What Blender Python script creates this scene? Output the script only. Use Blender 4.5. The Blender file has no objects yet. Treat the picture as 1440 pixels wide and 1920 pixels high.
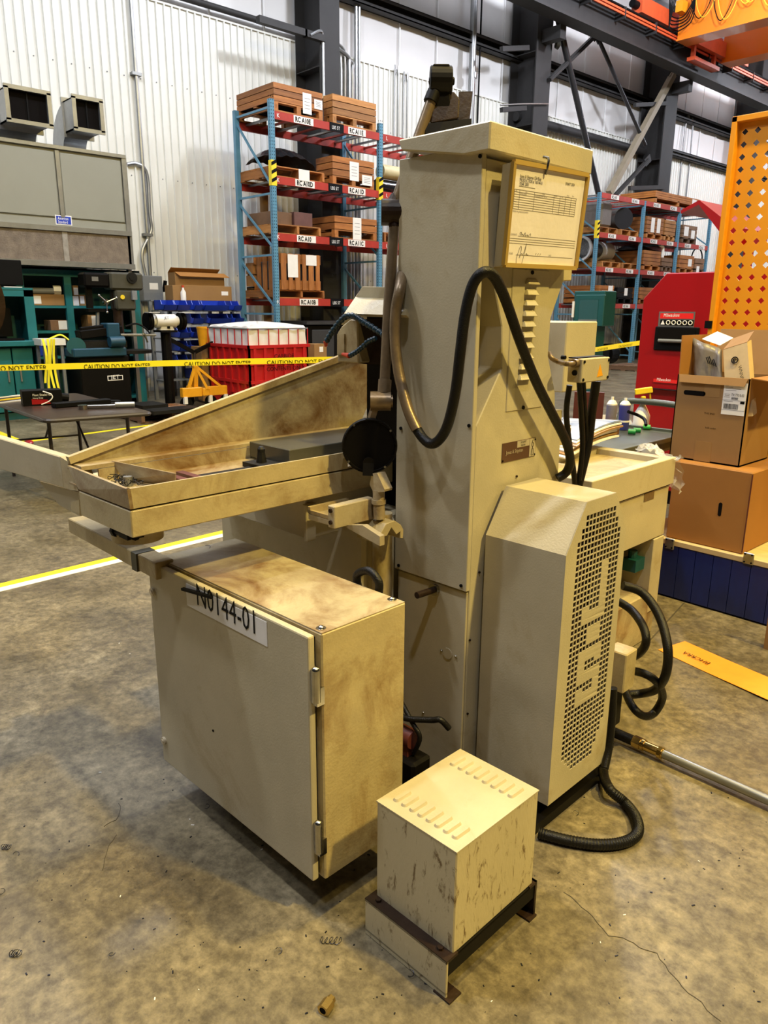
import bpy, bmesh, math, random
from mathutils import Vector, Matrix

random.seed(7)
SC = bpy.context.scene
COL = SC.collection

# ------------------------------------------------------------------ camera
F_PX, PITCH, ROLL, YAW = 1408.3, math.radians(15.109), math.radians(0.415), math.radians(47.38)
CAM = Vector((0, 0, 1.6))
MROT = math.radians(2.374)                    # the machine stands slightly turned to the building
_fw = Vector((-math.sin(YAW) * math.cos(PITCH), math.cos(YAW) * math.cos(PITCH), -math.sin(PITCH)))
_r0 = Vector((math.cos(YAW), math.sin(YAW), 0))
_u0 = _r0.cross(_fw)
_r = _r0 * math.cos(ROLL) + _u0 * math.sin(ROLL)
_u = _u0 * math.cos(ROLL) - _r0 * math.sin(ROLL)
cam_d = bpy.data.cameras.new('camera')
cam_d.sensor_fit = 'VERTICAL'
cam_d.sensor_height = 36.0
cam_d.lens = F_PX / 1920 * 36.0
cam_d.clip_end = 200
cam_o = bpy.data.objects.new('camera', cam_d)
COL.objects.link(cam_o)
cam_o.matrix_world = Matrix(((_r.x, _u.x, -_fw.x, CAM.x), (_r.y, _u.y, -_fw.y, CAM.y), (_r.z, _u.z, -_fw.z, CAM.z), (0, 0, 0, 1)))
SC.camera = cam_o

# ------------------------------------------------------------------ exposure, world, lamps
SC.view_settings.view_transform = 'Standard'
SC.view_settings.look = 'None'
SC.view_settings.exposure = -0.30
SC.view_settings.gamma = 1.0
SC.view_settings.use_curve_mapping = False
wd = bpy.data.worlds.new('world')
SC.world = wd
wd.use_nodes = True
wd.node_tree.nodes['Background'].inputs[0].default_value = (0.80, 0.85, 1.0, 1)
wd.node_tree.nodes['Background'].inputs[1].default_value = 0.02


def lamp(name, loc, target, power, color, size):
    d = bpy.data.lights.new(name, 'AREA')
    d.shape = 'DISK'
    d.size = size
    d.energy = power
    d.color = color
    o = bpy.data.objects.new(name, d)
    COL.objects.link(o)
    o.location = loc
    o.rotation_euler = (Vector(target) - Vector(loc)).to_track_quat('-Z', 'Y').to_euler()
    return o


WARM = (1.0, 0.75, 0.23)
SOFT = (0.95, 0.96, 1.0)
COOL = (0.86, 0.90, 1.0)


def bay(name, loc, power, color, size):
    """high bay lamp with a clear dome: shines to all sides"""
    d = bpy.data.lights.new(name, 'POINT')
    d.shadow_soft_size = size
    d.energy = power
    d.color = color
    o = bpy.data.objects.new(name, d)
    COL.objects.link(o)
    o.location = loc
    return o


# high bay lamps over the aisle and one added fill lamp
lamp('overhead_lamp', (4.6, 3.2, 9.0), (4.6, 3.2, 0), 1900, WARM, 0.5)
lamp('overhead_lamp', (1.5, -0.9, 9.0), (1.5, -0.9, 0), 300, SOFT, 0.4)
lamp('overhead_lamp', (-0.5, 3.2, 9.0), (-0.5, 3.2, 0), 760, WARM, 0.4)
lamp('overhead_lamp', (-4.2, -1.0, 9.0), (-4.2, -1.0, 0), 380, SOFT, 0.4)  # unseen fill lamp added to brighten the wheel head and table
lamp('overhead_lamp', (2.5, 11.0, 9.0), (2.5, 11.0, 0), 1000, WARM, 0.5)
# cool high bay lamps over the wall side
for yy, pw in ((-4.0, 900), (3.5, 1500), (11.0, 1750), (18.5, 1900), (26.0, 1900), (33.0, 1700)):
    bay('wall_bay_lamp', (-7.6, yy, 9.8), pw, COOL, 0.3)


# ------------------------------------------------------------------ pixel -> direction helpers (frame 1440 x 1920)
def ray(px, py):
    return _fw + _r * ((px - 720) / F_PX) - _u * ((py - 960) / F_PX)


def rot2(p, a):
    return Vector((p[0] * math.cos(a) - p[1] * math.sin(a), p[0] * math.sin(a) + p[1] * math.cos(a), p[2]))


def hit(d, x=None, y=None, z=None, dep=None):
    if x is not None:
        t = (x - CAM.x) / d.x
    elif y is not None:
        t = (y - CAM.y) / d.y
    elif z is not None:
        t = (z - CAM.z) / d.z
    else:
        t = dep
    return CAM + d * t


def W(px, py, **k):
    return hit(ray(px, py), **k)


def M(px, py, **k):
    return hit(rot2(ray(px, py), -MROT), **k)


# ------------------------------------------------------------------ mesh builder
class MB:
    def __init__(s):
        s.v, s.f = [], []

    def add(s, vs, fs):
        b = len(s.v)
        s.v += [Vector(q) for q in vs]
        s.f += [tuple(i + b for i in q) for q in fs]
        return s

    def box(s, x0, y0, z0, x1, y1, z1):
        x0, x1 = min(x0, x1), max(x0, x1)
        y0, y1 = min(y0, y1), max(y0, y1)
        z0, z1 = min(z0, z1), max(z0, z1)
        return s.add([(x0, y0, z0), (x1, y0, z0), (x1, y1, z0), (x0, y1, z0), (x0, y0, z1), (x1, y0, z1), (x1, y1, z1), (x0, y1, z1)],
                     [(3, 2, 1, 0), (4, 5, 6, 7), (0, 1, 5, 4), (1, 2, 6, 5), (2, 3, 7, 6), (3, 0, 4, 7)])

    def cbox(s, c, d, rot=None):
        m = rot if rot is not None else Matrix.Identity(3)
        if isinstance(m, (int, float)):
            m = Matrix.Rotation(m, 3, 'Z')
        c = Vector(c)
        vs = [c + m @ Vector((sx * d[0] / 2, sy * d[1] / 2, sz * d[2] / 2)) for sz in (-1, 1) for sx, sy in ((-1, -1), (1, -1), (1, 1), (-1, 1))]
        return s.add(vs, [(3, 2, 1, 0), (4, 5, 6, 7), (0, 1, 5, 4), (1, 2, 6, 5), (2, 3, 7, 6), (3, 0, 4, 7)])

    def bar(s, p0, p1, w, h, up=(0, 0, 1)):
        p0, p1 = Vector(p0), Vector(p1)
        d = (p1 - p0).normalized()
        sd = d.cross(Vector(up))
        if sd.length < 1e-4:
            sd = d.cross(Vector((1, 0, 0)))
        sd.normalize()
        u = sd.cross(d)
        vs = [p + sd * (a * w / 2) + u * (b * h / 2) for p in (p0, p1) for a, b in ((-1, -1), (1, -1), (1, 1), (-1, 1))]
        return s.add(vs, [(0, 1, 2, 3), (7, 6, 5, 4), (0, 4, 5, 1), (1, 5, 6, 2), (2, 6, 7, 3), (3, 7, 4, 0)])

    def cyl(s, p0, p1, r0, r1=None, n=16, caps=True):
        r1 = r0 if r1 is None else r1
        p0, p1 = Vector(p0), Vector(p1)
        d = (p1 - p0).normalized()
        a = d.orthogonal().normalized()
        b = d.cross(a)
        vs = []
        for p, r in ((p0, r0), (p1, r1)):
            vs += [p + (a * math.cos(2 * math.pi * i / n) + b * math.sin(2 * math.pi * i / n)) * r for i in range(n)]
        fs = [(i, (i + 1) % n, n + (i + 1) % n, n + i) for i in range(n)]
        if caps:
            fs += [tuple(range(n - 1, -1, -1)), tuple(range(n, 2 * n))]
        return s.add(vs, fs)

    def tube(s, pts, r, n=8, sub=6, closed=False, rib=0):
        P = [Vector(p) for p in pts]
        Q = []
        if sub > 1 and len(P) > 2:
            for i in range(len(P) - 1):
                p0 = P[max(i - 1, 0)]; p1 = P[i]; p2 = P[i + 1]; p3 = P[min(i + 2, len(P) - 1)]
                for k in range(sub):
                    t = k / sub
                    Q.append(0.5 * ((2 * p1) + (p2 - p0) * t + (2 * p0 - 5 * p1 + 4 * p2 - p3) * t * t + (3 * p1 - p0 - 3 * p2 + p3) * t ** 3))
            Q.append(P[-1])
        else:
            Q = P
        vs, fs = [], []
        prev = None
        for i, q in enumerate(Q):
            d = (Q[min(i + 1, len(Q) - 1)] - Q[max(i - 1, 0)]).normalized()
            if prev is None:
                a = d.orthogonal().normalized()
            else:
                a = (prev - d * prev.dot(d))
                a = a.normalized() if a.length > 1e-6 else d.orthogonal().normalized()
            prev = a
            b = d.cross(a)
            rr = r(i / (len(Q) - 1)) if callable(r) else r
            if rib and i % 2:
                rr *= rib
            vs += [q + (a * math.cos(2 * math.pi * k / n) + b * math.sin(2 * math.pi * k / n)) * rr for k in range(n)]
        for i in range(len(Q) - 1):
            fs += [(i * n + k, i * n + (k + 1) % n, (i + 1) * n + (k + 1) % n, (i + 1) * n + k) for k in range(n)]
        fs += [tuple(range(n - 1, -1, -1)), tuple((len(Q) - 1) * n + k for k in range(n))]
        return s.add(vs, fs)

    def lathe(s, prof, c, axis=(0, 0, 1), n=20):
        c = Vector(c); d = Vector(axis).normalized()
        a = d.orthogonal().normalized(); b = d.cross(a)
        vs = []
        for r, z in prof:
            vs += [c + d * z + (a * math.cos(2 * math.pi * i / n) + b * math.sin(2 * math.pi * i / n)) * r for i in range(n)]
        m = len(prof)
        fs = [(j * n + i, j * n + (i + 1) % n, (j + 1) * n + (i + 1) % n, (j + 1) * n + i) for j in range(m - 1) for i in range(n)]
        fs += [tuple(range(n - 1, -1, -1)), tuple((m - 1) * n + i for i in range(n))]
        return s.add(vs, fs)

    def plate(s, pts, th):
        """polygon of 3-D points extruded by the vector th"""
        P = [Vector(p) for p in pts]; th = Vector(th); n = len(P)
        vs = P + [p + th for p in P]
        fs = [tuple(range(n - 1, -1, -1)), tuple(range(n, 2 * n))] + [(i, (i + 1) % n, n + (i + 1) % n, n + i) for i in range(n)]
        return s.add(vs, fs)

    def ball(s, c, r, n=12, sc=(1, 1, 1)):
        prof = [(max(r * math.sin(math.pi * k / (n // 2 + 1)), 1e-4), -r * math.cos(math.pi * k / (n // 2 + 1))) for k in range(n // 2 + 2)]
        b = len(s.v)
        s.lathe(prof, (0, 0, 0), n=n)
        for i in range(b, len(s.v)):
            q = s.v[i]
            s.v[i] = Vector((q.x * sc[0], q.y * sc[1], q.z * sc[2])) + Vector(c)
        return s

    def grid(s, nu, nv, fn):
        vs = [fn(i / nu, j / nv) for j in range(nv + 1) for i in range(nu + 1)]
        fs = [(j * (nu + 1) + i, j * (nu + 1) + i + 1, (j + 1) * (nu + 1) + i + 1, (j + 1) * (nu + 1) + i) for j in range(nv) for i in range(nu)]
        return s.add(vs, fs)


ORG = {}


def _mesh(name, mb, off, smooth):
    me = bpy.data.meshes.new(name)
    me.from_pydata([tuple(v - off) for v in mb.v], [], mb.f)
    bm = bmesh.new()
    bm.from_mesh(me)
    bmesh.ops.recalc_face_normals(bm, faces=bm.faces)
    bm.to_mesh(me)
    bm.free()
    if smooth:
        for p in me.polygons:
            p.use_smooth = True
        try:
            me.set_sharp_from_angle(angle=math.radians(38))
        except Exception:
            pass
    return me


def tag(o, label=None, cat=None, group=None, kind=None):
    if label:
        o['label'] = label
    if cat:
        o['category'] = cat
    if group:
        o['group'] = group
    if kind:
        o['kind'] = kind
    return o


def thing(name, label, cat, org=(0, 0, 0), rot=0.0, group=None, loc=None):
    """Empty at the base of a thing; its parts are given in the frame whose point org lies at the Empty"""
    o = bpy.data.objects.new(name, None)
    o.empty_display_size = 0.1
    COL.objects.link(o)
    org = Vector(org)
    o.location = rot2(org, rot) if loc is None else loc
    o.rotation_euler = (0, 0, rot)
    ORG[o.name] = org
    return tag(o, label, cat, group)


def part(name, mb, mat, parent, bevel=0.0, smooth=False, label=None, kind=None, seg=1):
    off = ORG[parent.name]
    me = _mesh(name, mb, off, smooth)
    me.materials.append(mat)
    o = bpy.data.objects.new(name, me)
    COL.objects.link(o)
    o.parent = parent
    ORG[o.name] = off
    if bevel:
        b = o.modifiers.new('bevel', 'BEVEL')
        b.width = bevel
        b.segments = seg
        b.limit_method = 'ANGLE'
    return tag(o, label, None, None, kind)


def single(name, mb, mat, label, cat, org, rot=0.0, group=None, bevel=0.0, smooth=False, kind=None, loc=None):
    """a top-level thing (or piece of the setting) that is one mesh"""
    org = Vector(org)
    me = _mesh(name, mb, org, smooth)
    me.materials.append(mat)
    o = bpy.data.objects.new(name, me)
    COL.objects.link(o)
    o.location = rot2(org, rot) if loc is None else loc
    o.rotation_euler = (0, 0, rot)
    ORG[o.name] = org
    if bevel:
        b = o.modifiers.new('bevel', 'BEVEL')
        b.width = bevel
        b.limit_method = 'ANGLE'
    return tag(o, label, cat, group, kind)


_UC = {}


def piece(name, mat, parent, c, d, rot=None):
    """a box-shaped piece that shares one unit mesh with its alike; c in the parent's frame"""
    key = (name, mat.name)
    if key not in _UC:
        me = _mesh(name, MB().box(-.5, -.5, -.5, .5, .5, .5), Vector((0, 0, 0)), False)
        me.materials.append(mat)
        _UC[key] = me
    o = bpy.data.objects.new(name, _UC[key])
    COL.objects.link(o)
    o.parent = parent
    o.location = Vector(c) - ORG[parent.name]
    o.scale = d
    if rot is not None:
        o.rotation_euler = rot
    ORG[o.name] = ORG[parent.name]
    return o


def copy_tree(o, parent=None):
    c = o.copy()
    COL.objects.link(c)
    ORG[c.name] = ORG.get(o.name, Vector((0, 0, 0)))
    if parent is not None:
        c.parent = parent
    for ch in list(o.children):
        copy_tree(ch, c)
    return c


_TXT = {}


def text(s, size, at, right, up, mat, parent, name='lettering', align='LEFT', sx=1.0, lift=0.0008, clip=None, bold=0.0):
    cu = bpy.data.curves.new('t', 'FONT')
    cu.body = s
    cu.size = size
    cu.align_x = align
    cu.resolution_u = 2
    cu.offset = bold * size
    ob = bpy.data.objects.new('t', cu)
    COL.objects.link(ob)
    me = bpy.data.meshes.new_from_object(ob)
    bpy.data.objects.remove(ob)
    bpy.data.curves.remove(cu)
    right = Vector(right).normalized(); up = Vector(up).normalized(); nrm = right.cross(up)
    off = ORG[parent.name]
    at = Vector(at)
    for v in me.vertices:
        q = at + right * (v.co.x * sx) + up * v.co.y + nrm * lift - off
        v.co = q
    if clip:
        bm = bmesh.new()
        bm.from_mesh(me)
        bmesh.ops.bisect_plane(bm, geom=bm.verts[:] + bm.edges[:] + bm.faces[:], plane_co=Vector(clip) - off, plane_no=up, clear_inner=True)
        bm.to_mesh(me)
        bm.free()
    me.name = name
    me.materials.clear()
    me.materials.append(mat)
    o = bpy.data.objects.new(name, me)
    COL.objects.link(o)
    o.parent = parent
    ORG[o.name] = off
    return o


# ------------------------------------------------------------------ materials
MATS = {}


def mat(name, color, rough=0.6, metal=0.0, var=0.0, vscale=6.0, vcol=None, bump=0.0, bscale=60.0, stretch=(1, 1, 1), spec=0.5, stain=None, sscale=3.0, slo=0.5, shi=0.7, trans=0.0, alpha=1.0, emit=None, coat=0.0, rnd=0.0):
    m = bpy.data.materials.new(name)
    m.use_nodes = True
    nt = m.node_tree
    b = nt.nodes['Principled BSDF']
    c = tuple(color) + (1,)
    b.inputs['Base Color'].default_value = c
    b.inputs['Roughness'].default_value = rough
    b.inputs['Metallic'].default_value = metal
    b.inputs['Specular IOR Level'].default_value = spec
    b.inputs['Transmission Weight'].default_value = trans
    b.inputs['Alpha'].default_value = alpha
    b.inputs['Coat Weight'].default_value = coat
    if emit:
        b.inputs['Emission Color'].default_value = tuple(emit[:3]) + (1,)
        b.inputs['Emission Strength'].default_value = emit[3]
    mp = None
    if var or bump or stain:
        tc = nt.nodes.new('ShaderNodeTexCoord')
        mp = nt.nodes.new('ShaderNodeMapping')
        mp.inputs['Scale'].default_value = stretch
        nt.links.new(tc.outputs['Object'], mp.inputs['Vector'])
        if rnd:
            oi = nt.nodes.new('ShaderNodeObjectInfo')
            ml = nt.nodes.new('ShaderNodeMath')
            ml.operation = 'MULTIPLY'
            ml.inputs[1].default_value = 37.0
            nt.links.new(oi.outputs['Random'], ml.inputs[0])
            cb = nt.nodes.new('ShaderNodeCombineXYZ')
            for k in range(3):
                nt.links.new(ml.outputs[0], cb.inputs[k])
            nt.links.new(cb.outputs[0], mp.inputs['Location'])
    last = None
    if var:
        n = nt.nodes.new('ShaderNodeTexNoise')
        n.inputs['Scale'].default_value = vscale
        n.inputs['Detail'].default_value = 6
        n.inputs['Roughness'].default_value = 0.65
        nt.links.new(mp.outputs[0], n.inputs['Vector'])
        r = nt.nodes.new('ShaderNodeValToRGB')
        r.color_ramp.elements[0].position = 0.3
        r.color_ramp.elements[1].position = 0.72
        d = vcol if vcol else tuple(q * (1 - var) for q in color)
        r.color_ramp.elements[0].color = tuple(d) + (1,)
        r.color_ramp.elements[1].color = c
        nt.links.new(n.outputs['Fac'], r.inputs[0])
        last = r.outputs[0]
    if stain:
        n2 = nt.nodes.new('ShaderNodeTexNoise')
        n2.inputs['Scale'].default_value = sscale
        n2.inputs['Detail'].default_value = 8
        n2.inputs['Roughness'].default_value = 0.7
        n2.inputs['Distortion'].default_value = 0.6
        nt.links.new(mp.outputs[0], n2.inputs['Vector'])
        r2 = nt.nodes.new('ShaderNodeValToRGB')
        r2.color_ramp.elements[0].position = slo
        r2.color_ramp.elements[1].position = shi
        r2.color_ramp.elements[0].color = (0, 0, 0, 1)
        r2.color_ramp.elements[1].color = (1, 1, 1, 1)
        nt.links.new(n2.outputs['Fac'], r2.inputs[0])
        mx = nt.nodes.new('ShaderNodeMix')
        mx.data_type = 'RGBA'
        mx.inputs['A'].default_value = c
        mx.inputs['B'].default_value = tuple(stain) + (1,)
        if last:
            nt.links.new(last, mx.inputs['A'])
        nt.links.new(r2.outputs[0], mx.inputs['Factor'])
        last = mx.outputs['Result']
    if rnd and last:
        mr = nt.nodes.new('ShaderNodeMapRange')
        mr.inputs['To Min'].default_value = 1 - rnd
        mr.inputs['To Max'].default_value = 1 + rnd * .6
        nt.links.new(oi.outputs['Random'], mr.inputs['Value'])
        hs = nt.nodes.new('ShaderNodeHueSaturation')
        nt.links.new(mr.outputs[0], hs.inputs['Value'])
        nt.links.new(last, hs.inputs['Color'])
        last = hs.outputs['Color']
    if last:
        nt.links.new(last, b.inputs['Base Color'])
    if bump:
        n3 = nt.nodes.new('ShaderNodeTexNoise')
        n3.inputs['Scale'].default_value = bscale
        n3.inputs['Detail'].default_value = 4
        nt.links.new(mp.outputs[0], n3.inputs['Vector'])
        bp = nt.nodes.new('ShaderNodeBump')
        bp.inputs['Strength'].default_value = bump
        bp.inputs['Distance'].default_value = 0.01
        nt.links.new(n3.outputs['Fac'], bp.inputs['Height'])
        nt.links.new(bp.outputs[0], b.inputs['Normal'])
    MATS[name] = m
    return m


CREAM = mat('machine_cream_paint', (0.50, 0.44, 0.295), 0.40, var=.20, vscale=3.2, bump=.08, bscale=180, stain=(0.30, 0.215, 0.09), sscale=3.0, slo=.56, shi=.80)
CREAM_DIRTY = mat('oily_cream_paint', (0.48, 0.39, 0.21), 0.36, var=.25, vscale=6, bump=.1, bscale=120, stain=(0.20, 0.115, 0.032), sscale=4.2, slo=.48, shi=.74)
CREAM_TRAY = mat('rust_stained_cream_paint', (0.48, 0.40, 0.24), 0.34, var=.3, vscale=5, bump=.1, bscale=90, stain=(0.15, 0.072, 0.018), sscale=3.4, slo=.44, shi=.66)
CREAM_RUN = mat('streaked_cream_paint', (0.50, 0.43, 0.265), 0.5, var=.12, vscale=4, bump=.1, bscale=120, stretch=(1, 1, .35), stain=(0.13, 0.08, 0.028), sscale=46, slo=.555, shi=.66)
BROWNSTEEL = mat('oily_brown_steel', (0.030, 0.016, 0.009), 0.42, spec=.2, metal=.0, var=.5, vscale=12, bump=.15, bscale=60)
ROD = mat('worn_bronze_rod', (0.22, 0.155, 0.085), 0.36, metal=.4, var=.4, vscale=18, bump=.1, bscale=60)
BLACKPART = mat('black_oily_metal', (0.0045, 0.0036, 0.0028), 0.5, var=.4, vscale=10, spec=.12)
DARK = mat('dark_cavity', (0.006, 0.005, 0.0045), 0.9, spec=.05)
BLACKRUBBER = mat('black_rubber', (0.007, 0.0065, 0.006), 0.36, bump=.25, bscale=260, spec=.22)
STEELGREY = mat('ground_steel', (0.11, 0.105, 0.078), 0.3, metal=.4, var=.25, vscale=8)
CHROME = mat('dull_chrome', (0.55, 0.54, 0.50), 0.22, metal=1.0, var=.3, vscale=30)
GALV = mat('galvanised_steel', (0.34, 0.35, 0.355), 0.36, metal=.75, var=.2, vscale=8)
WHITEP = mat('white_paper', (0.78, 0.76, 0.72), 0.7, var=.06, vscale=14)
PAPER = mat('document_paper', (0.82, 0.76, 0.74), 0.65, var=.07, vscale=10, bump=.25, bscale=18)
INK = mat('black_ink', (0.004, 0.004, 0.0045), 0.55, spec=.1)
INKGREY = mat('grey_ink', (0.16, 0.14, 0.13), 0.6)
WHITEINK = mat('white_ink', (0.82, 0.82, 0.82), 0.6)
GOLD = mat('gold_picture_frame', (0.55, 0.37, 0.10), 0.35, metal=.35)
PLATEBROWN = mat('brown_name_plate', (0.085, 0.040, 0.022), 0.35)
SILVERP = mat('silver_name_plate', (0.52, 0.46, 0.34), 0.35, metal=.3)
DARKSTEEL = mat('dark_grey_steel_paint', (0.038, 0.037, 0.037), 0.6, var=.2, vscale=3, spec=.25)
REDBEAM = mat('red_beam_paint', (0.42, 0.035, 0.022), 0.45, var=.25, vscale=4)
ORANGERED = mat('orange_red_steel', (0.70, 0.10, 0.03), 0.45, var=.2, vscale=5)
BLUEUP = mat('blue_upright_paint', (0.10, 0.26, 0.38), 0.45, var=.2, vscale=5)
ORANGE = mat('orange_crane_paint', (0.86, 0.23, 0.015), 0.28, var=.12, vscale=.6, coat=.3)
ORANGEPANEL = mat('orange_guard_paint', (0.68, 0.27, 0.008), 0.38, var=.06, vscale=3)
YELLOWP = mat('yellow_paint', (0.85, 0.62, 0.02), 0.5, var=.12, vscale=20)
YELLOWORANGE = mat('yellow_orange_paint', (0.80, 0.36, 0.01), 0.42, var=.15, vscale=10)
TAPEY = mat('yellow_barrier_tape', (0.90, 0.80, 0.03), 0.4)
TEAL = mat('teal_cabinet_paint', (0.006, 0.135, 0.150), 0.42, var=.15, vscale=3)
TEALDARK = mat('dark_teal_paint', (0.005, 0.075, 0.080), 0.45, var=.15, vscale=3)
BLUEBIN = mat('blue_plastic', (0.012, 0.045, 0.42), 0.35, var=.1, vscale=5)
BLUECRATE = mat('blue_crate_panel', (0.006, 0.018, 0.125), 0.4, var=.25, vscale=3)
REDBIN = mat('red_plastic', (0.50, 0.012, 0.012), 0.4, var=.2, vscale=2)
REDCHEST = mat('red_chest_paint', (0.30, 0.003, 0.006), 0.33, var=.08, vscale=2)
BAGWHITE = mat('white_plastic_bag', (0.80, 0.78, 0.74), 0.35, var=.08, vscale=6, bump=.3, bscale=14)
WOOD = mat('orange_pine_plank', (0.43, 0.165, 0.032), 0.6, var=.5, vscale=2.2, vcol=(0.23, 0.072, 0.012), stretch=(1, 1, 1), bump=.1, bscale=30, rnd=.35)
WOODB = mat('pale_pine_plank', (0.47, 0.215, 0.055), 0.6, var=.5, vscale=2.6, vcol=(0.28, 0.11, 0.024), bump=.1, bscale=30, rnd=.35)
WOODD = mat('old_brown_plank', (0.20, 0.105, 0.05), 0.7, var=.4, vscale=3, bump=.1, bscale=30, rnd=.35)
WOODL = mat('plywood', (0.56, 0.42, 0.20), 0.6, var=.25, vscale=5, stretch=(1, 6, 1))
CARD = mat('cardboard', (0.28, 0.148, 0.044), 0.75, var=.12, vscale=4)
CARDO = mat('lit_orange_cardboard', (0.31, 0.132, 0.021), 0.75, var=.12, vscale=4)  # more orange copy of the cardboard, warm light put into the colour
CARDDARK = mat('cardboard_tape', (0.30, 0.165, 0.055), 0.4, var=.08, vscale=4)
HOODGREY = mat('grey_green_sheet_paint', (0.25, 0.25, 0.205), 0.5, var=.06, vscale=2)
FILTER = mat('brown_fibre_filter', (0.22, 0.175, 0.13), 0.9, var=.45, vscale=9, bump=.8, bscale=50)
TABLETOP = mat('dark_brown_laminate', (0.040, 0.024, 0.016), 0.32, var=.35, vscale=7)
LEGBROWN = mat('dark_brown_tube', (0.03, 0.022, 0.017), 0.45)
CASTIRON = mat('dark_cast_iron', (0.012, 0.011, 0.009), 0.5, spec=.2, metal=.0, var=.4, vscale=12, bump=.2, bscale=40)
OLIVE = mat('olive_grey_casting', (0.055, 0.052, 0.034), 0.5, var=.3, vscale=7)
MACHBLUE = mat('blue_green_machine_paint', (0.008, 0.055, 0.095), 0.42, var=.25, vscale=7)
WHITEPAINT = mat('white_casting_paint', (0.78, 0.76, 0.70), 0.4, var=.08, vscale=10)
BOXGREY = mat('grey_enclosure_paint', (0.18, 0.19, 0.195), 0.5, var=.1, vscale=6)
BRASS = mat('brass', (0.62, 0.45, 0.17), 0.22, metal=1.0, var=.2, vscale=30)
GREYPLASTIC = mat('grey_plastic_bag', (0.16, 0.14, 0.125), 0.35, var=.25, vscale=8, bump=.35, bscale=12)
BLACKFILM = mat('black_plastic_film', (0.014, 0.014, 0.016), 0.2, var=.3, vscale=10, bump=.5, bscale=12)
CLEARFILM = mat('clear_plastic_film', (0.85, 0.85, 0.85), 0.12, alpha=.30, spec=.8, bump=.6, bscale=18)
NOZBLUE = mat('dark_blue_segment_plastic', (0.008, 0.028, 0.042), 0.35)
NOZRED = mat('orange_nozzle_plastic', (0.55, 0.06, 0.02), 0.4)
CANBLUE = mat('blue_can_paint', (0.045, 0.05, 0.24), 0.3)
CANGREY = mat('blue_grey_can_paint', (0.20, 0.20, 0.28), 0.3, var=.4, vscale=14)
RAG = mat('white_rag', (0.78, 0.74, 0.66), 0.85, var=.1, vscale=8, bump=.3, bscale=40)
GREENP = mat('green_plastic', (0.02, 0.30, 0.05), 0.4)
STRIPORANGE = mat('orange_kraft_sheet', (0.75, 0.28, 0.02), 0.7, var=.12, vscale=12)
CARTGREY = mat('grey_green_cart_paint', (0.075, 0.085, 0.065), 0.4, var=.15, vscale=6)
RED_DARK = mat('dark_maroon_plastic', (0.10, 0.022, 0.016), 0.45, var=.3, vscale=8)
RADIATOR = mat('brown_radiator', (0.028, 0.010, 0.010), 0.6, var=.4, vscale=25, bump=.5, bscale=200)
TARP = mat('pale_yellow_wrap', (0.60, 0.52, 0.30), 0.5, var=.2, vscale=5, bump=.4, bscale=12)
PIPEGREY = mat('grey_plastic_pipe', (0.50, 0.50, 0.50), 0.4)
PIPEBLACK = mat('black_plastic_pipe', (0.02, 0.02, 0.022), 0.35)
# ================================================================== the setting
WX = -14.2                                        # plane of the long wall
RX = -12.0                                        # front plane of the pallet racks


def floor_material():
    m = bpy.data.materials.new('stained_concrete')
    m.use_nodes = True
    nt = m.node_tree
    L = nt.links.new
    b = nt.nodes['Principled BSDF']
    tc = nt.nodes.new('ShaderNodeTexCoord')

    def noise(scale, det, rough, dist=0.0):
        n = nt.nodes.new('ShaderNodeTexNoise')
        n.inputs['Scale'].default_value = scale
        n.inputs['Detail'].default_value = det
        n.inputs['Roughness'].default_value = rough
        n.inputs['Distortion'].default_value = dist
        L(tc.outputs['Object'], n.inputs['Vector'])
        return n.outputs['Fac']

    def ramp(src, p0, p1, c0, c1):
        r = nt.nodes.new('ShaderNodeValToRGB')
        r.color_ramp.elements[0].position = p0
        r.color_ramp.elements[1].position = p1
        r.color_ramp.elements[0].color = tuple(c0) + (1,)
        r.color_ramp.elements[1].color = tuple(c1) + (1,)
        L(src, r.inputs[0])
        return r.outputs[0]

    def mix(a, bb, fac, mode='MIX'):
        x = nt.nodes.new('ShaderNodeMix')
        x.data_type = 'RGBA'
        x.blend_type = mode
        for s, v in (('A', a), ('B', bb), ('Factor', fac)):
            if hasattr(v, 'links'):
                L(v, x.inputs[s])
            elif s == 'Factor':
                x.inputs[s].default_value = v
            else:
                x.inputs[s].default_value = tuple(v) + (1,)
        return x.outputs['Result']

    base = ramp(noise(1.5, 8, .66, .4), .30, .70, (.080, .065, .038), (.255, .222, .150))
    fine = ramp(noise(26, 6, .72), .32, .70, (.42, .40, .36), (1.32, 1.30, 1.24))
    c = mix(base, fine, 1.0, 'MULTIPLY')
    mid_ = ramp(noise(9, 7, .75, .5), .34, .66, (.62, .60, .56), (1.22, 1.20, 1.14))
    c = mix(c, mid_, 1.0, 'MULTIPLY')
    blot = ramp(noise(3.6, 7, .72, .8), .58, .75, (0, 0, 0), (1, 1, 1))
    c = mix(c, (.075, .058, .036), blot)
    spk = ramp(noise(75, 3, .5), .71, .78, (0, 0, 0), (1, 1, 1))
    c = mix(c, (.03, .024, .016), spk)
    L(c, b.inputs['Base Color'])
    rr = ramp(noise(2.2, 6, .6), .3, .7, (.30, .30, .30), (.52, .52, .52))
    L(rr, b.inputs['Roughness'])
    b.inputs['Specular IOR Level'].default_value = .45
    bp = nt.nodes.new('ShaderNodeBump')
    bp.inputs['Strength'].default_value = .12
    bp.inputs['Distance'].default_value = .004
    L(noise(60, 5, .6), bp.inputs['Height'])
    L(bp.outputs[0], b.inputs['Normal'])
    return m


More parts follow.
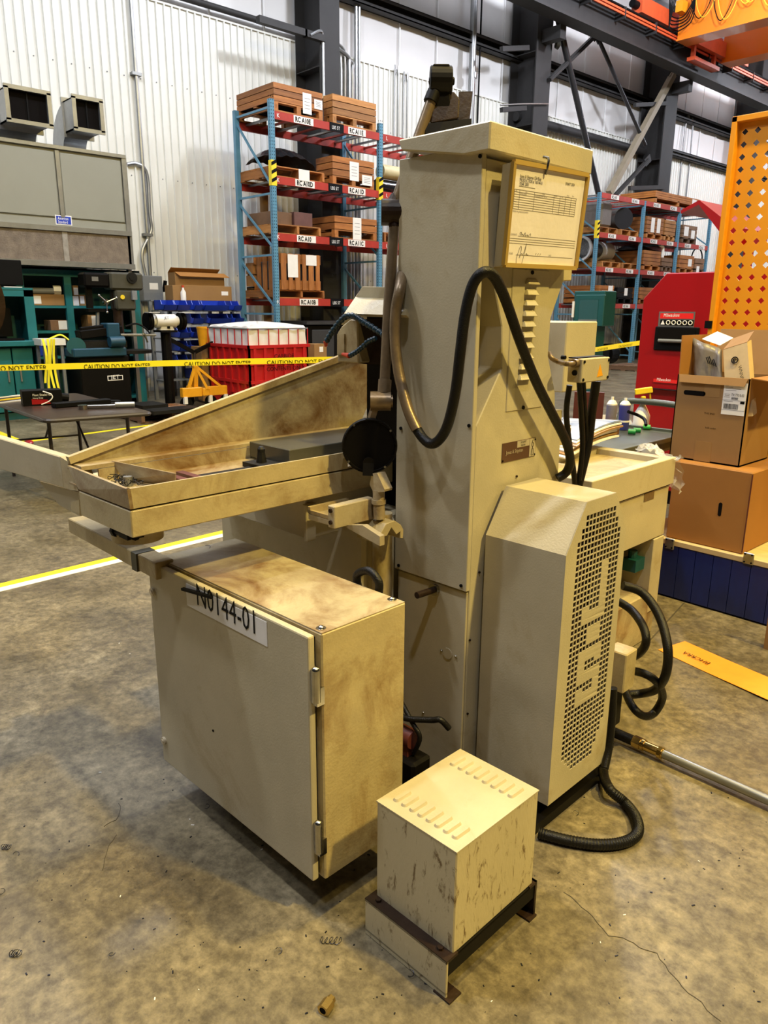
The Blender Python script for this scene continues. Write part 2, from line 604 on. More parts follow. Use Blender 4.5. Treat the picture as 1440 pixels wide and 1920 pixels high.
CONC = floor_material()
LINER = mat('white_ribbed_liner', (0.74, 0.74, 0.69), 0.42, var=.05, vscale=.6)
INSUL = mat('white_insulation_facing', (0.72, 0.71, 0.70), 0.55, var=.06, vscale=1.2, bump=.25, bscale=5)
SEAMW = mat('white_seam_tape', (0.80, 0.80, 0.80), 0.4)
ROOFW = mat('white_roof_lining', (0.82, 0.83, 0.86), 0.6)

fl = single('floor', MB().box(WX - .3, -9, -.2, 9, 42, 0), CONC, None, None, (0, 0, 0), kind='structure')
# control joint and hairline cracks (cut lines lying in the slab)
JOINT = mat('dirt_filled_joint', (.055, .045, .03), .9)
g = MB()
a0, a1 = W(1250, 1166, z=.0012), W(1292, 1120, z=.0012)
d = (a1 - a0).normalized()
g.bar(a0 - d * .3, a1 + d * 2, .007, .0014)
part('control_joint', g, JOINT, fl)
g = MB()
for pts in (((1058, 1675), (1105, 1710), (1140, 1752), (1190, 1770), (1232, 1790), (1262, 1830), (1300, 1870), (1352, 1915)),
            ((225, 1505), (222, 1530), (195, 1550)), ((218, 1562), (205, 1590), (192, 1632))):
    q = []
    for i, p in enumerate(pts[:-1]):
        for k in range(4):
            t = k / 4
            q.append((p[0] + (pts[i + 1][0] - p[0]) * t + random.uniform(-3, 3), p[1] + (pts[i + 1][1] - p[1]) * t + random.uniform(-3, 3)))
    q.append(pts[-1])
    for u_, v_ in zip(q[:-1], q[1:]):
        g.bar(W(*u_, z=.0008), W(*v_, z=.0008), .0016, .0010)
part('hairline_crack', g, JOINT, fl)
# floor marking: a yellow band with a white band beside it
STRIPEW = mat('white_floor_paint', (.72, .72, .68), .5, var=.2, vscale=12)
STRIPEY = mat('yellow_floor_paint', (.80, .66, .01), .5, var=.12, vscale=12)
ya, yb = W(0, 1098, z=0), W(470, 985, z=0)
dd = (yb - ya).normalized()
nn = Vector((-dd.y, dd.x, 0))
p0, p1 = ya - dd * 4, yb + dd * 3.4
g = MB(); g.bar(p0 + nn * 0 + Vector((0, 0, .001)), p1 + Vector((0, 0, .001)), .065, .002)
part('yellow_floor_stripe', g, STRIPEY, fl)
g = MB(); off = nn * (-.072) if (nn.x < 0) else nn * .072
g.bar(p0 + off + Vector((0, 0, .001)), p1 + off + Vector((0, 0, .001)), .068, .002)
part('white_floor_stripe', g, STRIPEW, fl)
c0, c1, c2 = W(0, 812, z=.001), W(42, 829, z=.001), W(290, 796, z=.001)
g = MB(); g.bar(c0 + (c0 - c1) * 2, c1, .09, .002); part('yellow_floor_stripe', g, STRIPEY, fl)
g = MB(); g.bar(c1, c2 + (c2 - c1) * .6, .09, .002); part('yellow_floor_stripe', g, STRIPEY, fl)

# long wall: ribbed liner below, insulation above
ZL = 6.92
prof = []
y = -7.0
while y < 41:
    prof += [(y, 0), (y + .100, 0), (y + .106, .034), (y + .130, .034), (y + .136, 0)]
    y += .155
n = len(prof)
wl = MB()
wl.add([(WX + q[1], q[0], 0) for q in prof] + [(WX + q[1], q[0], ZL) for q in prof], [(i, i + 1, n + i + 1, n + i) for i in range(n - 1)])
wall_left = single('wall_left', wl, LINER, None, None, (WX, 0, 0), kind='structure')
g = MB()
g.grid(120, 12, lambda u, v: Vector((WX - .10 + .05 * math.sin(u * 40 * math.pi) ** 2 * math.sin(v * math.pi) , -7 + 48 * u, ZL - .05 + 4.2 * v)))
part('insulation_blanket', g, INSUL, wall_left, smooth=True)
for k in range(38):
    piece('insulation_seam', SEAMW, wall_left, (WX - .055, -6.5 + k * 1.25, ZL + 2.0), (.03, .03, 4.0))
part('liner_top_trim', MB().box(WX - .1, -7, ZL - .01, WX + .035, 41, ZL + .02), LINER, wall_left)
g = MB()
for k in range(70):
    for zz in (2.25, 3.95, 5.6):
        g.cyl((WX - .002, -2 + k * .31, zz), (WX + .010, -2 + k * .31, zz), .011, n=6)
part('liner_screws', g, BOXGREY, wall_left, kind='stuff')
single('wall_far', MB().box(WX - .3, 41, 0, 9, 41.3, 11.2), INSUL, None, None, (0, 41, 0), kind='structure')
single('ceiling', MB().box(WX - .3, -9, 11.2, 9, 41.3, 11.4), ROOFW, None, None, (0, 0, 11.2), kind='structure')
# girts
for (a, b_, z, r) in ((-7, 41, 8.08, .13), (17.6, 24.3, 6.62, .12), (24.9, 41, 6.85, .10)):
    g = MB()
    if z == 6.62:
        g.cyl((WX + .18, a, z), (WX + .18, b_, z), r, n=14)
    else:
        g.box(WX - .02, a, z - r, WX + .02, b_, z + r)
        g.box(WX - .02, a, z + r - .02, WX + .24, b_, z + r)
        g.box(WX - .02, a, z - r, WX + .24, b_, z - r + .02)
        g.box(WX + .22, a, z - r, WX + .24, b_, z - r + .07)
        g.box(WX + .22, a, z + r - .07, WX + .24, b_, z + r)
    o = single('trim_1' if z == 8.08 else ('trim_2' if z == 6.62 else 'trim_3'), g, DARKSTEEL, None, None, (WX, 0, z), kind='structure', smooth=(z == 6.62))
g = MB(); g.cyl((WX + .1, -7, 7.08), (WX + .1, 10.4, 7.08), .06, n=10)
single('trim_4', g, DARKSTEEL, None, None, (WX, 0, 7.08), kind='structure', smooth=True)

# ------------------------------------------------------------------ steel columns
FX = -13.3


def steel_column(y0, y1, label, plate=None):
    t = thing('steel_column', label, 'column', (FX - .4, (y0 + y1) / 2, 0), group=None)
    yc = (y0 + y1) / 2
    part('front_flange', MB().box(FX - .035, y0, 0, FX, y1, 10.6), DARKSTEEL, t)
    part('rear_flange', MB().box(WX + .07, y0, 0, WX + .085, y1, 10.6), DARKSTEEL, t)
    part('web', MB().box(WX + .085, yc - .012, 0, FX - .035, yc + .012, 10.6), DARKSTEEL, t)
    g = MB()
    for z in (6.3, 8.0):
        g.box(WX + .09, y0 + .01, z, FX - .04, yc - .012, z + .02)
    part('stiffener', g, DARKSTEEL, t)
    part('base_plate', MB().box(WX + .04, y0 - .06, 0, FX + .06, y1 + .06, .03), DARKSTEEL, t)
    return t


cA = steel_column(10.42, 10.92, 'dark grey steel column marked A4 behind the crates of the loaded rack')
part('column_sign', MB().box(FX, 10.56, 7.62, FX + .012, 10.78, 7.84), INK, cA)
text('A4', .19, (FX + .013, 10.575, 7.66), (0, 1, 0), (0, 0, 1), YELLOWORANGE, cA)
# bracket arms and conduit on that column
g = MB(); g.bar((FX + .02, 10.05, 6.78), (FX + .02, 8.95, 6.78), .12, .12)
g.bar((FX + .02, 10.5, 6.78), (FX + .02, 10.0, 6.78), .12, .12)
part('bracket_arm', g, DARKSTEEL, cA)
g = MB(); g.tube([W(582, 66, x=FX + .08), W(600, 58, x=FX + .08), W(605, 70, x=FX + .04), W(606, 120, x=FX + .03), W(607, 185, x=FX + .03)], .028, n=8)
part('conduit', g, GALV, cA, smooth=True)
cB = steel_column(17.42, 18.06, 'dark grey steel column rising behind the tall grinder column, lamp bracket on it')
g = MB(); g.bar(W(940, 206, x=FX + .03), W(985, 203, x=FX + .03), .10, .11); g.bar(W(940, 92, x=FX + .03), W(990, 90, x=FX + .03), .10, .11)
part('bracket_arm', g, DARKSTEEL, cB)
hp = W(1041, 82, x=FX + .1)
g = MB(); g.lathe([(.03, 0), (.10, .02), (.12, .10), (.02, .16)], hp, (.5, .85, -.1), n=14)
part('horn', g, OLIVE, cB, smooth=True)
g = MB(); g.tube([W(938, 197, x=FX + .06), W(985, 195, x=FX + .06), W(1028, 195, x=FX + .05)], .018, n=6); g.box(FX, 17.95, 5.7, FX + .06, 18.08, 5.93)
part('conduit', g, GALV, cB, smooth=True)
cC = steel_column(24.15, 24.88, 'dark grey steel column where the diagonal braces meet beside the crane')
g = MB(); g.bar(W(1190, 197, x=FX + .03), W(1250, 194, x=FX + .03), .10, .11)
g.bar(W(1180, 353, x=FX + .03), W(1245, 351, x=FX + .03), .10, .12)
part('bracket_arm', g, DARKSTEEL, cC)
cD = steel_column(30.9, 31.6, 'dark grey steel column at the far end of the crane runway')


def brace(pa, pb, r, m, label, square=False):
    a, b_ = W(*pa, x=FX + .06), W(*pb, x=FX + .06)
    g = MB()
    if square:
        g.bar(a, b_, r * 2, r * 2, up=(1, 0, 0))
        g.bar(a + Vector((.05, 0, 0)), b_ + Vector((.05, 0, 0)), r * .8, .03, up=(1, 0, 0))
    else:
        g.cyl(a, b_, r, n=12)
    g.bar(a + (a - b_).normalized() * .15, a + (b_ - a).normalized() * .2, .22, .03, up=(1, 0, 0))
    return single('diagonal_brace', g, m, label, 'brace', (a + b_) / 2, group=None, smooth=not square)


brace((1045, 28), (1124, 372), .085, PIPEBLACK, 'thick black pipe brace running down to the far rack')
brace((1119, 66), (1210, 272), .055, PIPEBLACK, 'thin black rod brace slanting down to the steel column')
brace((1119, 64), (1030, 150), .05, DARKSTEEL, 'short grey brace rising from the steel column to the runway beam', True)
TAN = mat('tan_primer', (.30, .25, .17), .6, var=.2, vscale=4)
brace((1262, 140), (1142, 362), .085, TAN, 'tan angle iron brace crossing in front of a dark steel column', True)
brace((1215, 300), (1150, 370), .05, DARKSTEEL, 'grey strut below the tan brace, ending behind the far rack', True)

# pipes on the wall
g = MB(); g.cyl(W(889, 0, x=WX + .2) + Vector((0, 0, 1)), (WX + .2, W(885, 200, x=WX + .2).y, 0), .085, n=14)
for z in (5.4, 7.2):
    g.cyl((WX + .2, W(885, 200, x=WX + .2).y, z), (WX + .2, W(885, 200, x=WX + .2).y, z + .12), .105, n=14)
single('down_pipe', g, GALV, 'thick galvanised pipe running up the white wall', 'pipe', (WX + .2, W(885, 200, x=WX + .2).y, 0), smooth=True)
yy = W(898, 150, x=WX + .15).y
g = MB(); g.cyl((WX + .15, yy, 0), (WX + .15, yy, 10.5), .022, n=8)
single('black_cable', g, INK, 'thin black cable hanging straight down beside the galvanised pipe', 'cable', (WX + .15, yy, 0))
for i, (px, pt) in enumerate(((640, 95), (647, 85), (655, 100), (661, 110), (668, -60), (674, -60))):
    x = WX + .07 + .02 * (i % 3)
    b_ = W(px, 230, x=x)
    r = (.035, .03, .045, .045, .04, .03)[i]
    g = MB()
    if pt > 0:
        tp = W(px, pt + 32, x=x)
        g.tube([(x, 10.95, tp.z + .42 + .03 * i), (x, 11.02, tp.z + .40 + .03 * i), (x, b_.y - .08, tp.z + .28), (x, b_.y, tp.z + .02), (x, b_.y, tp.z - 1), (x, b_.y, .3)], r, n=8, sub=6)
    else:
        g.cyl((x, b_.y, .3), (x, b_.y, 10.6), r, n=8)
    single('wall_conduit', g, GALV, 'bent grey conduit dropping down the wall next to the column marked A4' if pt > 0 else 'straight grey conduit running up the wall past the column marked A4', 'conduit', (x, b_.y, .3), group='bent conduits beside the A4 column' if pt > 0 else 'straight conduits beside the A4 column', smooth=True)
for pa, pb, ptop, lab in ((739, 746, 130, 'thin hooked conduit on the wall, the one nearer the rack crates'), (756, 763, 142, 'thin hooked conduit on the wall, the one nearer the galvanised pipe')):
    a = W(pa, 250, x=WX + .07); b_ = W(pb, 250, x=WX + .07); tz = W(pa, ptop, x=WX + .07).z
    g = MB(); g.tube([(WX + .07, a.y, 2), (WX + .07, a.y, tz - .3), (WX + .07, a.y + .02, tz - .1), (WX + .07, (a.y + b_.y) / 2, tz), (WX + .07, b_.y - .02, tz - .1), (WX + .07, b_.y, tz - .3), (WX + .07, b_.y, 2)], .018, n=6)
    single('hooked_conduit', g, GALV, lab, 'conduit', (WX + .07, a.y, 2), smooth=True)
ys = [W(1283, 260, x=WX + .07).y, W(1297, 260, x=WX + .07).y]
g = MB(); tz = W(1290, 225, x=WX + .07).z
g.tube([(WX + .07, ys[0], 3), (WX + .07, ys[0], tz - .3), (WX + .07, (ys[0] + ys[1]) / 2, tz), (WX + .07, ys[1], tz - .4), (WX + .07, ys[1], 3)], .03, n=6)
single('hooked_conduit', g, GALV, 'thin hooked conduit on the wall above the far rack crates', 'conduit', (WX + .07, ys[0], 3), smooth=True)
# conduit and disconnect box beside the hood
pts = [W(244, -20, x=WX + .06), W(248, 110, x=WX + .06), W(256, 260, x=WX + .06), W(268, 420, x=WX + .06), W(276, 490, x=WX + .06), W(283, 532, x=WX + .06)]
yc = pts[0].y
g = MB(); g.cyl((WX + .06, yc, 2.0), (WX + .06, yc, 9), .035, n=8)
for z in (5.62, 2.9):
    g.box(WX, yc - .09, z, WX + .11, yc + .09, z + .05)
single('wall_conduit', g, GALV, 'long grey conduit down the wall beside the big grey hood', 'conduit', (WX + .06, yc, 2), smooth=True)
bx = W(285, 548, x=WX + .2)
t = thing('disconnect_box', 'grey electrical disconnect box with lever on the white wall', 'switch box', (WX, bx.y, 1.5))
part('box', MB().box(WX + .022, bx.y - .20, 1.72, WX + .26, bx.y + .20, 2.18), BOXGREY, t, bevel=.01)
part('switch_lever', MB().bar((WX + .2, bx.y + .25, 1.90), (WX + .24, bx.y + .27, 2.10), .05, .05).cyl((WX + .15, bx.y + .19, 1.92), (WX + .15, bx.y + .28, 1.92), .03, n=8), INK, t)
part('warning_label', MB().box(WX + .26, bx.y - .07, 1.93, WX + .264, bx.y + .10, 2.05), WHITEP, t)
part('conduit', MB().tube([(WX + .1, bx.y - .05, 2.16), (WX + .07, bx.y - .08, 2.6), (WX + .06, yc + .08, 3.0), (WX + .06, yc + .075, 3.3), (WX + .06, yc + .075, 4.0), (WX + .06, yc - .1, 4.15), (WX + .06, yc - .3, 4.12)], .03, n=8), GALV, t, smooth=True)

# ------------------------------------------------------------------ crane runway and bridge crane
t = thing('crane_runway', 'dark steel crane runway beam with orange conductor bars along the wall', 'crane runway', (-12.5, 20, 8.5))
part('web', MB().box(-12.52, -7, 8.55, -12.48, 31.6, 9.2), DARKSTEEL, t)
part('bottom_flange', MB().box(-12.72, -7, 8.50, -12.28, 31.6, 8.55), DARKSTEEL, t)
part('top_flange', MB().box(-12.72, -7, 9.2, -12.28, 31.6, 9.25), DARKSTEEL, t)
part('crane_rail', MB().box(-12.54, -7, 9.25, -12.46, 31.6, 9.33), GALV, t)
for z in (9.02, 9.10):
    part('conductor_bar', MB().box(-12.22, -7, z, -12.18, 31.4, z + .05), ORANGERED, t)
part('rail_conduit', MB().cyl((-12.24, -7, 9.22), (-12.24, 31.4, 9.22), .03, n=8), INK, t)
for k in range(14):
    piece('conductor_hanger', DARKSTEEL, t, (-12.33, 10 + k * 1.6, 9.08), (.34, .03, .28))
for yy in (10.7, 17.7, 24.5, 31.2):
    part('runway_bracket', MB().box(-13.28, yy - .12, 8.2, -12.72, yy + .12, 8.5), DARKSTEEL, t)

t = thing('bridge_crane', 'orange overhead travelling crane with yellow festoon cables', 'crane', (-12.3, 22.5, 9.3))
part('girder', MB().box(-12.15, 22.35, 9.02, 8, 22.85, 10.3).box(-12.15, 22.28, 8.98, 8, 22.92, 9.02), ORANGE, t)
part('girder', MB().box(-12.15, 25.2, 9.02, 8, 25.7, 10.3).box(-12.15, 25.13, 8.98, 8, 25.77, 9.02), ORANGE, t)
part('end_truck', MB().box(-12.62, 20.6, 9.36, -12.3, 27.4, 9.75).box(-12.3, 22.9, 9.1, -12.0, 25.1, 9.5), ORANGERED, t)
for yy in (20.9, 27.1):
    part('wheel', MB().cyl((-12.57, yy, 9.48), (-12.43, yy, 9.48), .15, n=16), DARKSTEEL, t, smooth=True)
g = MB()
for yy in (23.3, 24.6):
    g.box(-12.2, yy, 8.7, -12.1, yy + .12, 9.3)
g.box(-12.25, 23.2, 8.68, -12.0, 24.8, 8.78)
part('collector_frame', g, ORANGERED, t)
part('buffer', MB().cyl((-12.46, 20.6, 9.55), (-12.46, 20.35, 9.55), .1, n=10), INK, t, smooth=True)
part('festoon_rail', MB().box(-12.0, 22.1, 10.1, 8, 22.16, 10.18), YELLOWP, t)
FEST = mat('yellow_festoon_cable', (.62, .48, .03), .5)
for k in range(9):
    x0 = -11.75 + k * .62
    dz = (.75, .95, .7, .9, .62, .8, .7, .85, .7)[k]
    for q, (ofs, mm) in enumerate(((0, FEST if k > 1 else INK), (.12, FEST))):
        g = MB(); g.tube([(x0 + ofs, 22.13, 10.1), (x0 + .08 + ofs, 22.15, 10.1 - dz * .6), (x0 + .31 + ofs, 22.12, 10.1 - dz), (x0 + .54 + ofs, 22.15, 10.1 - dz * .6), (x0 + .62 + ofs, 22.13, 10.1)], .013, n=6)
        part('festoon_cable', g, mm, t, smooth=True)
g = MB()
for k in range(5):
    g.tube([(-12.3 + .05 * k, 22.0, 10.0), (-12.25, 22.05, 9.6 - .1 * k), (-11.9 + .06 * k, 22.1, 9.5 - .05 * k), (-11.6, 22.1, 9.9)], .016, n=6)
part('cable_bundle', g, INK, t, smooth=True)
part('trolley_panel', MB().box(-12.1, 22.0, 9.62, -11.9, 22.3, 9.9), YELLOWORANGE, t)
# roof purlins and lattice seen beyond the crane
for k in range(9):
    single('roof_purlin', MB().box(WX, 4 + k * 4, 10.85, 9, 4.12 + k * 4, 11.1), GALV, 'grey purlin under the white roof lining', 'purlin', (0, 4 + k * 4, 11.0), group='roof purlins')
# ================================================================== the surface grinder (machine frame: +x to the right front, +y to the right rear)
GR = thing('surface_grinder', 'cream painted surface grinder with tall column and oil stained table', 'machine', (-1.9, 2.0, 0), MROT)
CX = -1.38                                         # back plane of the column

# ------------------------------------------------------------------ column
col = part('column', MB().box(-1.685, 1.764, 0, -1.468, 2.235, 2.0), CREAM, GR)


def yz(px, py):
    p = M(px, py, x=CX)
    return (p.y, p.z)


zl0, zl1 = yz(888, 800)[1], yz(905, 516)[1]
zr0, zr1 = yz(1056, 768)[1], yz(1075, 527)[1]
out = [(1.764, .02), (1.764, zl0), yz(941, 690), yz(941, 612), yz(924, 519), (1.764, zl1), (1.764, 2.0), (2.235, 2.0), (2.235, zr1), yz(1057, 527), yz(1033, 597), yz(1028, 668), yz(1041, 735), yz(1041, 768), (2.235, zr0), (2.235, .02)]
part('back_cover', MB().plate([(CX, a, b) for a, b in out], (-.088, 0, 0)), CREAM, col, bevel=.003)
part('side_panel', MB().box(-1.692, 1.745, .745, -1.3785, 1.7635, 2.03), CREAM, col, bevel=.002)
part('lower_panel', MB().box(-1.685, 1.755, .03, -1.384, 1.7635, .738), CREAM, col, bevel=.002)
pf = [M(746, 262, y=1.724), M(920, 225, y=1.724), M(917, 281, y=1.724), M(870, 290, y=1.724), M(752, 282, y=1.724)]
part('top_cap', MB().plate(pf, (0, .521, 0)), CREAM, col, bevel=.004)
for px, py in ((901, 293), (753, 519), (752, 803), (880, 798), (865, 1098), (748, 1060)):
    p = M(px, py, y=1.745)
    part('screw', MB().cyl((p.x, 1.746, p.z), (p.x, 1.741, p.z), .0055, n=8), INK, col)
for px, py in ((880, 1200), (876, 1338), (898, 1073), (968, 893)):
    p = M(px, py, x=CX)
    part('screw', MB().cyl((CX, p.y, p.z), (CX + .004, p.y, p.z), .004, n=8), BROWNSTEEL, col)
# louvred cover plate
q = [M(961, 503, x=CX), M(1031, 515, x=CX), M(1010, 771, x=CX), M(945, 773, x=CX)]
ya_, yb_ = q[0].y - .002, q[2].y + .006
part('louvre_plate', MB().box(CX - .002, q[0].y, q[3].z, CX + .003, q[1].y - .004, q[0].z), CREAM, col, bevel=.002)
for k in range(10):
    f_ = k / 9
    p = M(996 - 24 * f_ * .62, 530 + 178 * f_, x=CX)
    yc, zc = p.y - .004, p.z
    w_ = .033
    vs = []
    g = MB()
    for sy, sc in ((-1, .55), (-.6, 1), (.6, 1), (1, .55)):
        pass
    g.add([(CX + .003, yc - w_, zc - .006), (CX + .003, yc + w_, zc - .006), (CX + .018, yc + w_ * .92, zc - .006), (CX + .018, yc - w_ * .92, zc - .006),
           (CX + .003, yc - w_ * .72, zc + .013), (CX + .003, yc + w_ * .72, zc + .013), (CX + .010, yc + w_ * .70, zc + .008), (CX + .010, yc - w_ * .70, zc + .008)],
          [(0, 3, 2, 1), (4, 5, 6, 7), (3, 7, 6, 2), (0, 4, 7, 3), (1, 2, 6, 5), (0, 1, 5, 4)])
    part('louvre', g, CREAM, col, bevel=.0015)
for px, py in ((996, 511), (979, 764)):
    p = M(px, py, x=CX)
    part('screw', MB().cyl((CX, p.y, p.z), (CX + .007, p.y, p.z), .006, n=8), INK, col)
# name plate
n0, n1, n2 = M(941.5, 832, x=CX), M(1004, 820, x=CX), M(941, 868, x=CX)
pl = part('name_plate', MB().box(CX, n0.y, n2.z, CX + .002, n1.y, n0.z), PLATEBROWN, col)
wy, hz = n1.y - n0.y, n0.z - n2.z
part('silver_field', MB().box(CX + .002, n0.y + wy * .43, n0.z - hz * .36, CX + .0026, n0.y + wy * .80, n0.z - hz * .02), SILVERP, col)
part('silver_field', MB().box(CX + .002, n0.y + wy * .81, n2.z + hz * .02, CX + .0026, n1.y - wy * .01, n0.z - hz * .02), SILVERP, col)
text('Jones & Shipman', .017, (CX + .003, n0.y + wy * .10, n2.z + hz * .40), (0, 1, 0), (0, 0, 1), SILVERP, col, sx=.80)
text('524 EASY', .010, (CX + .003, n0.y + wy * .52, n0.z - hz * .15), (0, 1, 0), (0, 0, 1), INK, col, sx=.8)
text('N0144', .010, (CX + .003, n0.y + wy * .54, n0.z - hz * .32), (0, 1, 0), (0, 0, 1), INK, col, sx=.8)
em = (CX + .0035, n0.y + wy * .90)
g = MB(); zc = n0.z - hz * .27
g.tube([(em[0], em[1], zc + .026), (em[0], em[1] - .009, zc + .010), (em[0], em[1] - .010, zc - .004), (em[0], em[1], zc - .012), (em[0], em[1] + .010, zc - .004), (em[0], em[1] + .009, zc + .006), (em[0], em[1] - .002, zc + .012)], .0014, n=6)
g.tube([(em[0], em[1], zc - .012), (em[0], em[1], zc - .022)], .0018, n=6, sub=1)
b0 = zc - .024
g.tube([(em[0], em[1] - .008, b0), (em[0], em[1] + .008, b0), (em[0], em[1] + .014, b0 - .036), (em[0], em[1] - .014, b0 - .036), (em[0], em[1] - .008, b0)], .0014, n=6, sub=1)
ek = hz * .80 / .086
ez, ey = (n0.z + n2.z) / 2, em[1]
mz_ = zc - .017
g.v = [Vector((v.x if abs(v.x - em[0]) < .0006 else em[0] + (v.x - em[0]) * .4, ey + (v.y - ey) * ek * .8, ez + (v.z - mz_) * ek)) for v in g.v]
part('emblem', g, INK, col)
for yy, zz in ((n0.y + .004, n2.z + .006), (n1.y - .004, n2.z + .006), (n1.y - .004, n0.z - .006)):
    part('rivet', MB().cyl((CX + .002, yy, zz), (CX + .004, yy, zz), .003, n=8), INK, col)
# lower panel fittings
p = M(818, 1104, y=1.755)
part('stud_nut', MB().cyl((p.x, 1.755, p.z), (p.x, 1.742, p.z), .017, n=6).cyl((p.x, 1.742, p.z), (p.x, 1.738, p.z), .020, n=14), CHROME, col)
part('stud', MB().cyl((p.x, 1.74, p.z), (p.x - .004, 1.665, p.z), .011, n=10), BROWNSTEEL, col, smooth=True)
p = M(840, 1225, y=1.755)
part('blank_cover', MB().cyl((p.x, 1.755, p.z), (p.x, 1.751, p.z), .019, n=18), CREAM, col)
for px, py in ((828, 1220), (855, 1231), (794, 1336)):
    p = M(px, py, y=1.755)
    part('dome_rivet', MB().ball((p.x, 1.754, p.z), .005, n=8), CHROME, col, smooth=True)

# ------------------------------------------------------------------ framed document hanging from the cap
FT, FB = -1.316, -1.343
TL, TR, BR, BL = M(962, 303, x=FT), M(1100, 329, x=FT), M(1077, 503, x=FB), M(944, 497, x=FB)
doc = thing('framed_document', 'gold framed typed sheet hanging on the back of the grinder column', 'frame', (-1.34, 2.02, BL.z), MROT)


def pp(u, v, lift=0.0):
    a = TL.lerp(TR, u); b = BL.lerp(BR, u)
    return a.lerp(b, v) + Vector((lift, 0, 0))


part('backing_box', MB().plate([pp(0, 0), pp(1, 0), pp(1, 1), pp(0, 1)], (-.034, 0, -.004)), CREAM, doc)
for a, b in (((0, 0), (1, 0)), ((1, 0), (1, 1)), ((1, 1), (0, 1)), ((0, 1), (0, 0))):
    part('frame_rail', MB().bar(pp(*a) + Vector((.003, 0, 0)), pp(*b) + Vector((.003, 0, 0)), .012, .012, up=(1, 0, 0)), GOLD, doc)
part('paper', MB().plate([pp(.02, .02), pp(.98, .02), pp(.98, .98), pp(.02, .98)], (.0015, 0, 0)), PAPER, doc)
RT, UP = (TR - TL), (TL - BL)


def dl(u0, v0, u1, v1, w=.0012, m=INKGREY):
    return MB().bar(pp(u0, v0, .0018), pp(u1, v1, .0018), w, .0004, up=(1, 0, 0))


tx = lambda s, u, v, size, sx=.85: text(s, size, pp(u, v, .0016), RT, UP, INK, doc, sx=sx)
tx('Jones & Shipman 524 Easy', .095, .135, .0125, .78)
tx('PRODUCTION #  N0144-01', .095, .172, .0125, .74)
tx('YEAR 2001', .095, .208, .0125, .78)
tx('SMART 2024', .70, .135, .0115, .80)
g = MB()
for k in range(9):
    v = .250 + k * .0235
    g.v += []
    b = dl(.045, v, .885, v + .006)
    g.add(b.v, b.f)
for u in (.045, .11, .30, .565, .65, .73, .81, .885):
    b = dl(u, .250 + .006 * (u - .045), u, .4385)
    g.add(b.v, b.f)
for v in (.700, .727, .750, .775):
    b = dl(.04 if v > .7 else .14, v, .95, v + .004)
    g.add(b.v, b.f)
b = dl(.14, .890, .94, .893); g.add(b.v, b.f)
b = dl(.095, .216, .30, .218); g.add(b.v, b.f)
part('ruled_lines', g, INKGREY, doc)
for s, u, v, sz in (('Qty', .055, .268, .006), ('Item', .18, .268, .006), ('Details', .40, .268, .006), ('Serial', .575, .268, .006), ('Year', .665, .268, .006), ('Hours', .742, .244, .006), ('Rate', .82, .244, .006),
                    ('Surface grinder', .115, .292, .0065), ('Machine and coolant tank, etc', .305, .292, .0065), ('Notes on goods and service', .045, .468, .008), ('COMMENTS', .045, .697, .007), ('SIGNED', .045, .888, .007), ('DATE', .58, .886, .007)):
    text(s, sz, pp(u, v, .0016), RT, UP, INKGREY, doc, sx=.8)
g = MB()
for pts in (((.17, .693), (.165, .665), (.18, .66), (.19, .69), (.20, .675), (.215, .692), (.23, .66), (.235, .69), (.26, .68), (.275, .692), (.30, .665), (.305, .69)),
            ((.155, .985), (.15, .93), (.175, .83), (.195, .80), (.20, .85), (.185, .92), (.21, .87), (.225, .89), (.24, .86), (.262, .77), (.25, .86), (.225, .98)),
            ((.26, .885), (.275, .87), (.285, .885), (.30, .88)), ((.40, .88), (.405, .862)), ((.425, .88), (.44, .862)), ((.455, .88), (.47, .863))):
    g.tube([pp(a, c, .002) for a, c in pts], .0007, n=5, sub=4)
part('handwriting', g, INKGREY, doc)
hk = M(1024, 306, x=FT + .004)
part('hanger', MB().tube([hk + Vector((0, 0, -.03)), hk + Vector((.006, 0, -.005)), hk + Vector((.004, .004, .012)), hk + Vector((-.012, .002, .018))], .004, n=8).box(FT - .012, hk.y - .010, hk.z - .035, FT - .002, hk.y + .010, hk.z), CHROME, doc, smooth=True)

# ------------------------------------------------------------------ control cabinet
cab = part('control_cabinet', MB().box(-2.108, 1.087, .12, -1.299, 1.385, .835), CREAM_DIRTY, GR, bevel=.004)
part('door', MB().box(-2.112, 1.060, .118, -1.318, 1.081, .829), CREAM, cab, bevel=.005, seg=2)
part('cabinet_roof', MB().box(-2.106, 1.089, .834, -1.301, 1.383, .8365), CREAM_TRAY, cab)
part('door_gasket', MB().box(-2.10, 1.081, .13, -1.325, 1.087, .82), INK, cab)
for z in (.215, .655):
    g = MB()
    g.cyl((-1.306, 1.072, z), (-1.306, 1.072, z + .085), .012, n=12).ball((-1.306, 1.072, z + .085), .012, n=10).box(-1.316, 1.068, z - .01, -1.297, 1.092, z + .038)
    part('hinge', g, CHROME, cab, smooth=True)
for px, py in ((288, 1109), (309, 1388)):
    p = M(px, py, y=1.06)
    part('door_lock', MB().cyl((p.x, 1.061, p.z), (p.x, 1.052, p.z), .013, n=16).cyl((p.x, 1.053, p.z), (p.x, 1.049, p.z), .007, n=12), SILVERP, cab, smooth=True)
p = M(400, 1370, y=1.06)
part('bolt', MB().cyl((p.x, 1.061, p.z), (p.x, 1.058, p.z), .004, n=8), INK, cab)
for px, py in ((602, 1179), (735, 1125)):
    p = M(px, py, z=.835)
    part('bolt', MB().cyl((p.x, p.y, .834), (p.x, p.y, .838), .013, n=14).ball((p.x, p.y, .838), .009, n=10, sc=(1, 1, .7)), CHROME, cab, smooth=True)
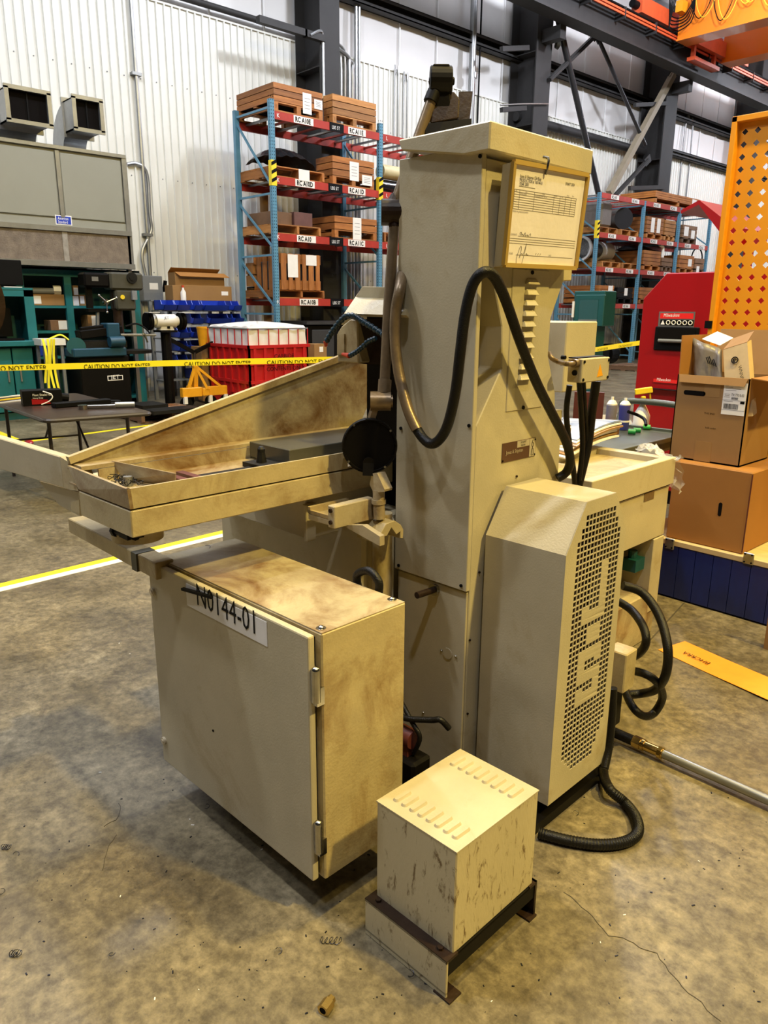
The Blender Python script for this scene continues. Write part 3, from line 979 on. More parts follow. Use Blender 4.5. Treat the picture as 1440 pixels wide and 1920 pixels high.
l0, l1, l2, l3 = M(349, 1098, y=1.0595), M(500, 1167, y=1.0595), M(501, 1213, y=1.0595), M(349, 1133, y=1.0595)
lt, lb = .817, (l2.z + l3.z) / 2
part('number_label', MB().box(l0.x, 1.0585, lb, l1.x, 1.060, lt), WHITEP, cab)
text('N0144-01', .098, (l0.x + .055, 1.0583, lb + .020), (1, 0, 0), (0, 0, 1), INK, cab, sx=.76)
part('clip', MB().bar(M(342, 1104, y=1.05), M(398, 1120, y=1.056), .010, .008), INK, cab)  # short black bar across the upper left of the number label
# lifting eye behind the cabinet
p = M(692, 1092, y=1.40)
part('lifting_eye', MB().tube([p + Vector((-.045, 0, -.03)), p + Vector((-.05, 0, .01)), p + Vector((0, 0, .035)), p + Vector((.04, 0, .01)), p + Vector((.035, 0, -.04))], .012, n=10), BLACKRUBBER, GR, smooth=True)

# square support bar running out under the table end
ba, bb = M(272, 1040, z=.845), M(170, 985, z=.845)
dirb = (bb - ba).normalized()
g = MB(); g.bar(ba + Vector((.1, .012, -.028)), bb + Vector((-.15, .012, -.028)), .062, .056)
part('support_bar', g, CREAM_DIRTY, GR, bevel=.003)
part('bar_clamp', MB().bar(ba + Vector((-.02, .012, -.028)), ba + Vector((-.055, .012, -.028)), .066, .060), OLIVE, GR)

# ------------------------------------------------------------------ cooling unit with the pierced monogram
JX, JB = -1.079, -1.366
oj = [(1.817, .09), (2.166, .09), (2.166, .93), (2.085, 1.063), (1.911, 1.063), (1.817, .921)]
g = MB()
n = len(oj)
g.add([(JX, a, b) for a, b in oj] + [(JB, a, b) for a, b in oj], [(i, (i + 1) % n, n + (i + 1) % n, n + i) for i in range(n)] + [tuple(range(n, 2 * n))])
jb = part('cooler_cover', g, CREAM, GR)
ROWS = 46
pat = []
for r in range(ROWS):
    lo, hi = 0, 12
    if r < 2: lo, hi = 2, 10
    elif r < 4: lo, hi = 1, 11
    if r in (40, 41): hi = 11
    if r in (42, 43): hi = 10
    if r >= 44: hi = 9
    if r == 43: lo = 1
    if r == 44: lo = 2
    if r == 45: lo = 3
    s = [lo <= c <= hi for c in range(13)]
    sol = []
    if 9 <= r <= 18: sol += [8, 9]
    if 16 <= r <= 18: sol += [3, 4]
    if r in (17, 18): sol += list(range(3, 10))
    if 20 <= r <= 22: sol += [5, 6, 7, 8]
    S = ['1111111', '1111111', '1100011', '1100000', '1111111', '1111111', '0000011', '1100011', '1111111', '1111111']
    if 24 <= r <= 33:
        sol += [3 + k for k, ch in enumerate(S[r - 24]) if ch == '1']
    for c in sol:
        s[c] = False
    pat.append(s)
zt = M(1127.9, 961.8, x=JX).z; zb = M(1083.2, 1427.9, x=JX).z
y0 = M(1082.9, 1050.5, x=JX).y; y12 = M(1157.7, 1018, x=JX).y
dz, dy = (zt - zb) / (ROWS - 1), (y12 - y0) / 12
hw, hh = dy * .39, dz * .40
from mathutils.geometry import tessellate_polygon
loops = [[Vector((a, b, 0)) for a, b in oj]]
for r in range(ROWS):
    for c in range(13):
        if pat[r][c]:
            yc, zc = y0 + c * dy, zt - r * dz
            loops.append([Vector((yc - hw, zc - hh, 0)), Vector((yc - hw, zc + hh, 0)), Vector((yc + hw, zc + hh, 0)), Vector((yc + hw, zc - hh, 0))])
flat = [v for l in loops for v in l]
tris = tessellate_polygon(loops)
g = MB(); g.add([(JX, v.x, v.y) for v in flat], [tuple(t_) for t_ in tris])
go = part('monogram_grille', g, CREAM, jb, label='pierced grille panel with the solid letters J and S')
sm = go.modifiers.new('solid', 'SOLIDIFY'); sm.thickness = .003; sm.offset = 0
part('radiator', MB().box(JX - .14, 1.83, .12, JX - .10, 2.15, .93).box(JX - .14, 1.90, .93, JX - .10, 2.08, 1.04), RADIATOR, jb)

# ------------------------------------------------------------------ pedestal, saddle, table
ped = part('pedestal', MB().box(-2.6, 1.64, 0, -1.735, 2.95, .93).box(-1.80, 1.66, 0, -1.69, 1.75, .93), CREAM, GR, bevel=.012)
part('corner_post', MB().cyl((-1.70, 1.69, .0), (-1.70, 1.69, .95), .035, n=18), CREAM_DIRTY, ped, smooth=True)
part('saddle_end', MB().box(-2.55, 1.50, .862, -1.86, 2.95, 1.012), CREAM, GR, bevel=.004)
part('saddle_guard_plate', MB().box(-1.866, 1.488, .858, -1.846, 1.53, .985), CREAM, GR, bevel=.003)
XT = -1.8
ZS, ZB_, ZT_ = M(244, 956, x=XT).z, M(247, 1010, x=XT).z, M(241, 917, x=XT).z
yn = M(244, 956, x=XT).y
fs, fb_ = M(147, 918, z=ZS), M(150, 963, z=ZB_)
ft = M(126, 873, z=ZT_)
YE = 3.0
tb = part('work_table', MB().plate([(XT, yn, ZB_), (XT, YE, ZB_), (fs.x, YE, ZB_), (fs.x, fs.y, ZB_)], (0, 0, ZS - ZB_ - .004)), CREAM_DIRTY, GR, bevel=.003)
# open tray: walls and floor
yr = M(652, 865, x=XT).y
part('tray_floor', MB().plate([(XT - .004, yn + .004, ZS), (XT - .004, YE, ZS), (ft.x, YE, ZS), (ft.x, ft.y, ZS)], (0, 0, .006)), CREAM_TRAY, tb)
part('tray_wall', MB().plate([(XT, yn, ZS + .001), (XT, yr, ZS + .001), (XT, yr, ZT_), (XT, yn - .004, ZT_)], (-.008, 0, 0)), CREAM_DIRTY, tb, label='near long wall of the tray')
part('tray_wall', MB().plate([Vector((XT, yn, ZS + .001)), fs + Vector((0, 0, .001)), ft, Vector((XT, yn - .004, ZT_))], (.002, .009, 0)), CREAM_TRAY, tb, label='end wall of the tray')
GX = ft.x - .005
gp = [M(128, 863, x=GX), M(400, 759, x=GX), M(632, 672, x=GX), M(700, 648, x=GX), M(712, 700, x=GX), M(690, 760, x=GX), M(672, 800, x=GX), M(128, 880, x=GX)]
part('splash_guard', MB().plate(gp, (-.006, 0, 0)), CREAM_TRAY, tb, label='sloping rust stained splash guard')
part('guard_lip', MB().bar(gp[0], gp[3], .022, .020, up=(1, 0, 0)), CREAM_DIRTY, tb)
la, lb2 = M(150, 880, x=GX + .05), M(657, 797, x=GX + .05)
part('guard_ledge', MB().bar(Vector((GX + .03, la.y, ZT_ - .004)), Vector((GX + .03, 2.9, ZT_ - .004)), .06, .012), CREAM_TRAY, tb)
part('inner_wall', MB().box(GX + .055, la.y + .05, ZS, GX + .062, 2.9, ZT_ - .012), CREAM_TRAY, tb)
zd = ZT_ + .004
d0, d1, d2, d3 = M(208.6, 864, z=zd), M(328, 888, z=zd), M(328, 914, z=ZS + .008), M(232, 900, z=ZS + .008)
part('divider', MB().plate([d0, d1, d2, d3], (0, .004, 0)), CREAM_TRAY, tb)
ZC = 1.158
cn, cl, cr = M(542.5, 844, z=ZC), M(459, 829, z=ZC), M(643, 829.5, z=ZC)
hx = cn.x - cl.x
part('magnetic_chuck', MB().box(cl.x, cn.y, ZC - .052, cn.x, cn.y + .62, ZC), STEELGREY, tb, bevel=.002, label='dark ground steel chuck plate')
part('chuck_base', MB().box(cl.x + .03, cn.y + .03, ZS + .005, cn.x - .02, cn.y + .60, ZC - .05), BLACKPART, tb)
p = M(490, 862, z=ZS + .03)
part('chuck_clamp', MB().box(p.x - .05, p.y - .04, ZS + .005, p.x + .05, p.y + .06, ZS + .022).cyl((p.x, p.y, ZS + .02), (p.x, p.y, ZS + .06), .018, .012, n=10).ball((p.x, p.y, ZS + .062), .014, n=8), CASTIRON, tb)
for px, py in ((335, 897), (362, 893)):
    p = M(px, py, z=ZS + .012)
    part('slide_strip', MB().box(p.x - .08, p.y - .012, ZS + .004, p.x + .08, p.y + .012, ZS + .016), RED_DARK, tb)
part('way_surface', MB().box(GX + .20, yn + .30, ZS + .004, XT - .12, 2.9, ZS + .012), CASTIRON, tb)
g = MB()
rc = random.Random(3)
for k in range(70):
    p = M(rc.gauss(242, 14), rc.gauss(905, 5), z=ZS + .008)
    a = rc.uniform(0, 6.28); r_ = rc.uniform(.006, .014)
    g.tube([p + Vector((r_ * math.cos(a + s * 1.4), r_ * math.sin(a + s * 1.4), rc.uniform(.002, .02))) for s in range(4)], .0012, n=4, sub=2)
part('swarf', g, CASTIRON, tb, kind='stuff')
p = M(240, 902, z=ZS + .02)
part('drain_plug', MB().cyl((p.x, p.y, ZS + .005), (p.x, p.y, ZS + .034), .013, n=14), GALV, tb, smooth=True)
# operator side trough seen past the table end
YP = ft.y + .04
a, b, c, d = M(-60, 804, y=YP), M(112, 856, y=YP), M(120, 915, y=YP), M(-60, 862, y=YP)
tr = part('operator_trough', MB().plate([a, b, c, d], (0, .035, 0)), CREAM, GR, bevel=.003)
part('trough_end', MB().plate([M(112, 856, y=YP), M(128, 866, y=YP - .03), M(147, 921, y=YP - .04), M(120, 915, y=YP)], (0, .06, 0)), CREAM_DIRTY, tr)
part('trough_bracket', MB().plate([M(73, 902, y=YP + .02), M(150, 924, y=YP + .02), M(150, 968, y=YP + .02), M(110, 946, y=YP + .02)], (0, .4, 0)), CREAM, tr)
part('end_stop', MB().plate([M(134, 942, y=YP - .05), M(148, 937, y=YP - .05), M(149, 966, y=YP - .05), M(132, 955, y=YP - .05)], (.03, .05, 0)), CREAM_DIRTY, tr)
p = M(195, 990, z=.99)
part('drive_motor', MB().cyl((p.x, p.y + .10, .94), (p.x, p.y + .10, 1.012), .075, n=18), CREAM_DIRTY, GR, smooth=True)
p = M(222, 990, z=1.0)
part('limit_valve', MB().cyl(p + Vector((-.05, .02, -.02)), p + Vector((.06, .02, -.012)), .016, n=10).cyl(p + Vector((-.06, .02, -.022)), p + Vector((-.045, .02, -.021)), .021, n=8).box(p.x + .0, p.y, ZB_ - .04, p.x + .05, p.y + .05, ZB_ + .001), BLACKPART, GR)

# brackets between table and column
XB = -1.66
bc0 = M(629, 970, x=XB)
zb0, zb1, zb2 = M(629, 990, x=XB).z, M(620, 968, y=bc0.y).z, M(629, 950, x=XB).z
xbl = M(577, 955, y=bc0.y).x
ybr = M(702, 955, x=XB).y
br = part('oil_bracket', MB().box(xbl, bc0.y, zb0, XB - .03, ybr, zb1 - .012), CREAM_TRAY, GR, bevel=.003)
part('bracket_lip', MB().box(xbl, bc0.y, zb1 - .012, xbl + .012, ybr, zb1 + .010).box(xbl, bc0.y, zb1 - .012, XB - .03, bc0.y + .010, zb1), CREAM_DIRTY, br)
part('bracket_block', MB().box(XB - .032, bc0.y - .004, zb0 - .004, XB, ybr, zb2), CREAM_TRAY, br, bevel=.003)
for zz in (zb0 + .015, zb2 - .015):
    part('bracket_screw', MB().cyl((XB - .016, bc0.y - .004, zz), (XB - .016, bc0.y - .009, zz), .007, n=8), BROWNSTEEL, br)
XW = -1.60
pw = lambda px, py: M(px, py, x=XW)
part('arch_cover', MB().plate([pw(714, 1022), pw(712, 1003), pw(724, 982), pw(740, 976), pw(752, 984), pw(757, 993), pw(756, 1010), pw(751, 1010), pw(751, 997), pw(743, 1003), pw(734, 990), pw(726, 1005), pw(717, 1008)], (-.11, 0, 0)), CREAM_DIRTY, GR, bevel=.002)
part('bracket_web', MB().plate([M(640, 984, y=bc0.y + .05), M(712, 1024, y=bc0.y + .05), M(712, 1006, y=bc0.y + .05), M(680, 985, y=bc0.y + .05)], (0, .02, 0)), CREAM_TRAY, GR)
part('pipe_elbow', MB().plate([M(697, 888, y=1.60), M(707, 887, y=1.60), M(721, 918, y=1.60), M(720, 922, y=1.60), M(700, 924, y=1.60), M(693, 908, y=1.60)], (0, .035, 0)).cyl(M(710, 918, y=1.615), M(711, 972, y=1.615), .019, n=14).cyl(M(710, 936, y=1.615), M(710, 944, y=1.615), .023, n=14), CREAM_TRAY, GR, smooth=True)
part('dark_gap_filler', MB().box(-1.93, 1.84, .93, -1.69, 2.2, 1.60), BLACKPART, GR)  # black box stands in for the shaded cavity beside the column

# ------------------------------------------------------------------ wheel head
YH = 1.80
hp_ = lambda px, py, dd=0: M(px, py, y=YH + dd)
wh = part('wheel_head', MB().plate([hp_(679, 537), hp_(760, 539), hp_(760, 598), hp_(722, 598), hp_(721, 590), hp_(648, 588), hp_(633, 610)], (0, .30, 0)), CREAM, GR, bevel=.004)
part('hood_slope', MB().plate([hp_(680, 537, .06), hp_(711, 539, .06), hp_(682, 589, -.09), hp_(645, 588, -.09)], (0, .012, -.008)), CREAM, wh)
part('hood_slope', MB().plate([hp_(711, 539, .06), hp_(762, 541, .06), hp_(762, 591, -.09), hp_(682, 589, -.09)], (0, .012, -.008)), CREAM_DIRTY, wh)
part('wheel_guard', MB().plate([hp_(632, 624, -.05), hp_(640, 612, -.05), hp_(657, 598, -.05), hp_(670, 600, -.05), hp_(672, 681, -.05), hp_(632, 679, -.05)], (0, .14, 0)), CREAM_DIRTY, wh, bevel=.004)
part('guard_side', MB().plate([hp_(671, 600, -.045), hp_(718, 596, .02), hp_(718, 684, .02), hp_(690, 683, .0), hp_(671, 681, -.045)], (0, .12, 0)), BROWNSTEEL, wh)
part('guard_hinge', MB().plate([hp_(632, 626, -.056), hp_(645, 626, -.056), hp_(645, 665, -.056), hp_(632, 665, -.056)], (0, .01, 0)), CREAM_DIRTY, wh)


def beads(pts, r, name='coolant_nozzle'):
    g = MB()
    P = [Vector(p) for p in pts]
    tot = []
    for i in range(len(P) - 1):
        k = max(1, round((P[i + 1] - P[i]).length / (r * 1.5)))
        tot += [P[i].lerp(P[i + 1], j / k) for j in range(k)]
    tot.append(P[-1])
    for i, q in enumerate(tot[:-1]):
        d_ = (tot[i + 1] - q)
        g.cyl(q, q + d_ * .55, r * .72, r, n=10).cyl(q + d_ * .55, q + d_, r, r * .62, n=10)
    return g


o = part('coolant_nozzle', beads([hp_(*q, -.10) for q in ((722, 630), (700, 615), (680, 603), (664, 592), (650, 592), (638, 602), (628, 615), (619, 628), (612, 641))], .011), NOZBLUE, GR, smooth=True)
part('nozzle_tip', MB().cyl(hp_(611, 640, -.10), hp_(611, 650, -.10), .009, .005, n=10), NOZRED, o)
o = part('coolant_nozzle', beads([hp_(*q, -.11) for q in ((705, 634), (690, 640), (680, 650), (668, 660), (655, 667))], .009), NOZBLUE, GR, smooth=True)
part('nozzle_tip', MB().cyl(hp_(655, 667, -.11), hp_(642, 664, -.11), .009, .005, n=10), NOZRED, o)

# ------------------------------------------------------------------ articulated arm on top of the column with the round guard disc
D0 = 2.26
am = lambda px, py, d_=D0: M(px, py, dep=d_)
arm = part('arm_mount', MB().plate([am(795, 232), am(884, 222), am(884, 240), am(800, 262)], (-.10, .12, 0)), BLACKPART, GR)
part('mount_wedge', MB().plate([am(812, 192), am(850, 170), am(862, 185), am(860, 222), am(806, 232)], (-.06, .07, 0)), BROWNSTEEL, arm, bevel=.004)
part('mount_plate', MB().plate([am(860, 172, 2.34), am(886, 171, 2.34), am(880, 224, 2.34), am(858, 228, 2.34)], (-.015, .02, 0)), BROWNSTEEL, arm)
b0 = am(826, 152)
side = Vector((.70, .72, 0))
g = MB(); g.cyl(b0 - side * .032, b0 + side * .034, .041, n=20).cyl(b0 - side * .035, b0 + side * .042, .012, n=10)
g.bar(b0 + Vector((0, 0, .0)), b0 + Vector((.002, .004, -.085)), .042, .052, up=side)
part('swivel_joint', g, BLACKPART, arm, bevel=.003)
g = MB(); g.box(-.026, -.032, 0, .026, .032, .012)
part('joint_cap', MB().cbox(b0 + Vector((0, 0, .034)), (.05, .05, .012), .78), BLACKPART, arm, bevel=.003)
e0 = am(737, 398, 2.30)
a0_ = am(811, 183, D0)
part('upper_rod', MB().tube([a0_, a0_.lerp(e0, .5), e0], lambda t_: .0165 + .003 * t_, n=10, sub=1), ROD, arm, smooth=True)
part('rod_socket', MB().cyl(am(815, 172), am(807, 192), .022, n=12), BLACKPART, arm, smooth=True)
g = MB(); g.cyl(e0 - side * .036, e0 + side * .034, .039, n=20).cyl(e0 - side * .036, e0 + side * .045, .010, n=10).cbox(e0 + Vector((0, 0, .0)), (.05, .05, .045), .78)
g.cyl(am(744, 366, 2.3), am(738, 392, 2.3), .019, .030, n=12).cyl(am(738, 414, 2.3), am(739, 428, 2.3), .017, n=12)
part('elbow_joint', g, BROWNSTEEL, arm, bevel=.002)
k0 = am(716, 752, 2.36)
part('lower_rod', MB().tube([am(739, 424, 2.30), am(728, 580, 2.33), am(721, 722, 2.36)], .0165, n=10, sub=1).cyl(am(722, 712, 2.36), am(720, 738, 2.36), .021, n=12), ROD, arm, smooth=True)
g = MB(); g.cyl(k0 - side * .036, k0 + side * .028, .030, n=18).cyl(k0 + side * .028, k0 + side * .034, .020, n=14).bar(k0 + Vector((-.012, -.012, 0)), am(696, 785, 2.37), .03, .018)
part('knuckle', g, ROD, arm, smooth=True)
dc = am(693, 836, 2.37)
nd = (CAM - Vector(dc)); nd.z *= .35
nd = rot2((Vector((0, 0, 1.6)) - dc), 0); nd.z = .10; nd.normalize()
dk = part('round_disc', MB().lathe([(.078, -.035), (.086, -.028), (.088, .0), (.084, .006), (.080, .006), (.078, .001), (.0005, .001)], dc, nd, n=40), BLACKPART, arm, smooth=True, label='round black disc with a notched rim')
ax = nd.orthogonal().normalized(); ay = nd.cross(ax)
for k in range(12):
    a_ = 2 * math.pi * k / 12
    q_ = dc + (ax * math.cos(a_) + ay * math.sin(a_)) * .082
    part('rim_bolt', MB().cyl(q_ + nd * .004, q_ + nd * .010, .004, n=8), CHROME if k % 3 == 0 else BLACKPART, arm)
q_ = am(691, 868, 2.355)
part('disc_latch', MB().cyl(q_, q_ + nd * .006, .018, n=18).bar(q_, am(690, 892, 2.355), .034, .012, up=nd), BLACKPART, arm)

# ------------------------------------------------------------------ hoses on the column
hA = [M(752, 530, y=1.74), M(740, 620, y=1.70), M(748, 700, y=1.69), M(764, 765, y=1.68), M(788, 815, y=1.68), M(812, 832, y=1.68), M(836, 805, y=1.68), M(853, 740, y=1.68), M(863, 660, y=1.68), M(872, 590, y=1.69), M(886, 535, y=1.70)]
hA = hA + [M(906, 511, x=-1.335), M(926, 518, x=-1.325), M(947, 560, x=-1.325), M(975, 640, x=-1.325), M(1005, 715, x=-1.325), M(1035, 775, x=-1.325), M(1060, 825, x=-1.325), M(1069, 862, x=-1.33), M(1062, 885, x=-1.35), M(1045, 897, x=-1.37)]
part('column_hose', MB().tube(hA, .0155, n=12, sub=8), BLACKRUBBER, GR, smooth=True, label='black braided hose looped over the column')
part('bronze_conduit', MB().tube([M(756, 500, y=1.79), M(750, 540, y=1.715), M(742, 585, y=1.70), M(741, 640, y=1.695), M(748, 700, y=1.688), M(764, 765, y=1.678), M(782, 806, y=1.678)], .0172, n=12, sub=6), ROD, GR, smooth=True)

# ------------------------------------------------------------------ junction box and its conduits
jx = -1.30
f0, f1, f2 = M(1093, 673, x=jx), M(1145, 658, x=jx), M(1093, 718, x=jx)
jl = M(1066, 662, y=f0.y)
jbx = part('junction_box', MB().box(jl.x, f0.y, f2.z, jx - .012, f1.y, f0.z), CREAM_DIRTY, GR, bevel=.003)
part('box_lid', MB().box(jx - .012, f0.y, f2.z, jx, f1.y, f0.z), CREAM, jbx, bevel=.003)
part('dirt_top', MB().box(jl.x, f0.y + .002, f0.z, jx - .02, f1.y - .002, f0.z + .003), BLACKPART, jbx)
t0, t1, t2 = M(1119, 707, x=jx), M(1130, 704, x=jx), M(1125, 683, x=jx)
part('warning_triangle', MB().plate([t0, t1, t2], (.001, 0, 0)), YELLOWORANGE, jbx)
for (yy, zz) in ((f0.y + .01, f0.z - .01), (f0.y + .01, f2.z + .01), (f1.y - .008, f0.z - .01), (f1.y - .008, f2.z + .01)):
    part('screw', MB().cyl((jx - .002, yy, zz), (jx + .003, yy, zz), .005, n=8), INK, jbx)
p = M(1081, 681, y=f0.y)
part('cable_gland', MB().cyl((p.x, f0.y + .003, p.z), (p.x, f0.y - .020, p.z), .014, n=12), ROD, jbx, smooth=True)
p2_ = M(1078, 699, y=f0.y)
part('blank_plug', MB().cyl((p2_.x, f0.y + .002, p2_.z), (p2_.x, f0.y - .005, p2_.z), .009, n=12), INK, jbx)
part('box_cable', MB().tube([Vector((p.x, f0.y - .01, p.z)), Vector((p.x, f0.y - .06, p.z)), M(1048, 679, x=-1.40), M(1035, 672, x=-1.41), M(1029, 662, x=-1.43)], .008, n=10), ROD, jbx, smooth=True)
for px, py in ((1053, 670), (1052, 682)):
    p = M(px, py, x=-1.468)
    part('bracket_bolt', MB().cyl((-1.468, p.y, p.z), (-1.452, p.y, p.z), .007, n=10), INK, jbx)
XA = -1.36
for pts, r_ in ((((1118, 714), (1110, 770), (1103, 830), (1092, 880), (1083, 915)), .0165), (((1094, 715), (1097, 770), (1100, 820), (1096, 870), (1088, 910)), .008), (((1086, 714), (1090, 780), (1092, 840), (1086, 900)), .010), (((1068, 722), (1062, 770), (1066, 820), (1075, 880), (1078, 910)), .010)):
    part('drop_conduit', MB().tube([M(a, b, x=XA - .01 * i) for i, (a, b) in enumerate(pts)], r_, n=10), BLACKRUBBER, GR, smooth=True)
part('head_end_cover', MB().box(-1.75, 2.5, 1.30, -1.55, 2.72, 1.56), CREAM, GR, bevel=.004)
part('table_end_box', MB().box(-1.79, 2.3, 1.02, -1.62, 2.62, 1.16), CREAM, GR, bevel=.004)

# ------------------------------------------------------------------ hoses, valves behind the cooler
tq = lambda px, py, z=None, y=None, x=None: M(px, py, z=z, y=y, x=x)
p = M(1165, 1225, y=2.30)
part('terminal_block', MB().box(p.x - .05, 2.28, .30, p.x + .03, 2.36, .45), CREAM_DIRTY, GR, bevel=.004)
part('valve_block', MB().box(p.x - .06, 2.28, .14, p.x - .01, 2.36, .30).box(p.x - .05, 2.26, .10, p.x + .0, 2.3, .2), BLACKPART, GR)
HZ = [((1168, 1098), (1205, 1112), (1236, 1155), (1252, 1215), (1248, 1265), (1230, 1292), (1205, 1300), (1176, 1303)),
      ((1160, 1128), (1185, 1145), (1206, 1175), (1211, 1205), (1197, 1226), (1172, 1238)),
      ((1166, 1258), (1174, 1300), (1190, 1330), (1210, 1343), (1228, 1335), (1242, 1308), (1234, 1282), (1212, 1265), (1184, 1258), (1158, 1262))]
for i, pts in enumerate(HZ):
    n_ = len(pts)
    part('hydraulic_hose', MB().tube([M(a, b, y=2.46 + .05 * math.sin(k * 1.3 + i)) for k, (a, b) in enumerate(pts)], (.0165, .0155, .0150)[i], n=12, sub=8), BLACKRUBBER, GR, smooth=True)
part('drop_hose', MB().tube([M(1150, 1290, y=2.2), M(1148, 1340, y=2.2), M(1142, 1400, y=2.18), M(1134, 1440, y=2.14)], .014, n=10), BLACKRUBBER, GR, smooth=True)
fh = [M(1142, 1395, y=2.24), M(1131, 1442, y=2.20), M(1142, 1478, z=.05), M(1172, 1505, z=.02), M(1192, 1532, z=.019), M(1196, 1560, z=.019), M(1176, 1577, z=.019), M(1130, 1584, z=.019), M(1070, 1577, z=.019), M(1010, 1562, z=.019)]
part('floor_hose', MB().tube(fh, .018, n=12, sub=20, rib=.90), BLACKRUBBER, GR, smooth=True, label='ribbed black hose lying on the floor')
fp0, fp1, fp2 = M(1140, 1368, z=.035), M(1188, 1389, z=.03), M(1560, 1553, z=.03)
part('feed_hose', MB().tube([fp0, fp0.lerp(fp1, .5), fp1], .020, n=10, sub=1), BLACKRUBBER, GR, smooth=True)
dr = (fp2 - fp1).normalized()
part('hose_coupling', MB().cyl(fp1, fp1 + dr * .03, .024, n=6).cyl(fp1 + dr * .035, fp1 + dr * .045, .023, n=16).cyl(fp1 + dr * .03, fp1 + dr * .12, .019, n=14).cyl(fp1 + dr * .10, fp1 + dr * .115, .024, n=8), BRASS, GR, smooth=True, label='brass coupling on the feed pipe')
part('feed_pipe', MB().cyl(fp1 + dr * .12, fp2, .017, n=14), GALV, GR, smooth=True)
# red valve and cable ends low beside the column
rv = M(772, 1385, y=1.60)
part('red_valve', MB().cyl(rv + Vector((-.06, 0, 0)), rv + Vector((.01, 0, 0)), .032, n=14).cyl(rv + Vector((-.05, 0, -.09)), rv + Vector((-.005, 0, -.09)), .030, n=12).box(rv.x - .05, rv.y - .02, .0, rv.x + .0, rv.y + .03, rv.z), RED_DARK, GR, smooth=True)
part('valve_body', MB().box(rv.x - .07, rv.y - .04, .0, rv.x + .045, rv.y + .05, rv.z - .06), BLACKPART, GR, bevel=.01)
part('loose_hose', MB().tube([rv + Vector((-.08, .02, .06)), rv + Vector((-.02, -.01, .07)), M(808, 1350, y=1.62), M(826, 1350, y=1.63), M(842, 1366, y=1.65)], .010, n=10), BLACKRUBBER, GR, smooth=True)
part('loose_hose', MB().tube([rv + Vector((-.07, .02, .10)), rv + Vector((0, 0, .06)), rv + Vector((.035, 0, .02)), rv + Vector((.01, 0, -.05))], .008, n=10), BLACKRUBBER, GR, smooth=True)
part('base_shoe', MB().box(-2.5, 1.45, 0, -1.38, 1.64, .045).box(-1.40, 1.50, 0, -1.09, 2.2, .035), BLACKPART, GR)

# ================================================================== transformer box on its channel base
TB = thing('transformer_box', 'small cream louvred metal box on a stained channel base beside the cooler', 'box', (-1.06, 1.32, 0), MROT)
f00 = M(849.4, 1787.7, z=.112)
bx1, by0 = f00.x, f00.y
tpz = M(856.7, 1599, x=bx1).z
bx0 = M(708, 1501, z=tpz).x
by1 = M(1009.8, 1482, z=tpz).y
body = part('housing', MB().box(bx0, by0, .108, bx1, by1, tpz), CREAM_RUN, TB, bevel=.003)
part('lid', MB().box(bx0 - .001, by0 - .001, tpz - .002, bx1 + .001, by1 + .001, tpz + .0015), CREAM, TB)


def slot(cx, cy):
    g = MB()
    n_ = 14
    def ring(a, b, z):
        r_ = []
        for k in range(n_):
            t_ = 2 * math.pi * k / n_
            dx, dy_ = math.cos(t_) * a, math.sin(t_) * a
            r_.append((cx + dx, cy + dy_ + (b if math.sin(t_) >= 0 else -b), z))
        return r_
    r0_, r1_ = ring(.0108, .019, tpz + .0012), ring(.0062, .020, tpz + .0075)
    g.add(r0_ + r1_, [(k, (k + 1) % n_, n_ + (k + 1) % n_, n_ + k) for k in range(n_)] + [tuple(range(n_, 2 * n_))])
    return g


W_ = bx1 - bx0
for row in (0, 1):
    for k in range(8):
        part('lid_louvre', slot(bx0 + W_ * (.13 + .105 * k), (by0 + .058) if row == 0 else (by1 - .052)), CREAM, TB)
part('end_channel', MB().box(bx0 - .012, by0 - .030, .010, bx1 + .006, by0 - .022, .112).box(bx0 - .012, by0 - .030, 0, bx1 + .006, by0 + .0, .004).box(bx0 - .012, by0 - .030, 0, bx1 + .006, by0 - .022, .02), CREAM_RUN, TB, bevel=.002)
part('end_channel', MB().box(bx0 - .012, by1 + .006, .010, bx1 + .006, by1 + .014, .112).box(bx0 - .012, by1 - .02, .104, bx1 + .006, by1 + .014, .112).box(bx0 - .012, by1 - .02, 0, bx1 + .012, by1 + .014, .006).box(bx0 - .012, by1 + .006, 0, bx1 + .006, by1 + .014, .02), BROWNSTEEL, TB)
part('side_angle', MB().box(bx1 - .004, by0 - .02, .062, bx1 + .004, by1 + .01, .107).box(bx1 - .02, by0 - .02, .102, bx1 + .004, by1 + .01, .109), BLACKPART, TB)
part('side_angle', MB().box(bx0 - .008, by0 - .02, .062, bx0, by1 + .01, .107), BLACKPART, TB)
part('channel_foot', MB().box(bx1 - .03, by0 - .034, 0, bx1 + .022, by0 + .010, .005), BROWNSTEEL, TB)
part('channel_top', MB().box(bx0 - .012, by0 - .030, .104, bx1 + .006, by0 + .012, .1125), BROWNSTEEL, TB)
for xx in (bx0 + .02, bx1 - .03):
    part('foot_bolt', MB().cyl((xx, by0 - .012, .112), (xx, by0 - .012, .119), .008, n=6), BROWNSTEEL, TB)
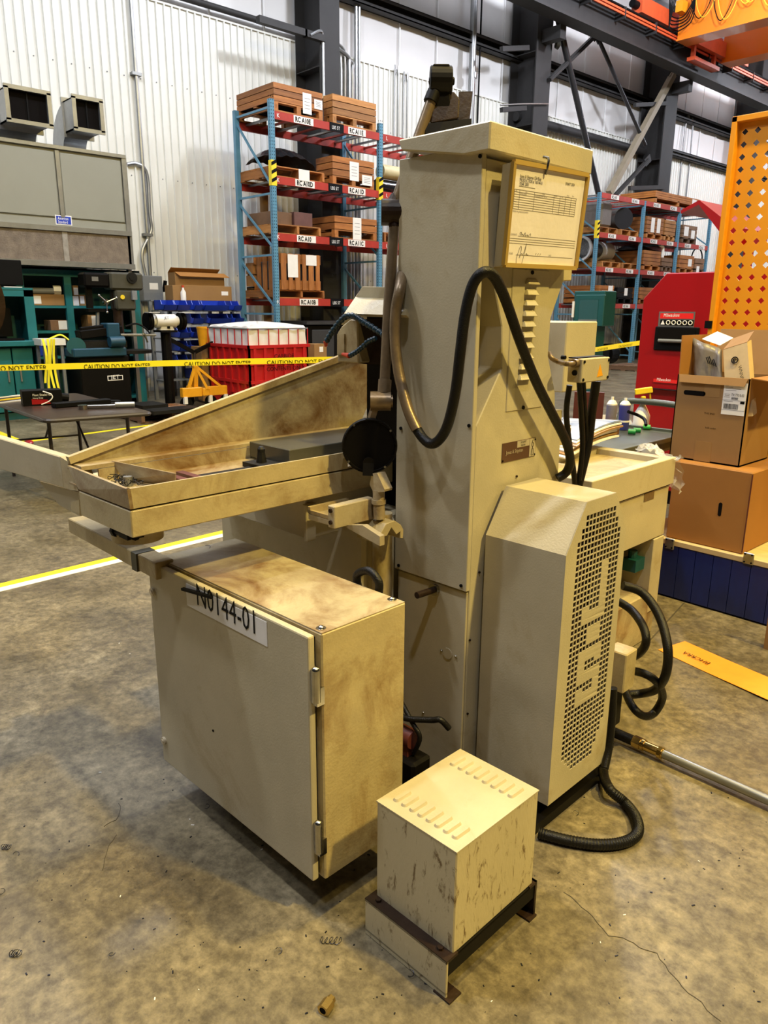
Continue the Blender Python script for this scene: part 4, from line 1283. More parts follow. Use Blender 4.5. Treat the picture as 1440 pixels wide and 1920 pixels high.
# ================================================================== left background: extraction hood, teal furniture, machine tools
HX = -12.4
hy1 = W(240, 400, x=HX).y
hz0, hz1 = W(250, 503, x=HX).z, W(237, 298, x=HX).z
hy0 = 1.6
hood = thing('extraction_hood', 'large grey green dust extraction hood with brown filter strip on the wall', 'hood', ((HX + WX) / 2, (hy0 + hy1) / 2, 0))
part('hood_body', MB().box(WX + .04, hy0, hz0 + .05, HX - .02, hy1, hz1), HOODGREY, hood)
part('top_flange', MB().box(WX + .04, hy0, hz1, HX + .03, hy1 + .02, hz1 + .05), GALV, hood)
ym = W(110, 340, x=HX).y
zp = W(117, 408, x=HX).z
for a, b in ((hy0, ym - .03), (ym + .05, hy1 - .06)):
    part('door_panel', MB().box(HX - .02, a, zp, HX + .005, b, hz1 - .04), HOODGREY, hood, bevel=.01)
part('door_post', MB().box(HX - .02, ym - .02, zp, HX + .015, ym + .04, hz1 - .02), GALV, hood)
zf1 = W(125, 428, x=HX).z
part('lower_panel', MB().box(HX - .02, hy0, zf1, HX + .003, hy1, zp - .02), HOODGREY, hood)
part('filter_rail', MB().box(HX - .02, hy0, zf1 - .05, HX + .05, hy1 + .02, zf1 + .02), GALV, hood)
part('filter_mat', MB().box(HX - .02, hy0, hz0 + .06, HX + .02, hy1 - .01, zf1 - .04), FILTER, hood)
part('filter_mat_join', MB().box(HX + .02, W(122, 460, x=HX).y - .04, hz0 + .06, HX + .028, W(122, 460, x=HX).y + .04, zf1 - .05), mat('filter_join_tape', (.34, .31, .26), .8, var=.4, vscale=12), hood)
part('bottom_rail', MB().box(HX - .30, hy0, hz0 - .02, HX + .06, hy1 + .03, hz0 + .06), GALV, hood)
part('end_post', MB().box(HX - .02, hy1 - .05, hz0, HX + .02, hy1 + .03, hz1), GALV, hood)
part('support_leg', MB().box(HX - .10, hy1 - .06, 0, HX - .02, hy1 + .0, hz0), GALV, hood)
ns = W(119, 413, x=HX)
part('name_sign', MB().box(HX + .004, ns.y - .11, ns.z - .055, HX + .012, ns.y + .11, ns.z + .055), BLUEBIN, hood)
part('sign_border', MB().box(HX + .003, ns.y - .125, ns.z - .07, HX + .008, ns.y + .125, ns.z + .07), WHITEP, hood)
text('American', .06, (HX + .013, ns.y - .09, ns.z + .003), (0, 1, 0), (0, 0, 1), WHITEINK, hood, sx=.7)
text('Standard', .06, (HX + .013, ns.y - .09, ns.z - .048), (0, 1, 0), (0, 0, 1), WHITEINK, hood, sx=.7)


def duct(pxl, pxr, pyt, pyb, label):
    x1 = HX + .10
    ya, yb2 = W(pxl, pyt, x=x1).y, W(pxr, pyt, x=x1).y
    zt_, zb2 = W(pxl, pyt, x=x1).z, W(pxl, pyb, x=x1).z
    t = thing('duct_elbow', label, 'duct', (HX - .6, (ya + yb2) / 2, hz1 + .05))
    # elbow profile in the x-z plane, rising from the hood and turning to the room
    xm = x1 - .42
    h = zt_ - zb2
    prof_ = []
    n_ = 10
    R_o = h + .22
    for k in range(n_ + 1):
        a_ = math.pi / 2 * k / n_
        prof_.append((xm - R_o * math.sin(a_), zb2 - .22 + R_o * math.cos(a_)))
    prof_ += [(xm - R_o, hz1 + .05), (xm - .22, hz1 + .05)]
    for k in range(n_ + 1):
        a_ = math.pi / 2 * (1 - k / n_)
        prof_.append((xm - .22 * math.sin(a_), zb2 - .22 + .22 * math.cos(a_)))
    g = MB(); g.plate([(px_, ya + .03, pz_) for px_, pz_ in prof_], (0, yb2 - ya - .06, 0))
    part('elbow', g, GALV, t)
    g = MB()
    for (a, b, c, d_) in ((ya, zb2, yb2, zb2 + .02), (ya, zt_ - .02, yb2, zt_), (ya, zb2, ya + .02, zt_), (yb2 - .02, zb2, yb2, zt_)):
        g.box(xm, a, b, x1, c, d_)
    part('collar', g, GALV, t)
    part('screen', MB().box(xm + .02, ya + .02, zb2 + .02, x1 - .07, yb2 - .02, zt_ - .02), DARK, t)
    part('screen_divider', MB().box(x1 - .07, (ya + yb2) / 2 - .01, zb2 + .02, x1 - .05, (ya + yb2) / 2 + .01, zt_ - .02), INK, t)
    for (a, b, c, d_) in ((ya - .03, zb2 - .03, yb2 + .03, zb2 + .025), (ya - .03, zt_ - .025, yb2 + .03, zt_ + .03), (ya - .03, zb2, ya + .03, zt_), (yb2 - .03, zb2, yb2 + .03, zt_)):
        part('flange', MB().box(x1 - .02, a, b, x1 + .01, c, d_), GALV, t)
    part('joint_flange', MB().box(xm - .03, ya - .025, zb2 - .06, xm + .01, yb2 + .025, zt_ + .06), GALV, t)
    return t


duct(10, 89, 160, 223, 'galvanised duct elbow above the hood, pale rim and one dark screened mouth')
duct(137, 188, 180, 240, 'galvanised duct elbow above the hood, the one closer to the wall conduit')

# teal shelving below the hood
SX = -12.62
sy0, sy1 = 2.2, W(262, 520, x=SX).y
sh = thing('teal_shelving', 'tall teal steel shelving with parts boxes under the grey hood', 'shelving', (SX - .3, (sy0 + sy1) / 2, 0))
stz = hz0 - .03
yp = [W(129, 560, x=SX).y, W(40, 560, x=SX).y]
part('back_panel', MB().box(SX - .62, sy0, 0, SX - .6, sy1, stz), TEALDARK, sh)
part('top_panel', MB().box(SX - .6, sy0, stz - .03, SX, sy1, stz), TEAL, sh)
part('top_rail', MB().box(SX - .03, sy0, stz - .13, SX, sy1, stz), TEAL, sh)
for yy in (yp[1], yp[0], sy1 - .09):
    part('post', MB().box(SX - .06, yy - .05, 0, SX, yy + .06, stz - .13), TEAL, sh)
part('side_panel', MB().box(SX - .6, sy1 - .03, 0, SX - .06, sy1, stz - .03), TEAL, sh)
part('side_panel', MB().box(SX - .6, sy0, 0, SX, sy0 + .03, stz - .03), TEAL, sh)
shz = []
for py in (573, 620, 668):
    z = W(100, py, x=SX).z
    shz.append(z)
    part('shelf', MB().box(SX - .6, sy0 + .03, z - .04, SX - .005, sy1 - .03, z), TEAL, sh)
part('shelf', MB().box(SX - .6, sy0 + .03, .08, SX - .005, sy1 - .03, .12), TEAL, sh)


def carton(name, x, ya, yb2, z, h, dpt, label, m=CARD, lab=None, cat='box', group=None):
    t = thing(name, label, cat, (x - dpt / 2, (ya + yb2) / 2, z), group=group)
    part('carton', MB().box(x - dpt, ya, z, x, yb2, z + h), m, t, bevel=.004)
    part('tape_seam', MB().box(x - dpt, (ya + yb2) / 2 - .02, z + h, x, (ya + yb2) / 2 + .02, z + h + .002), CARDDARK, t)
    if lab:
        part('address_label', MB().box(x, ya + (yb2 - ya) * lab[0], z + h * lab[1], x + .003, ya + (yb2 - ya) * lab[2], z + h * lab[3]), WHITEP, t)
    return t


zz = shz[0] + .001
carton('parcel', SX - .03, W(63, 560, x=SX).y, W(122, 560, x=SX).y, zz, .17, .35, 'long cardboard parcel with white label under the paper tube on a teal shelf', CARD, (.02, .15, .25, .85))
g = MB(); pa, pb = W(72, 548, x=SX - .1), W(108, 547, x=SX - .1)
tz = zz + .17
tt = thing('paper_tube', 'pale tube with hexagonal end cap lying on the long parcel', 'tube', (SX - .12, (pa.y + pb.y) / 2, tz))
part('tube', MB().cyl((SX - .2, pa.y - .2, tz + .05), (SX - .12, pb.y - .05, tz + .05), .05, n=14), BOXGREY, tt, smooth=True)
part('end_cap', MB().cyl((SX - .12, pb.y - .06, tz + .07), (SX - .10, pb.y + .05, tz + .07), .07, n=6), WHITEPAINT, tt)
carton('parcel', SX - .03, W(138, 560, x=SX).y, W(149, 560, x=SX).y, zz, .15, .3, 'small carton with white label, lower of two on the teal shelf', WHITEPAINT, (.1, .1, .9, .8))
carton('parcel', SX - .03, W(138, 540, x=SX).y, W(148, 540, x=SX).y, zz + .152, .16, .3, 'small carton with white label, upper of two on the teal shelf', CARD, (.1, .1, .9, .8))
carton('parcel', SX - .03, W(150, 560, x=SX).y, W(163, 560, x=SX).y, zz, .17, .3, 'brown carton next to the two stacked labelled cartons', CARD, (.1, .2, .7, .9))
zz = shz[1] + .001
carton('parcel', SX - .06, W(97, 605, x=SX).y, W(130, 605, x=SX).y, zz, .16, .3, 'brown carton with foil label on the middle teal shelf', WOODD, (.45, .1, .95, .95))
carton('parcel', SX - .06, W(168, 605, x=SX).y, W(188, 605, x=SX).y, zz, .24, .3, 'tall carton with white label behind the drill press', CARD, (.35, .1, .95, .95))
g = MB(); bq = W(72, 660, x=SX); bq2 = W(108, 660, x=SX)
single('blue_bin', MB().box(SX - .3, bq.y, shz[2] + .001, SX - .02, bq2.y, shz[2] + .22), BLUEBIN, 'plain blue plastic tub at the bottom of the teal shelving', 'bin', (SX - .15, bq.y, shz[2]), bevel=.015)

# teal workstation cabinet with a black screen on top
KX = -11.7
ky1 = W(63, 560, x=KX).y
ky0 = ky1 - 1.15
kz = W(62, 544, x=KX).z
kc = thing('workstation_cabinet', 'teal workstation cabinet with open screen bay and double doors', 'cabinet', (KX - .3, (ky0 + ky1) / 2, 0))
zb1, zb2 = W(62, 638, x=KX).z, W(62, 645, x=KX).z
for a, b, c, d_ in ((ky0, .1, ky0 + .03, kz), (ky1 - .03, .1, ky1, kz)):
    part('side_panel', MB().box(KX - .6, a, b, KX, c, d_), TEAL, kc)
part('back_panel', MB().box(KX - .62, ky0, .1, KX - .6, ky1, kz), TEALDARK, kc)
part('top_panel', MB().box(KX - .62, ky0, kz, KX + .01, ky1, kz + .03), TEAL, kc)
part('frame_post', MB().box(KX - .02, ky1 - .13, zb1, KX + .005, ky1, kz), TEAL, kc)
part('frame_rail', MB().box(KX - .02, ky0, kz - .09, KX + .005, ky1, kz), TEAL, kc)
part('desk_shelf', MB().box(KX - .6, ky0, zb1 - .08, KX + .10, ky1, zb1), TEAL, kc, bevel=.01)
part('keyboard', MB().box(KX - .15, ky0 + .3, zb1, KX + .04, ky1 - .2, zb1 + .03), INK, kc)
mid = W(26, 700, x=KX).y
for a, b in ((mid - .48, mid - .008), (mid + .008, ky1 - .10)):
    dr_ = part('door', MB().box(KX - .02, a, .12, KX + .006, b, zb1 - .10), TEAL, kc, bevel=.006)
for yy in (mid - .08, mid + .09):
    part('door_handle', MB().bar((KX + .02, yy, .55), (KX + .02, yy, .80), .02, .025), GALV, kc)
part('plinth', MB().box(KX - .6, ky0, 0, KX - .03, ky1, .1), TEALDARK, kc)
part('bay_screen', MB().box(KX - .35, ky0 + .2, zb1 + .05, KX - .28, ky1 - .25, kz - .25), INK, kc)
mz = kz + .031
mo = thing('black_monitor', 'black flat monitor standing on the teal workstation cabinet', 'monitor', (KX - .2, W(15, 520, x=KX).y, mz))
my0, my1 = W(-12, 520, x=KX - .1).y, W(43, 520, x=KX - .1).y
mtz = W(40, 488, x=KX - .1).z
part('screen', MB().box(KX - .14, my0, mz + .03, KX - .1, my1, mtz), INK, mo, bevel=.008)
part('foot', MB().box(KX - .3, (my0 + my1) / 2 - .15, mz, KX - .05, (my0 + my1) / 2 + .15, mz + .02).box(KX - .2, (my0 + my1) / 2 - .04, mz, KX - .14, (my0 + my1) / 2 + .04, mz + .2), INK, mo)
part('paper_strip', MB().box(KX - .1, my0 + .1, mz + .0, KX - .02, my1 - .05, mz + .012), WHITEP, mo)

# white shelf board with barrier tape draped over it
BXT = -11.3
q0, q1 = W(77, 640, x=BXT), W(123, 640, x=BXT)
bt = thing('side_bench', 'narrow white topped bench between teal cabinet and bandsaw', 'bench', (BXT - .2, (q0.y + q1.y) / 2, 0))
part('top', MB().box(BXT - .35, q0.y, q0.z - .06, BXT, q1.y, q0.z + .03), WHITEPAINT, bt)
for yy in (q0.y + .05, q1.y - .05):
    for xx in (BXT - .32, BXT - .04):
        part('leg', MB().box(xx - .02, yy - .02, 0, xx + .02, yy + .02, q0.z - .06), BOXGREY, bt)
dp = thing('draped_tape', 'yellow barrier tape looped over the white bench and hanging down', 'tape', (BXT + .03, q0.y + .2, q0.z))
for k, (px, ln) in enumerate(((80, .62), (86, .86), (93, .70), (101, .95))):
    pz = W(px, 640, x=BXT + .02)
    g = MB(); g.grid(1, 8, lambda u, v, pz=pz, ln=ln, k=k: Vector((BXT + .02 + .03 * math.sin(v * 5 + k), pz.y - .016 + .032 * u + .02 * math.sin(v * 4 + k), pz.z + .035 - ln * v)))
    o = part('tape_strand', g, TAPEY, dp)
    sd_ = o.modifiers.new('s', 'SOLIDIFY'); sd_.thickness = .003
part('tape_loop', MB().tube([W(84, 640, x=BXT - .05), W(100, 632, x=BXT - .1), W(115, 628, x=BXT - .12), W(132, 640, x=BXT - .05)], .012, n=6), TAPEY, dp)

# drill press
DX = -12.12
dpz = lambda px, py, dx=0: W(px, py, x=DX + dx)
dr = thing('drill_press', 'dark floor standing drill press with olive belt head', 'drill press', (DX, dpz(222, 600).y, 0))
cy = dpz(222, 600).y
zt_, zb_ = dpz(215, 513).z, dpz(215, 540).z
part('belt_guard', MB().box(DX - .15, dpz(152, 525).y, zb_, DX + .12, dpz(200, 525).y, zt_), BLACKPART, dr, bevel=.03)
part('drive_head', MB().box(DX - .17, dpz(200, 525).y, zb_ - .03, DX + .13, dpz(262, 525).y, zt_ + .02), OLIVE, dr, bevel=.03)
hw_ = dpz(247, 521, .14)
part('motor_vent', MB().cyl(hw_, hw_ + Vector((.02, 0, 0)), .085, n=18).cyl(hw_, hw_ + Vector((.03, 0, 0)), .05, n=6), CASTIRON, dr)
part('plate_label', MB().box(DX + .121, dpz(166, 520).y, dpz(166, 527).z, DX + .124, dpz(178, 520).y, dpz(166, 519).z), GALV, dr)
part('head_casting', MB().box(DX - .13, dpz(212, 570).y, dpz(215, 582).z, DX + .12, dpz(250, 570).y, zb_ - .02), OLIVE, dr, bevel=.03)
part('switch_box', MB().box(DX + .12, dpz(240, 560).y, dpz(240, 562).z, DX + .17, dpz(249, 560).y, dpz(240, 545).z), BOXGREY, dr)
part('stop_button', MB().cyl(dpz(230, 557, .12), dpz(230, 557, .15), .035, n=10), YELLOWP, dr)
part('spindle_frame', MB().box(DX - .06, dpz(163, 560).y, dpz(165, 578).z, DX + .02, dpz(173, 560).y, zb_).box(DX - .05, dpz(163, 575).y, dpz(165, 585).z, DX + .05, dpz(195, 575).y, dpz(165, 579).z), BLACKPART, dr)
part('quill', MB().cyl(dpz(183, 582), dpz(183, 615), .03, n=12).cyl(dpz(183, 612), dpz(184, 622), .02, .008, n=10), GALV, dr, smooth=True)
g = MB(); hub = dpz(200, 566, .16)
for k in range(3):
    a_ = 2.1 * k + .4
    g.cyl(hub, hub + Vector((.03, math.cos(a_) * .16, math.sin(a_) * .16)), .010, n=6)
    g.ball(hub + Vector((.03, math.cos(a_) * .16, math.sin(a_) * .16)), .022, n=8)
g.cyl(hub - Vector((.06, 0, 0)), hub, .045, n=12)
part('feed_handle', g, CHROME, dr, smooth=True)
part('column', MB().cyl((DX, cy, .06), (DX, cy, zb_), .075, n=16), BROWNSTEEL, dr, smooth=True)
tzz = dpz(250, 655).z
part('work_table', MB().cyl((DX + .10, cy + .12, tzz - .05), (DX + .10, cy + .12, tzz), .34, n=28).box(DX - .08, cy - .08, tzz - .15, DX + .1, cy + .1, tzz - .05), CASTIRON, dr)
part('base', MB().box(DX - .30, cy - .25, 0, DX + .35, cy + .25, .06), CASTIRON, dr, bevel=.015)

# horizontal bandsaw on black cabinet
BX2 = -11.05
bz = lambda px, py, dx=0: W(px, py, x=BX2 + dx)
bs = thing('horizontal_bandsaw', 'blue green horizontal bandsaw on a black cabinet stand reading JET', 'bandsaw', (BX2 - .3, bz(200, 700).y, 0))
y0_, y1_ = bz(152, 700).y, bz(244, 700).y
part('cabinet', MB().box(BX2 - .55, y0_, 0, BX2, y1_, bz(200, 668).z), BLACKPART, bs, bevel=.01)
part('chip_tray', MB().box(BX2 - .62, y0_ - .10, bz(200, 668).z, BX2 + .06, y1_ - .05, bz(200, 652).z), MACHBLUE, bs, bevel=.015)
part('saw_bed', MB().box(BX2 - .5, y0_ - .05, bz(200, 652).z, BX2 - .02, y1_, bz(200, 640).z), CASTIRON, bs)
part('saw_bow', MB().bar(bz(146, 628, -.2), bz(225, 618, -.2), .22, .12).bar(bz(150, 617, -.2), bz(225, 608, -.2), .06, .05), BLACKPART, bs, bevel=.01)
part('blade_wheel_cover', MB().cyl(bz(143, 650, .0), bz(143, 650, -.12), .13, n=22), TEALDARK, bs, smooth=True)
part('motor', MB().cyl(bz(205, 641, .05), bz(232, 640, .05), .075, n=16), MACHBLUE, bs, smooth=True)
part('gear_box', MB().box(BX2 - .30, bz(204, 620).y, bz(204, 634).z, BX2 - .05, bz(228, 620).y, bz(204, 606).z), MACHBLUE, bs, bevel=.015)
part('coolant_hose', MB().tube([bz(235, 612), bz(255, 607), bz(272, 615), bz(283, 628)], .014, n=6), INK, bs, smooth=True)
part('vise_screw', MB().cyl(bz(226, 628, .02), bz(292, 628, .02), .02, n=8).bar(bz(270, 625, .05), bz(277, 642, .05), .02, .02), CHROME, bs)
nb0, nb1 = bz(202, 714), bz(230, 703)
part('badge_border', MB().box(BX2, nb0.y, nb0.z, BX2 + .004, nb1.y, nb1.z), WHITEP, bs)
part('badge', MB().box(BX2 + .004, nb0.y + .012, nb0.z + .012, BX2 + .006, nb1.y - .012, nb1.z - .012), INK, bs)
text('JET', .085, (BX2 + .007, nb0.y + .05, nb0.z + .022), (0, 1, 0), (0, 0, 1), WHITEINK, bs, sx=1.15)

# bench grinder on a pedestal
GX2 = -11.45
gz = lambda px, py, dx=0: W(px, py, x=GX2 + dx)
gc = gz(309, 602)
bg = thing('pedestal_grinder', 'white bench grinder on a black pedestal between drill press and blue bins', 'bench grinder', (GX2, gc.y, 0))
part('motor', MB().cyl((GX2, gc.y - .17, gc.z), (GX2, gc.y + .17, gc.z), .105, n=20).cyl((GX2, gc.y - .22, gc.z), (GX2, gc.y + .22, gc.z), .075, n=16), WHITEPAINT, bg, smooth=True)
part('motor_foot', MB().plate([gz(301, 619, .06), gz(327, 619, .06), gz(321, 606, .06), gz(305, 606, .06)], (-.16, 0, 0)), WHITEPAINT, bg)
part('switch', MB().box(GX2 + .061, gz(310, 613).y, gz(310, 616).z, GX2 + .07, gz(315, 613).y, gz(310, 610).z), INK, bg)
text('JET', .06, (GX2 + .107, gc.y - .06, gc.z + .03), (0, 1, 0), (0, 0, 1), INK, bg)
for s_ in (-1, 1):
    part('wheel_guard', MB().cyl((GX2, gc.y + s_ * .24, gc.z), (GX2, gc.y + s_ * .32, gc.z), .135, n=22).cyl((GX2 + .02, gc.y + s_ * .26, gc.z), (GX2 + .02, gc.y + s_ * .30, gc.z), .14, n=22), BLACKPART, bg, smooth=True)
    part('eye_shield', MB().box(GX2 + .08, gc.y + s_ * .28 - .09, gc.z + .13, GX2 + .24, gc.y + s_ * .28 + .09, gc.z + .138), mat('clouded_shield', (.6, .6, .58), .3) if s_ < 0 else MATS['clouded_shield'], bg)
part('pedestal', MB().cyl((GX2, gc.y, .05), (GX2, gc.y, gc.z - .15), .08, n=14).box(GX2 - .14, gc.y - .14, gc.z - .17, GX2 + .14, gc.y + .14, gc.z - .14), BLACKPART, bg, smooth=False)
part('pedestal_base', MB().box(GX2 - .22, gc.y - .2, 0, GX2 + .22, gc.y + .2, .05), BLACKPART, bg)

# V-shaped roller stand
VX = -11.78
vz = lambda px, py: W(px, py, x=VX)
vs_ = thing('roller_stand', 'black stand with V shaped roller head before the blue bins', 'stand', (VX, vz(364, 660).y, 0))
vc = vz(364, 661)
part('post', MB().cyl((VX, vc.y, .05), (VX, vc.y, vc.z), .03, n=10), LEGBROWN, vs_, smooth=True)
for a in ((320, 637), (404, 640)):
    part('roller_arm', MB().bar(vc, vz(*a), .05, .06), BLACKPART, vs_)
for k in range(3):
    a_ = k * 2.1 + .3
    part('leg', MB().bar((VX, vc.y, .06), (VX + .28 * math.cos(a_), vc.y + .28 * math.sin(a_), .02), .03, .03), LEGBROWN, vs_)

# blue parts bins on a grey rack, cartons on top
RXB = -12.75
rz = lambda px, py, dx=0: W(px, py, x=RXB + dx)
rk = thing('bin_rack', 'grey steel rack frame that carries the blue parts bins', 'rack', (RXB - .2, rz(380, 650).y, 0))
ry0, ry1 = rz(284, 600).y, rz(436, 600).y
for yy in (ry0, rz(339, 600).y, rz(415, 600).y, ry1):
    part('post', MB().box(RXB - .03, yy - .03, 0, RXB + .02, yy + .03, rz(380, 566).z), BOXGREY, rk)
    part('post', MB().box(RXB - .43, yy - .03, 0, RXB - .38, yy + .03, rz(380, 566).z), BOXGREY, rk)
rows = [582, 606, 631, 655, 680, 706]
lev = []
for py in rows:
    z = rz(380, py).z
    lev.append(z)
    part('shelf_rail', MB().box(RXB + .02, ry0, z - .02, RXB + .30, ry1, z), BOXGREY, rk)
ztop = rz(380, 566).z
part('top_shelf', MB().box(RXB - .45, ry0, ztop, RXB + .03, ry1, ztop + .02), BOXGREY, rk)


def bin_proto(w):
    g = MB()
    z_, d_ = .17, .34
    g.plate([(0, 0, 0), (d_, 0, 0), (d_ + .06, 0, .09), (d_ - .06, 0, .10), (d_ - .10, 0, z_), (0, 0, z_)], (0, .01, 0))
    g.plate([(0, w - .01, 0), (d_, w - .01, 0), (d_ + .06, w - .01, .09), (d_ - .06, w - .01, .10), (d_ - .10, w - .01, z_), (0, w - .01, z_)], (0, .01, 0))
    g.box(0, 0, 0, d_, w, .01).box(0, 0, 0, .01, w, z_)
    g.plate([(d_, 0, 0), (d_, w, 0), (d_ + .06, w, .09), (d_ + .06, 0, .09)], (-.01, 0, 0))
    g.box(.02, .015, .01, d_ - .02, w - .015, .07)
    return g


slots = [(0, 288, 312), (0, 313, 336), (0, 345, 360), (0, 363, 408), (0, 418, 432), (1, 343, 362), (1, 374, 412), (1, 420, 436), (2, 343, 372), (2, 378, 405), (3, 343, 372), (3, 318, 337), (4, 318, 337), (4, 345, 380), (5, 345, 380), (2, 318, 337)]
words = ['top', 'second', 'third', 'fourth', 'fifth', 'lowest']
seen = {}
for r_, a, b in slots:
    ya, yb2 = rz(a, rows[r_]).y, rz(b, rows[r_]).y
    g = bin_proto(yb2 - ya)
    for i in range(len(g.v)):
        g.v[i] = g.v[i] + Vector((RXB + .03, ya, lev[r_] + .001))
    w_ = yb2 - ya
    more_ = {(0, 288): ', closest to the disconnect box', (0, 418): ', closest to the pallet rack', (2, 378): ', beside the red container'}.get((r_, a), '')
    single('parts_bin', g, BLUEBIN, ('blue parts bin on the ' + words[r_] + ' shelf of the bin rack' + more_) if more_ else ('wide' if w_ > .4 else 'narrow' if w_ < .2 else 'medium sized') + ' blue plastic parts bin on the ' + words[r_] + ' shelf of the grey bin rack', 'bin', (RXB + .2, ya, lev[r_]), group='blue parts bins')
zc = ztop + .021
ya, yb2 = rz(326, 560).y, rz(436, 560).y
t = thing('long_carton', 'long cardboard box lying across the top of the bin rack', 'box', (RXB - .2, (ya + yb2) / 2, zc))
part('carton', MB().box(RXB - .32, ya, zc, RXB - .02, yb2, zc + .26), CARD, t, bevel=.004)
part('address_label', MB().box(RXB - .02, yb2 - .22, zc + .1, RXB - .017, yb2 - .08, zc + .17), WHITEP, t)
zc2 = zc + .261
ya, yb2 = rz(332, 535).y, rz(424, 535).y
t = thing('open_carton', 'cardboard box with a raised orange brown flap on the long box', 'box', (RXB - .2, (ya + yb2) / 2, zc2))
part('carton', MB().box(RXB - .32, ya, zc2, RXB - .06, yb2, zc2 + .22), CARD, t)
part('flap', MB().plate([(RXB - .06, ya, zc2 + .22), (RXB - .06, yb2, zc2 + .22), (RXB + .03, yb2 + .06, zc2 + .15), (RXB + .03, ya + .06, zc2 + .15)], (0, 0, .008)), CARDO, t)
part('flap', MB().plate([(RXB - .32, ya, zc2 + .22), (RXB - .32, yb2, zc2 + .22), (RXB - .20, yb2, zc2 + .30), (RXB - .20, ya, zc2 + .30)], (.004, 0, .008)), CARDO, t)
p = rz(347, 560, .06)
t = thing('spray_bottle', 'clear spray bottle with orange cap before the long box', 'bottle', (RXB + .01, p.y, ztop + .02))
part('bottle', MB().lathe([(.05, 0), (.05, .14), (.02, .19), (.02, .22)], (RXB + .004, p.y, ztop + .021), n=12), WHITEPAINT, t, smooth=True)
part('cap', MB().cyl((RXB + .004, p.y, ztop + .241), (RXB + .004, p.y, ztop + .28), .024, n=10), NOZRED, t)

# red bulk container with a white liner bag
CXB = -10.6
cq = W(465, 617, x=CXB)
cyb, ctz = cq.y, cq.z
cxl = W(388, 612, y=cyb).x
cyr = W(577, 614, x=CXB).y
rb = thing('red_bulk_container', 'red collapsible bulk container with white liner bag under its rod cage', 'container', ((CXB + cxl) / 2, (cyb + cyr) / 2, 0))
zr = W(465, 648, x=CXB).z
part('base', MB().box(cxl, cyb, .0, CXB, cyr, .12), REDBIN, rb)
part('wall', MB().box(cxl, cyb, .12, CXB, cyb + .03, zr), REDBIN, rb)
part('wall', MB().box(CXB - .03, cyb, .12, CXB, cyr, zr), REDBIN, rb)
part('wall', MB().box(cxl, cyr - .03, .12, CXB, cyr, zr), REDBIN, rb)
part('wall', MB().box(cxl, cyb, .12, cxl + .03, cyr, zr), REDBIN, rb)
for k in range(6):
    piece('wall_rib', REDBIN, rb, (CXB + .012, cyb + (cyr - cyb) * (k + .5) / 6, (zr + .12) / 2 + .05), (.03, .05, zr - .25))
    piece('wall_rib', REDBIN, rb, (cxl + (CXB - cxl) * (k + .5) / 6, cyb - .012, (zr + .12) / 2 + .05), (.05, .03, zr - .25))
for z in (zr, .75, .45):
    part('wall_rail', MB().box(cxl - .02, cyb - .03, z - .05, CXB + .03, cyb, z).box(CXB, cyb - .03, z - .05, CXB + .03, cyr + .02, z), REDBIN, rb)
for k in range(7):
    yy = cyb + (cyr - cyb) * k / 6
    part('cage_rod', MB().cyl((CXB - .01, yy, zr), (CXB - .01, yy, ctz), .009, n=6), REDBIN, rb)
for k in range(6):
    xx = cxl + (CXB - cxl) * k / 6
    part('cage_rod', MB().cyl((xx, cyb + .01, zr), (xx, cyb + .01, ctz), .009, n=6), REDBIN, rb)
part('top_ring', MB().tube([(CXB - .01, cyb + .01, ctz), (CXB - .01, cyr, ctz), (cxl, cyr, ctz), (cxl, cyb + .01, ctz), (CXB - .01, cyb + .01, ctz)], .012, n=6, sub=1), GALV, rb)
g = MB()
nb = 40


def bagpt(u, v):
    a_ = 2 * math.pi * u
    sx_, sy_ = max(-1, min(1, 1.5 * math.cos(a_))), max(-1, min(1, 1.5 * math.sin(a_)))
    wob = .012 * math.sin(a_ * 17 + v * 9)
    if v < .6:
        k, z = .96 + wob, zr - .1 + (ctz - zr + .13) * v / .6
    else:
        k, z = .96 - (v - .6) / .4 * .95, ctz + .03 + .07 * math.sin((v - .6) / .4 * 1.4) + wob
    return Vector(((cxl + CXB) / 2 + sx_ * k * (CXB - cxl) / 2, (cyb + cyr) / 2 + sy_ * k * (cyr - cyb) / 2, z))


g.grid(72, 18, bagpt)
part('liner_bag', g, BAGWHITE, rb, smooth=True)
text('CARBIDE', .10, (CXB + .031, W(512, 672, x=CXB).y, W(512, 672, x=CXB).z), (0, 1, 0), (0, 0, 1), INK, rb)
text('CONTENTS ONLY', .10, (CXB + .031, W(498, 696, x=CXB).y, W(498, 696, x=CXB).z), (0, 1, 0), (0, 0, 1), INK, rb, sx=.95)

# orange bucket and carton beside the red container
p = W(386, 640, x=-12.12)
t = thing('orange_bucket', 'orange bucket on a stack of cartons next to the red container', 'bucket', (-12.12, p.y, .95))
part('bucket', MB().lathe([(.12, 0), (.15, .30), (.155, .30), (.155, .33), (.13, .33), (.11, .05)], (-12.12, p.y, .951), n=18), YELLOWORANGE, t, smooth=True)
carton('carton_stack_box', -11.94, p.y - .2, p.y + .18, .475, .474, .36, 'upper carton carrying the orange bucket', CARD)
carton('carton_stack_box', -11.92, p.y - .22, p.y + .2, 0, .474, .40, 'lower carton below the orange bucket', CARD)

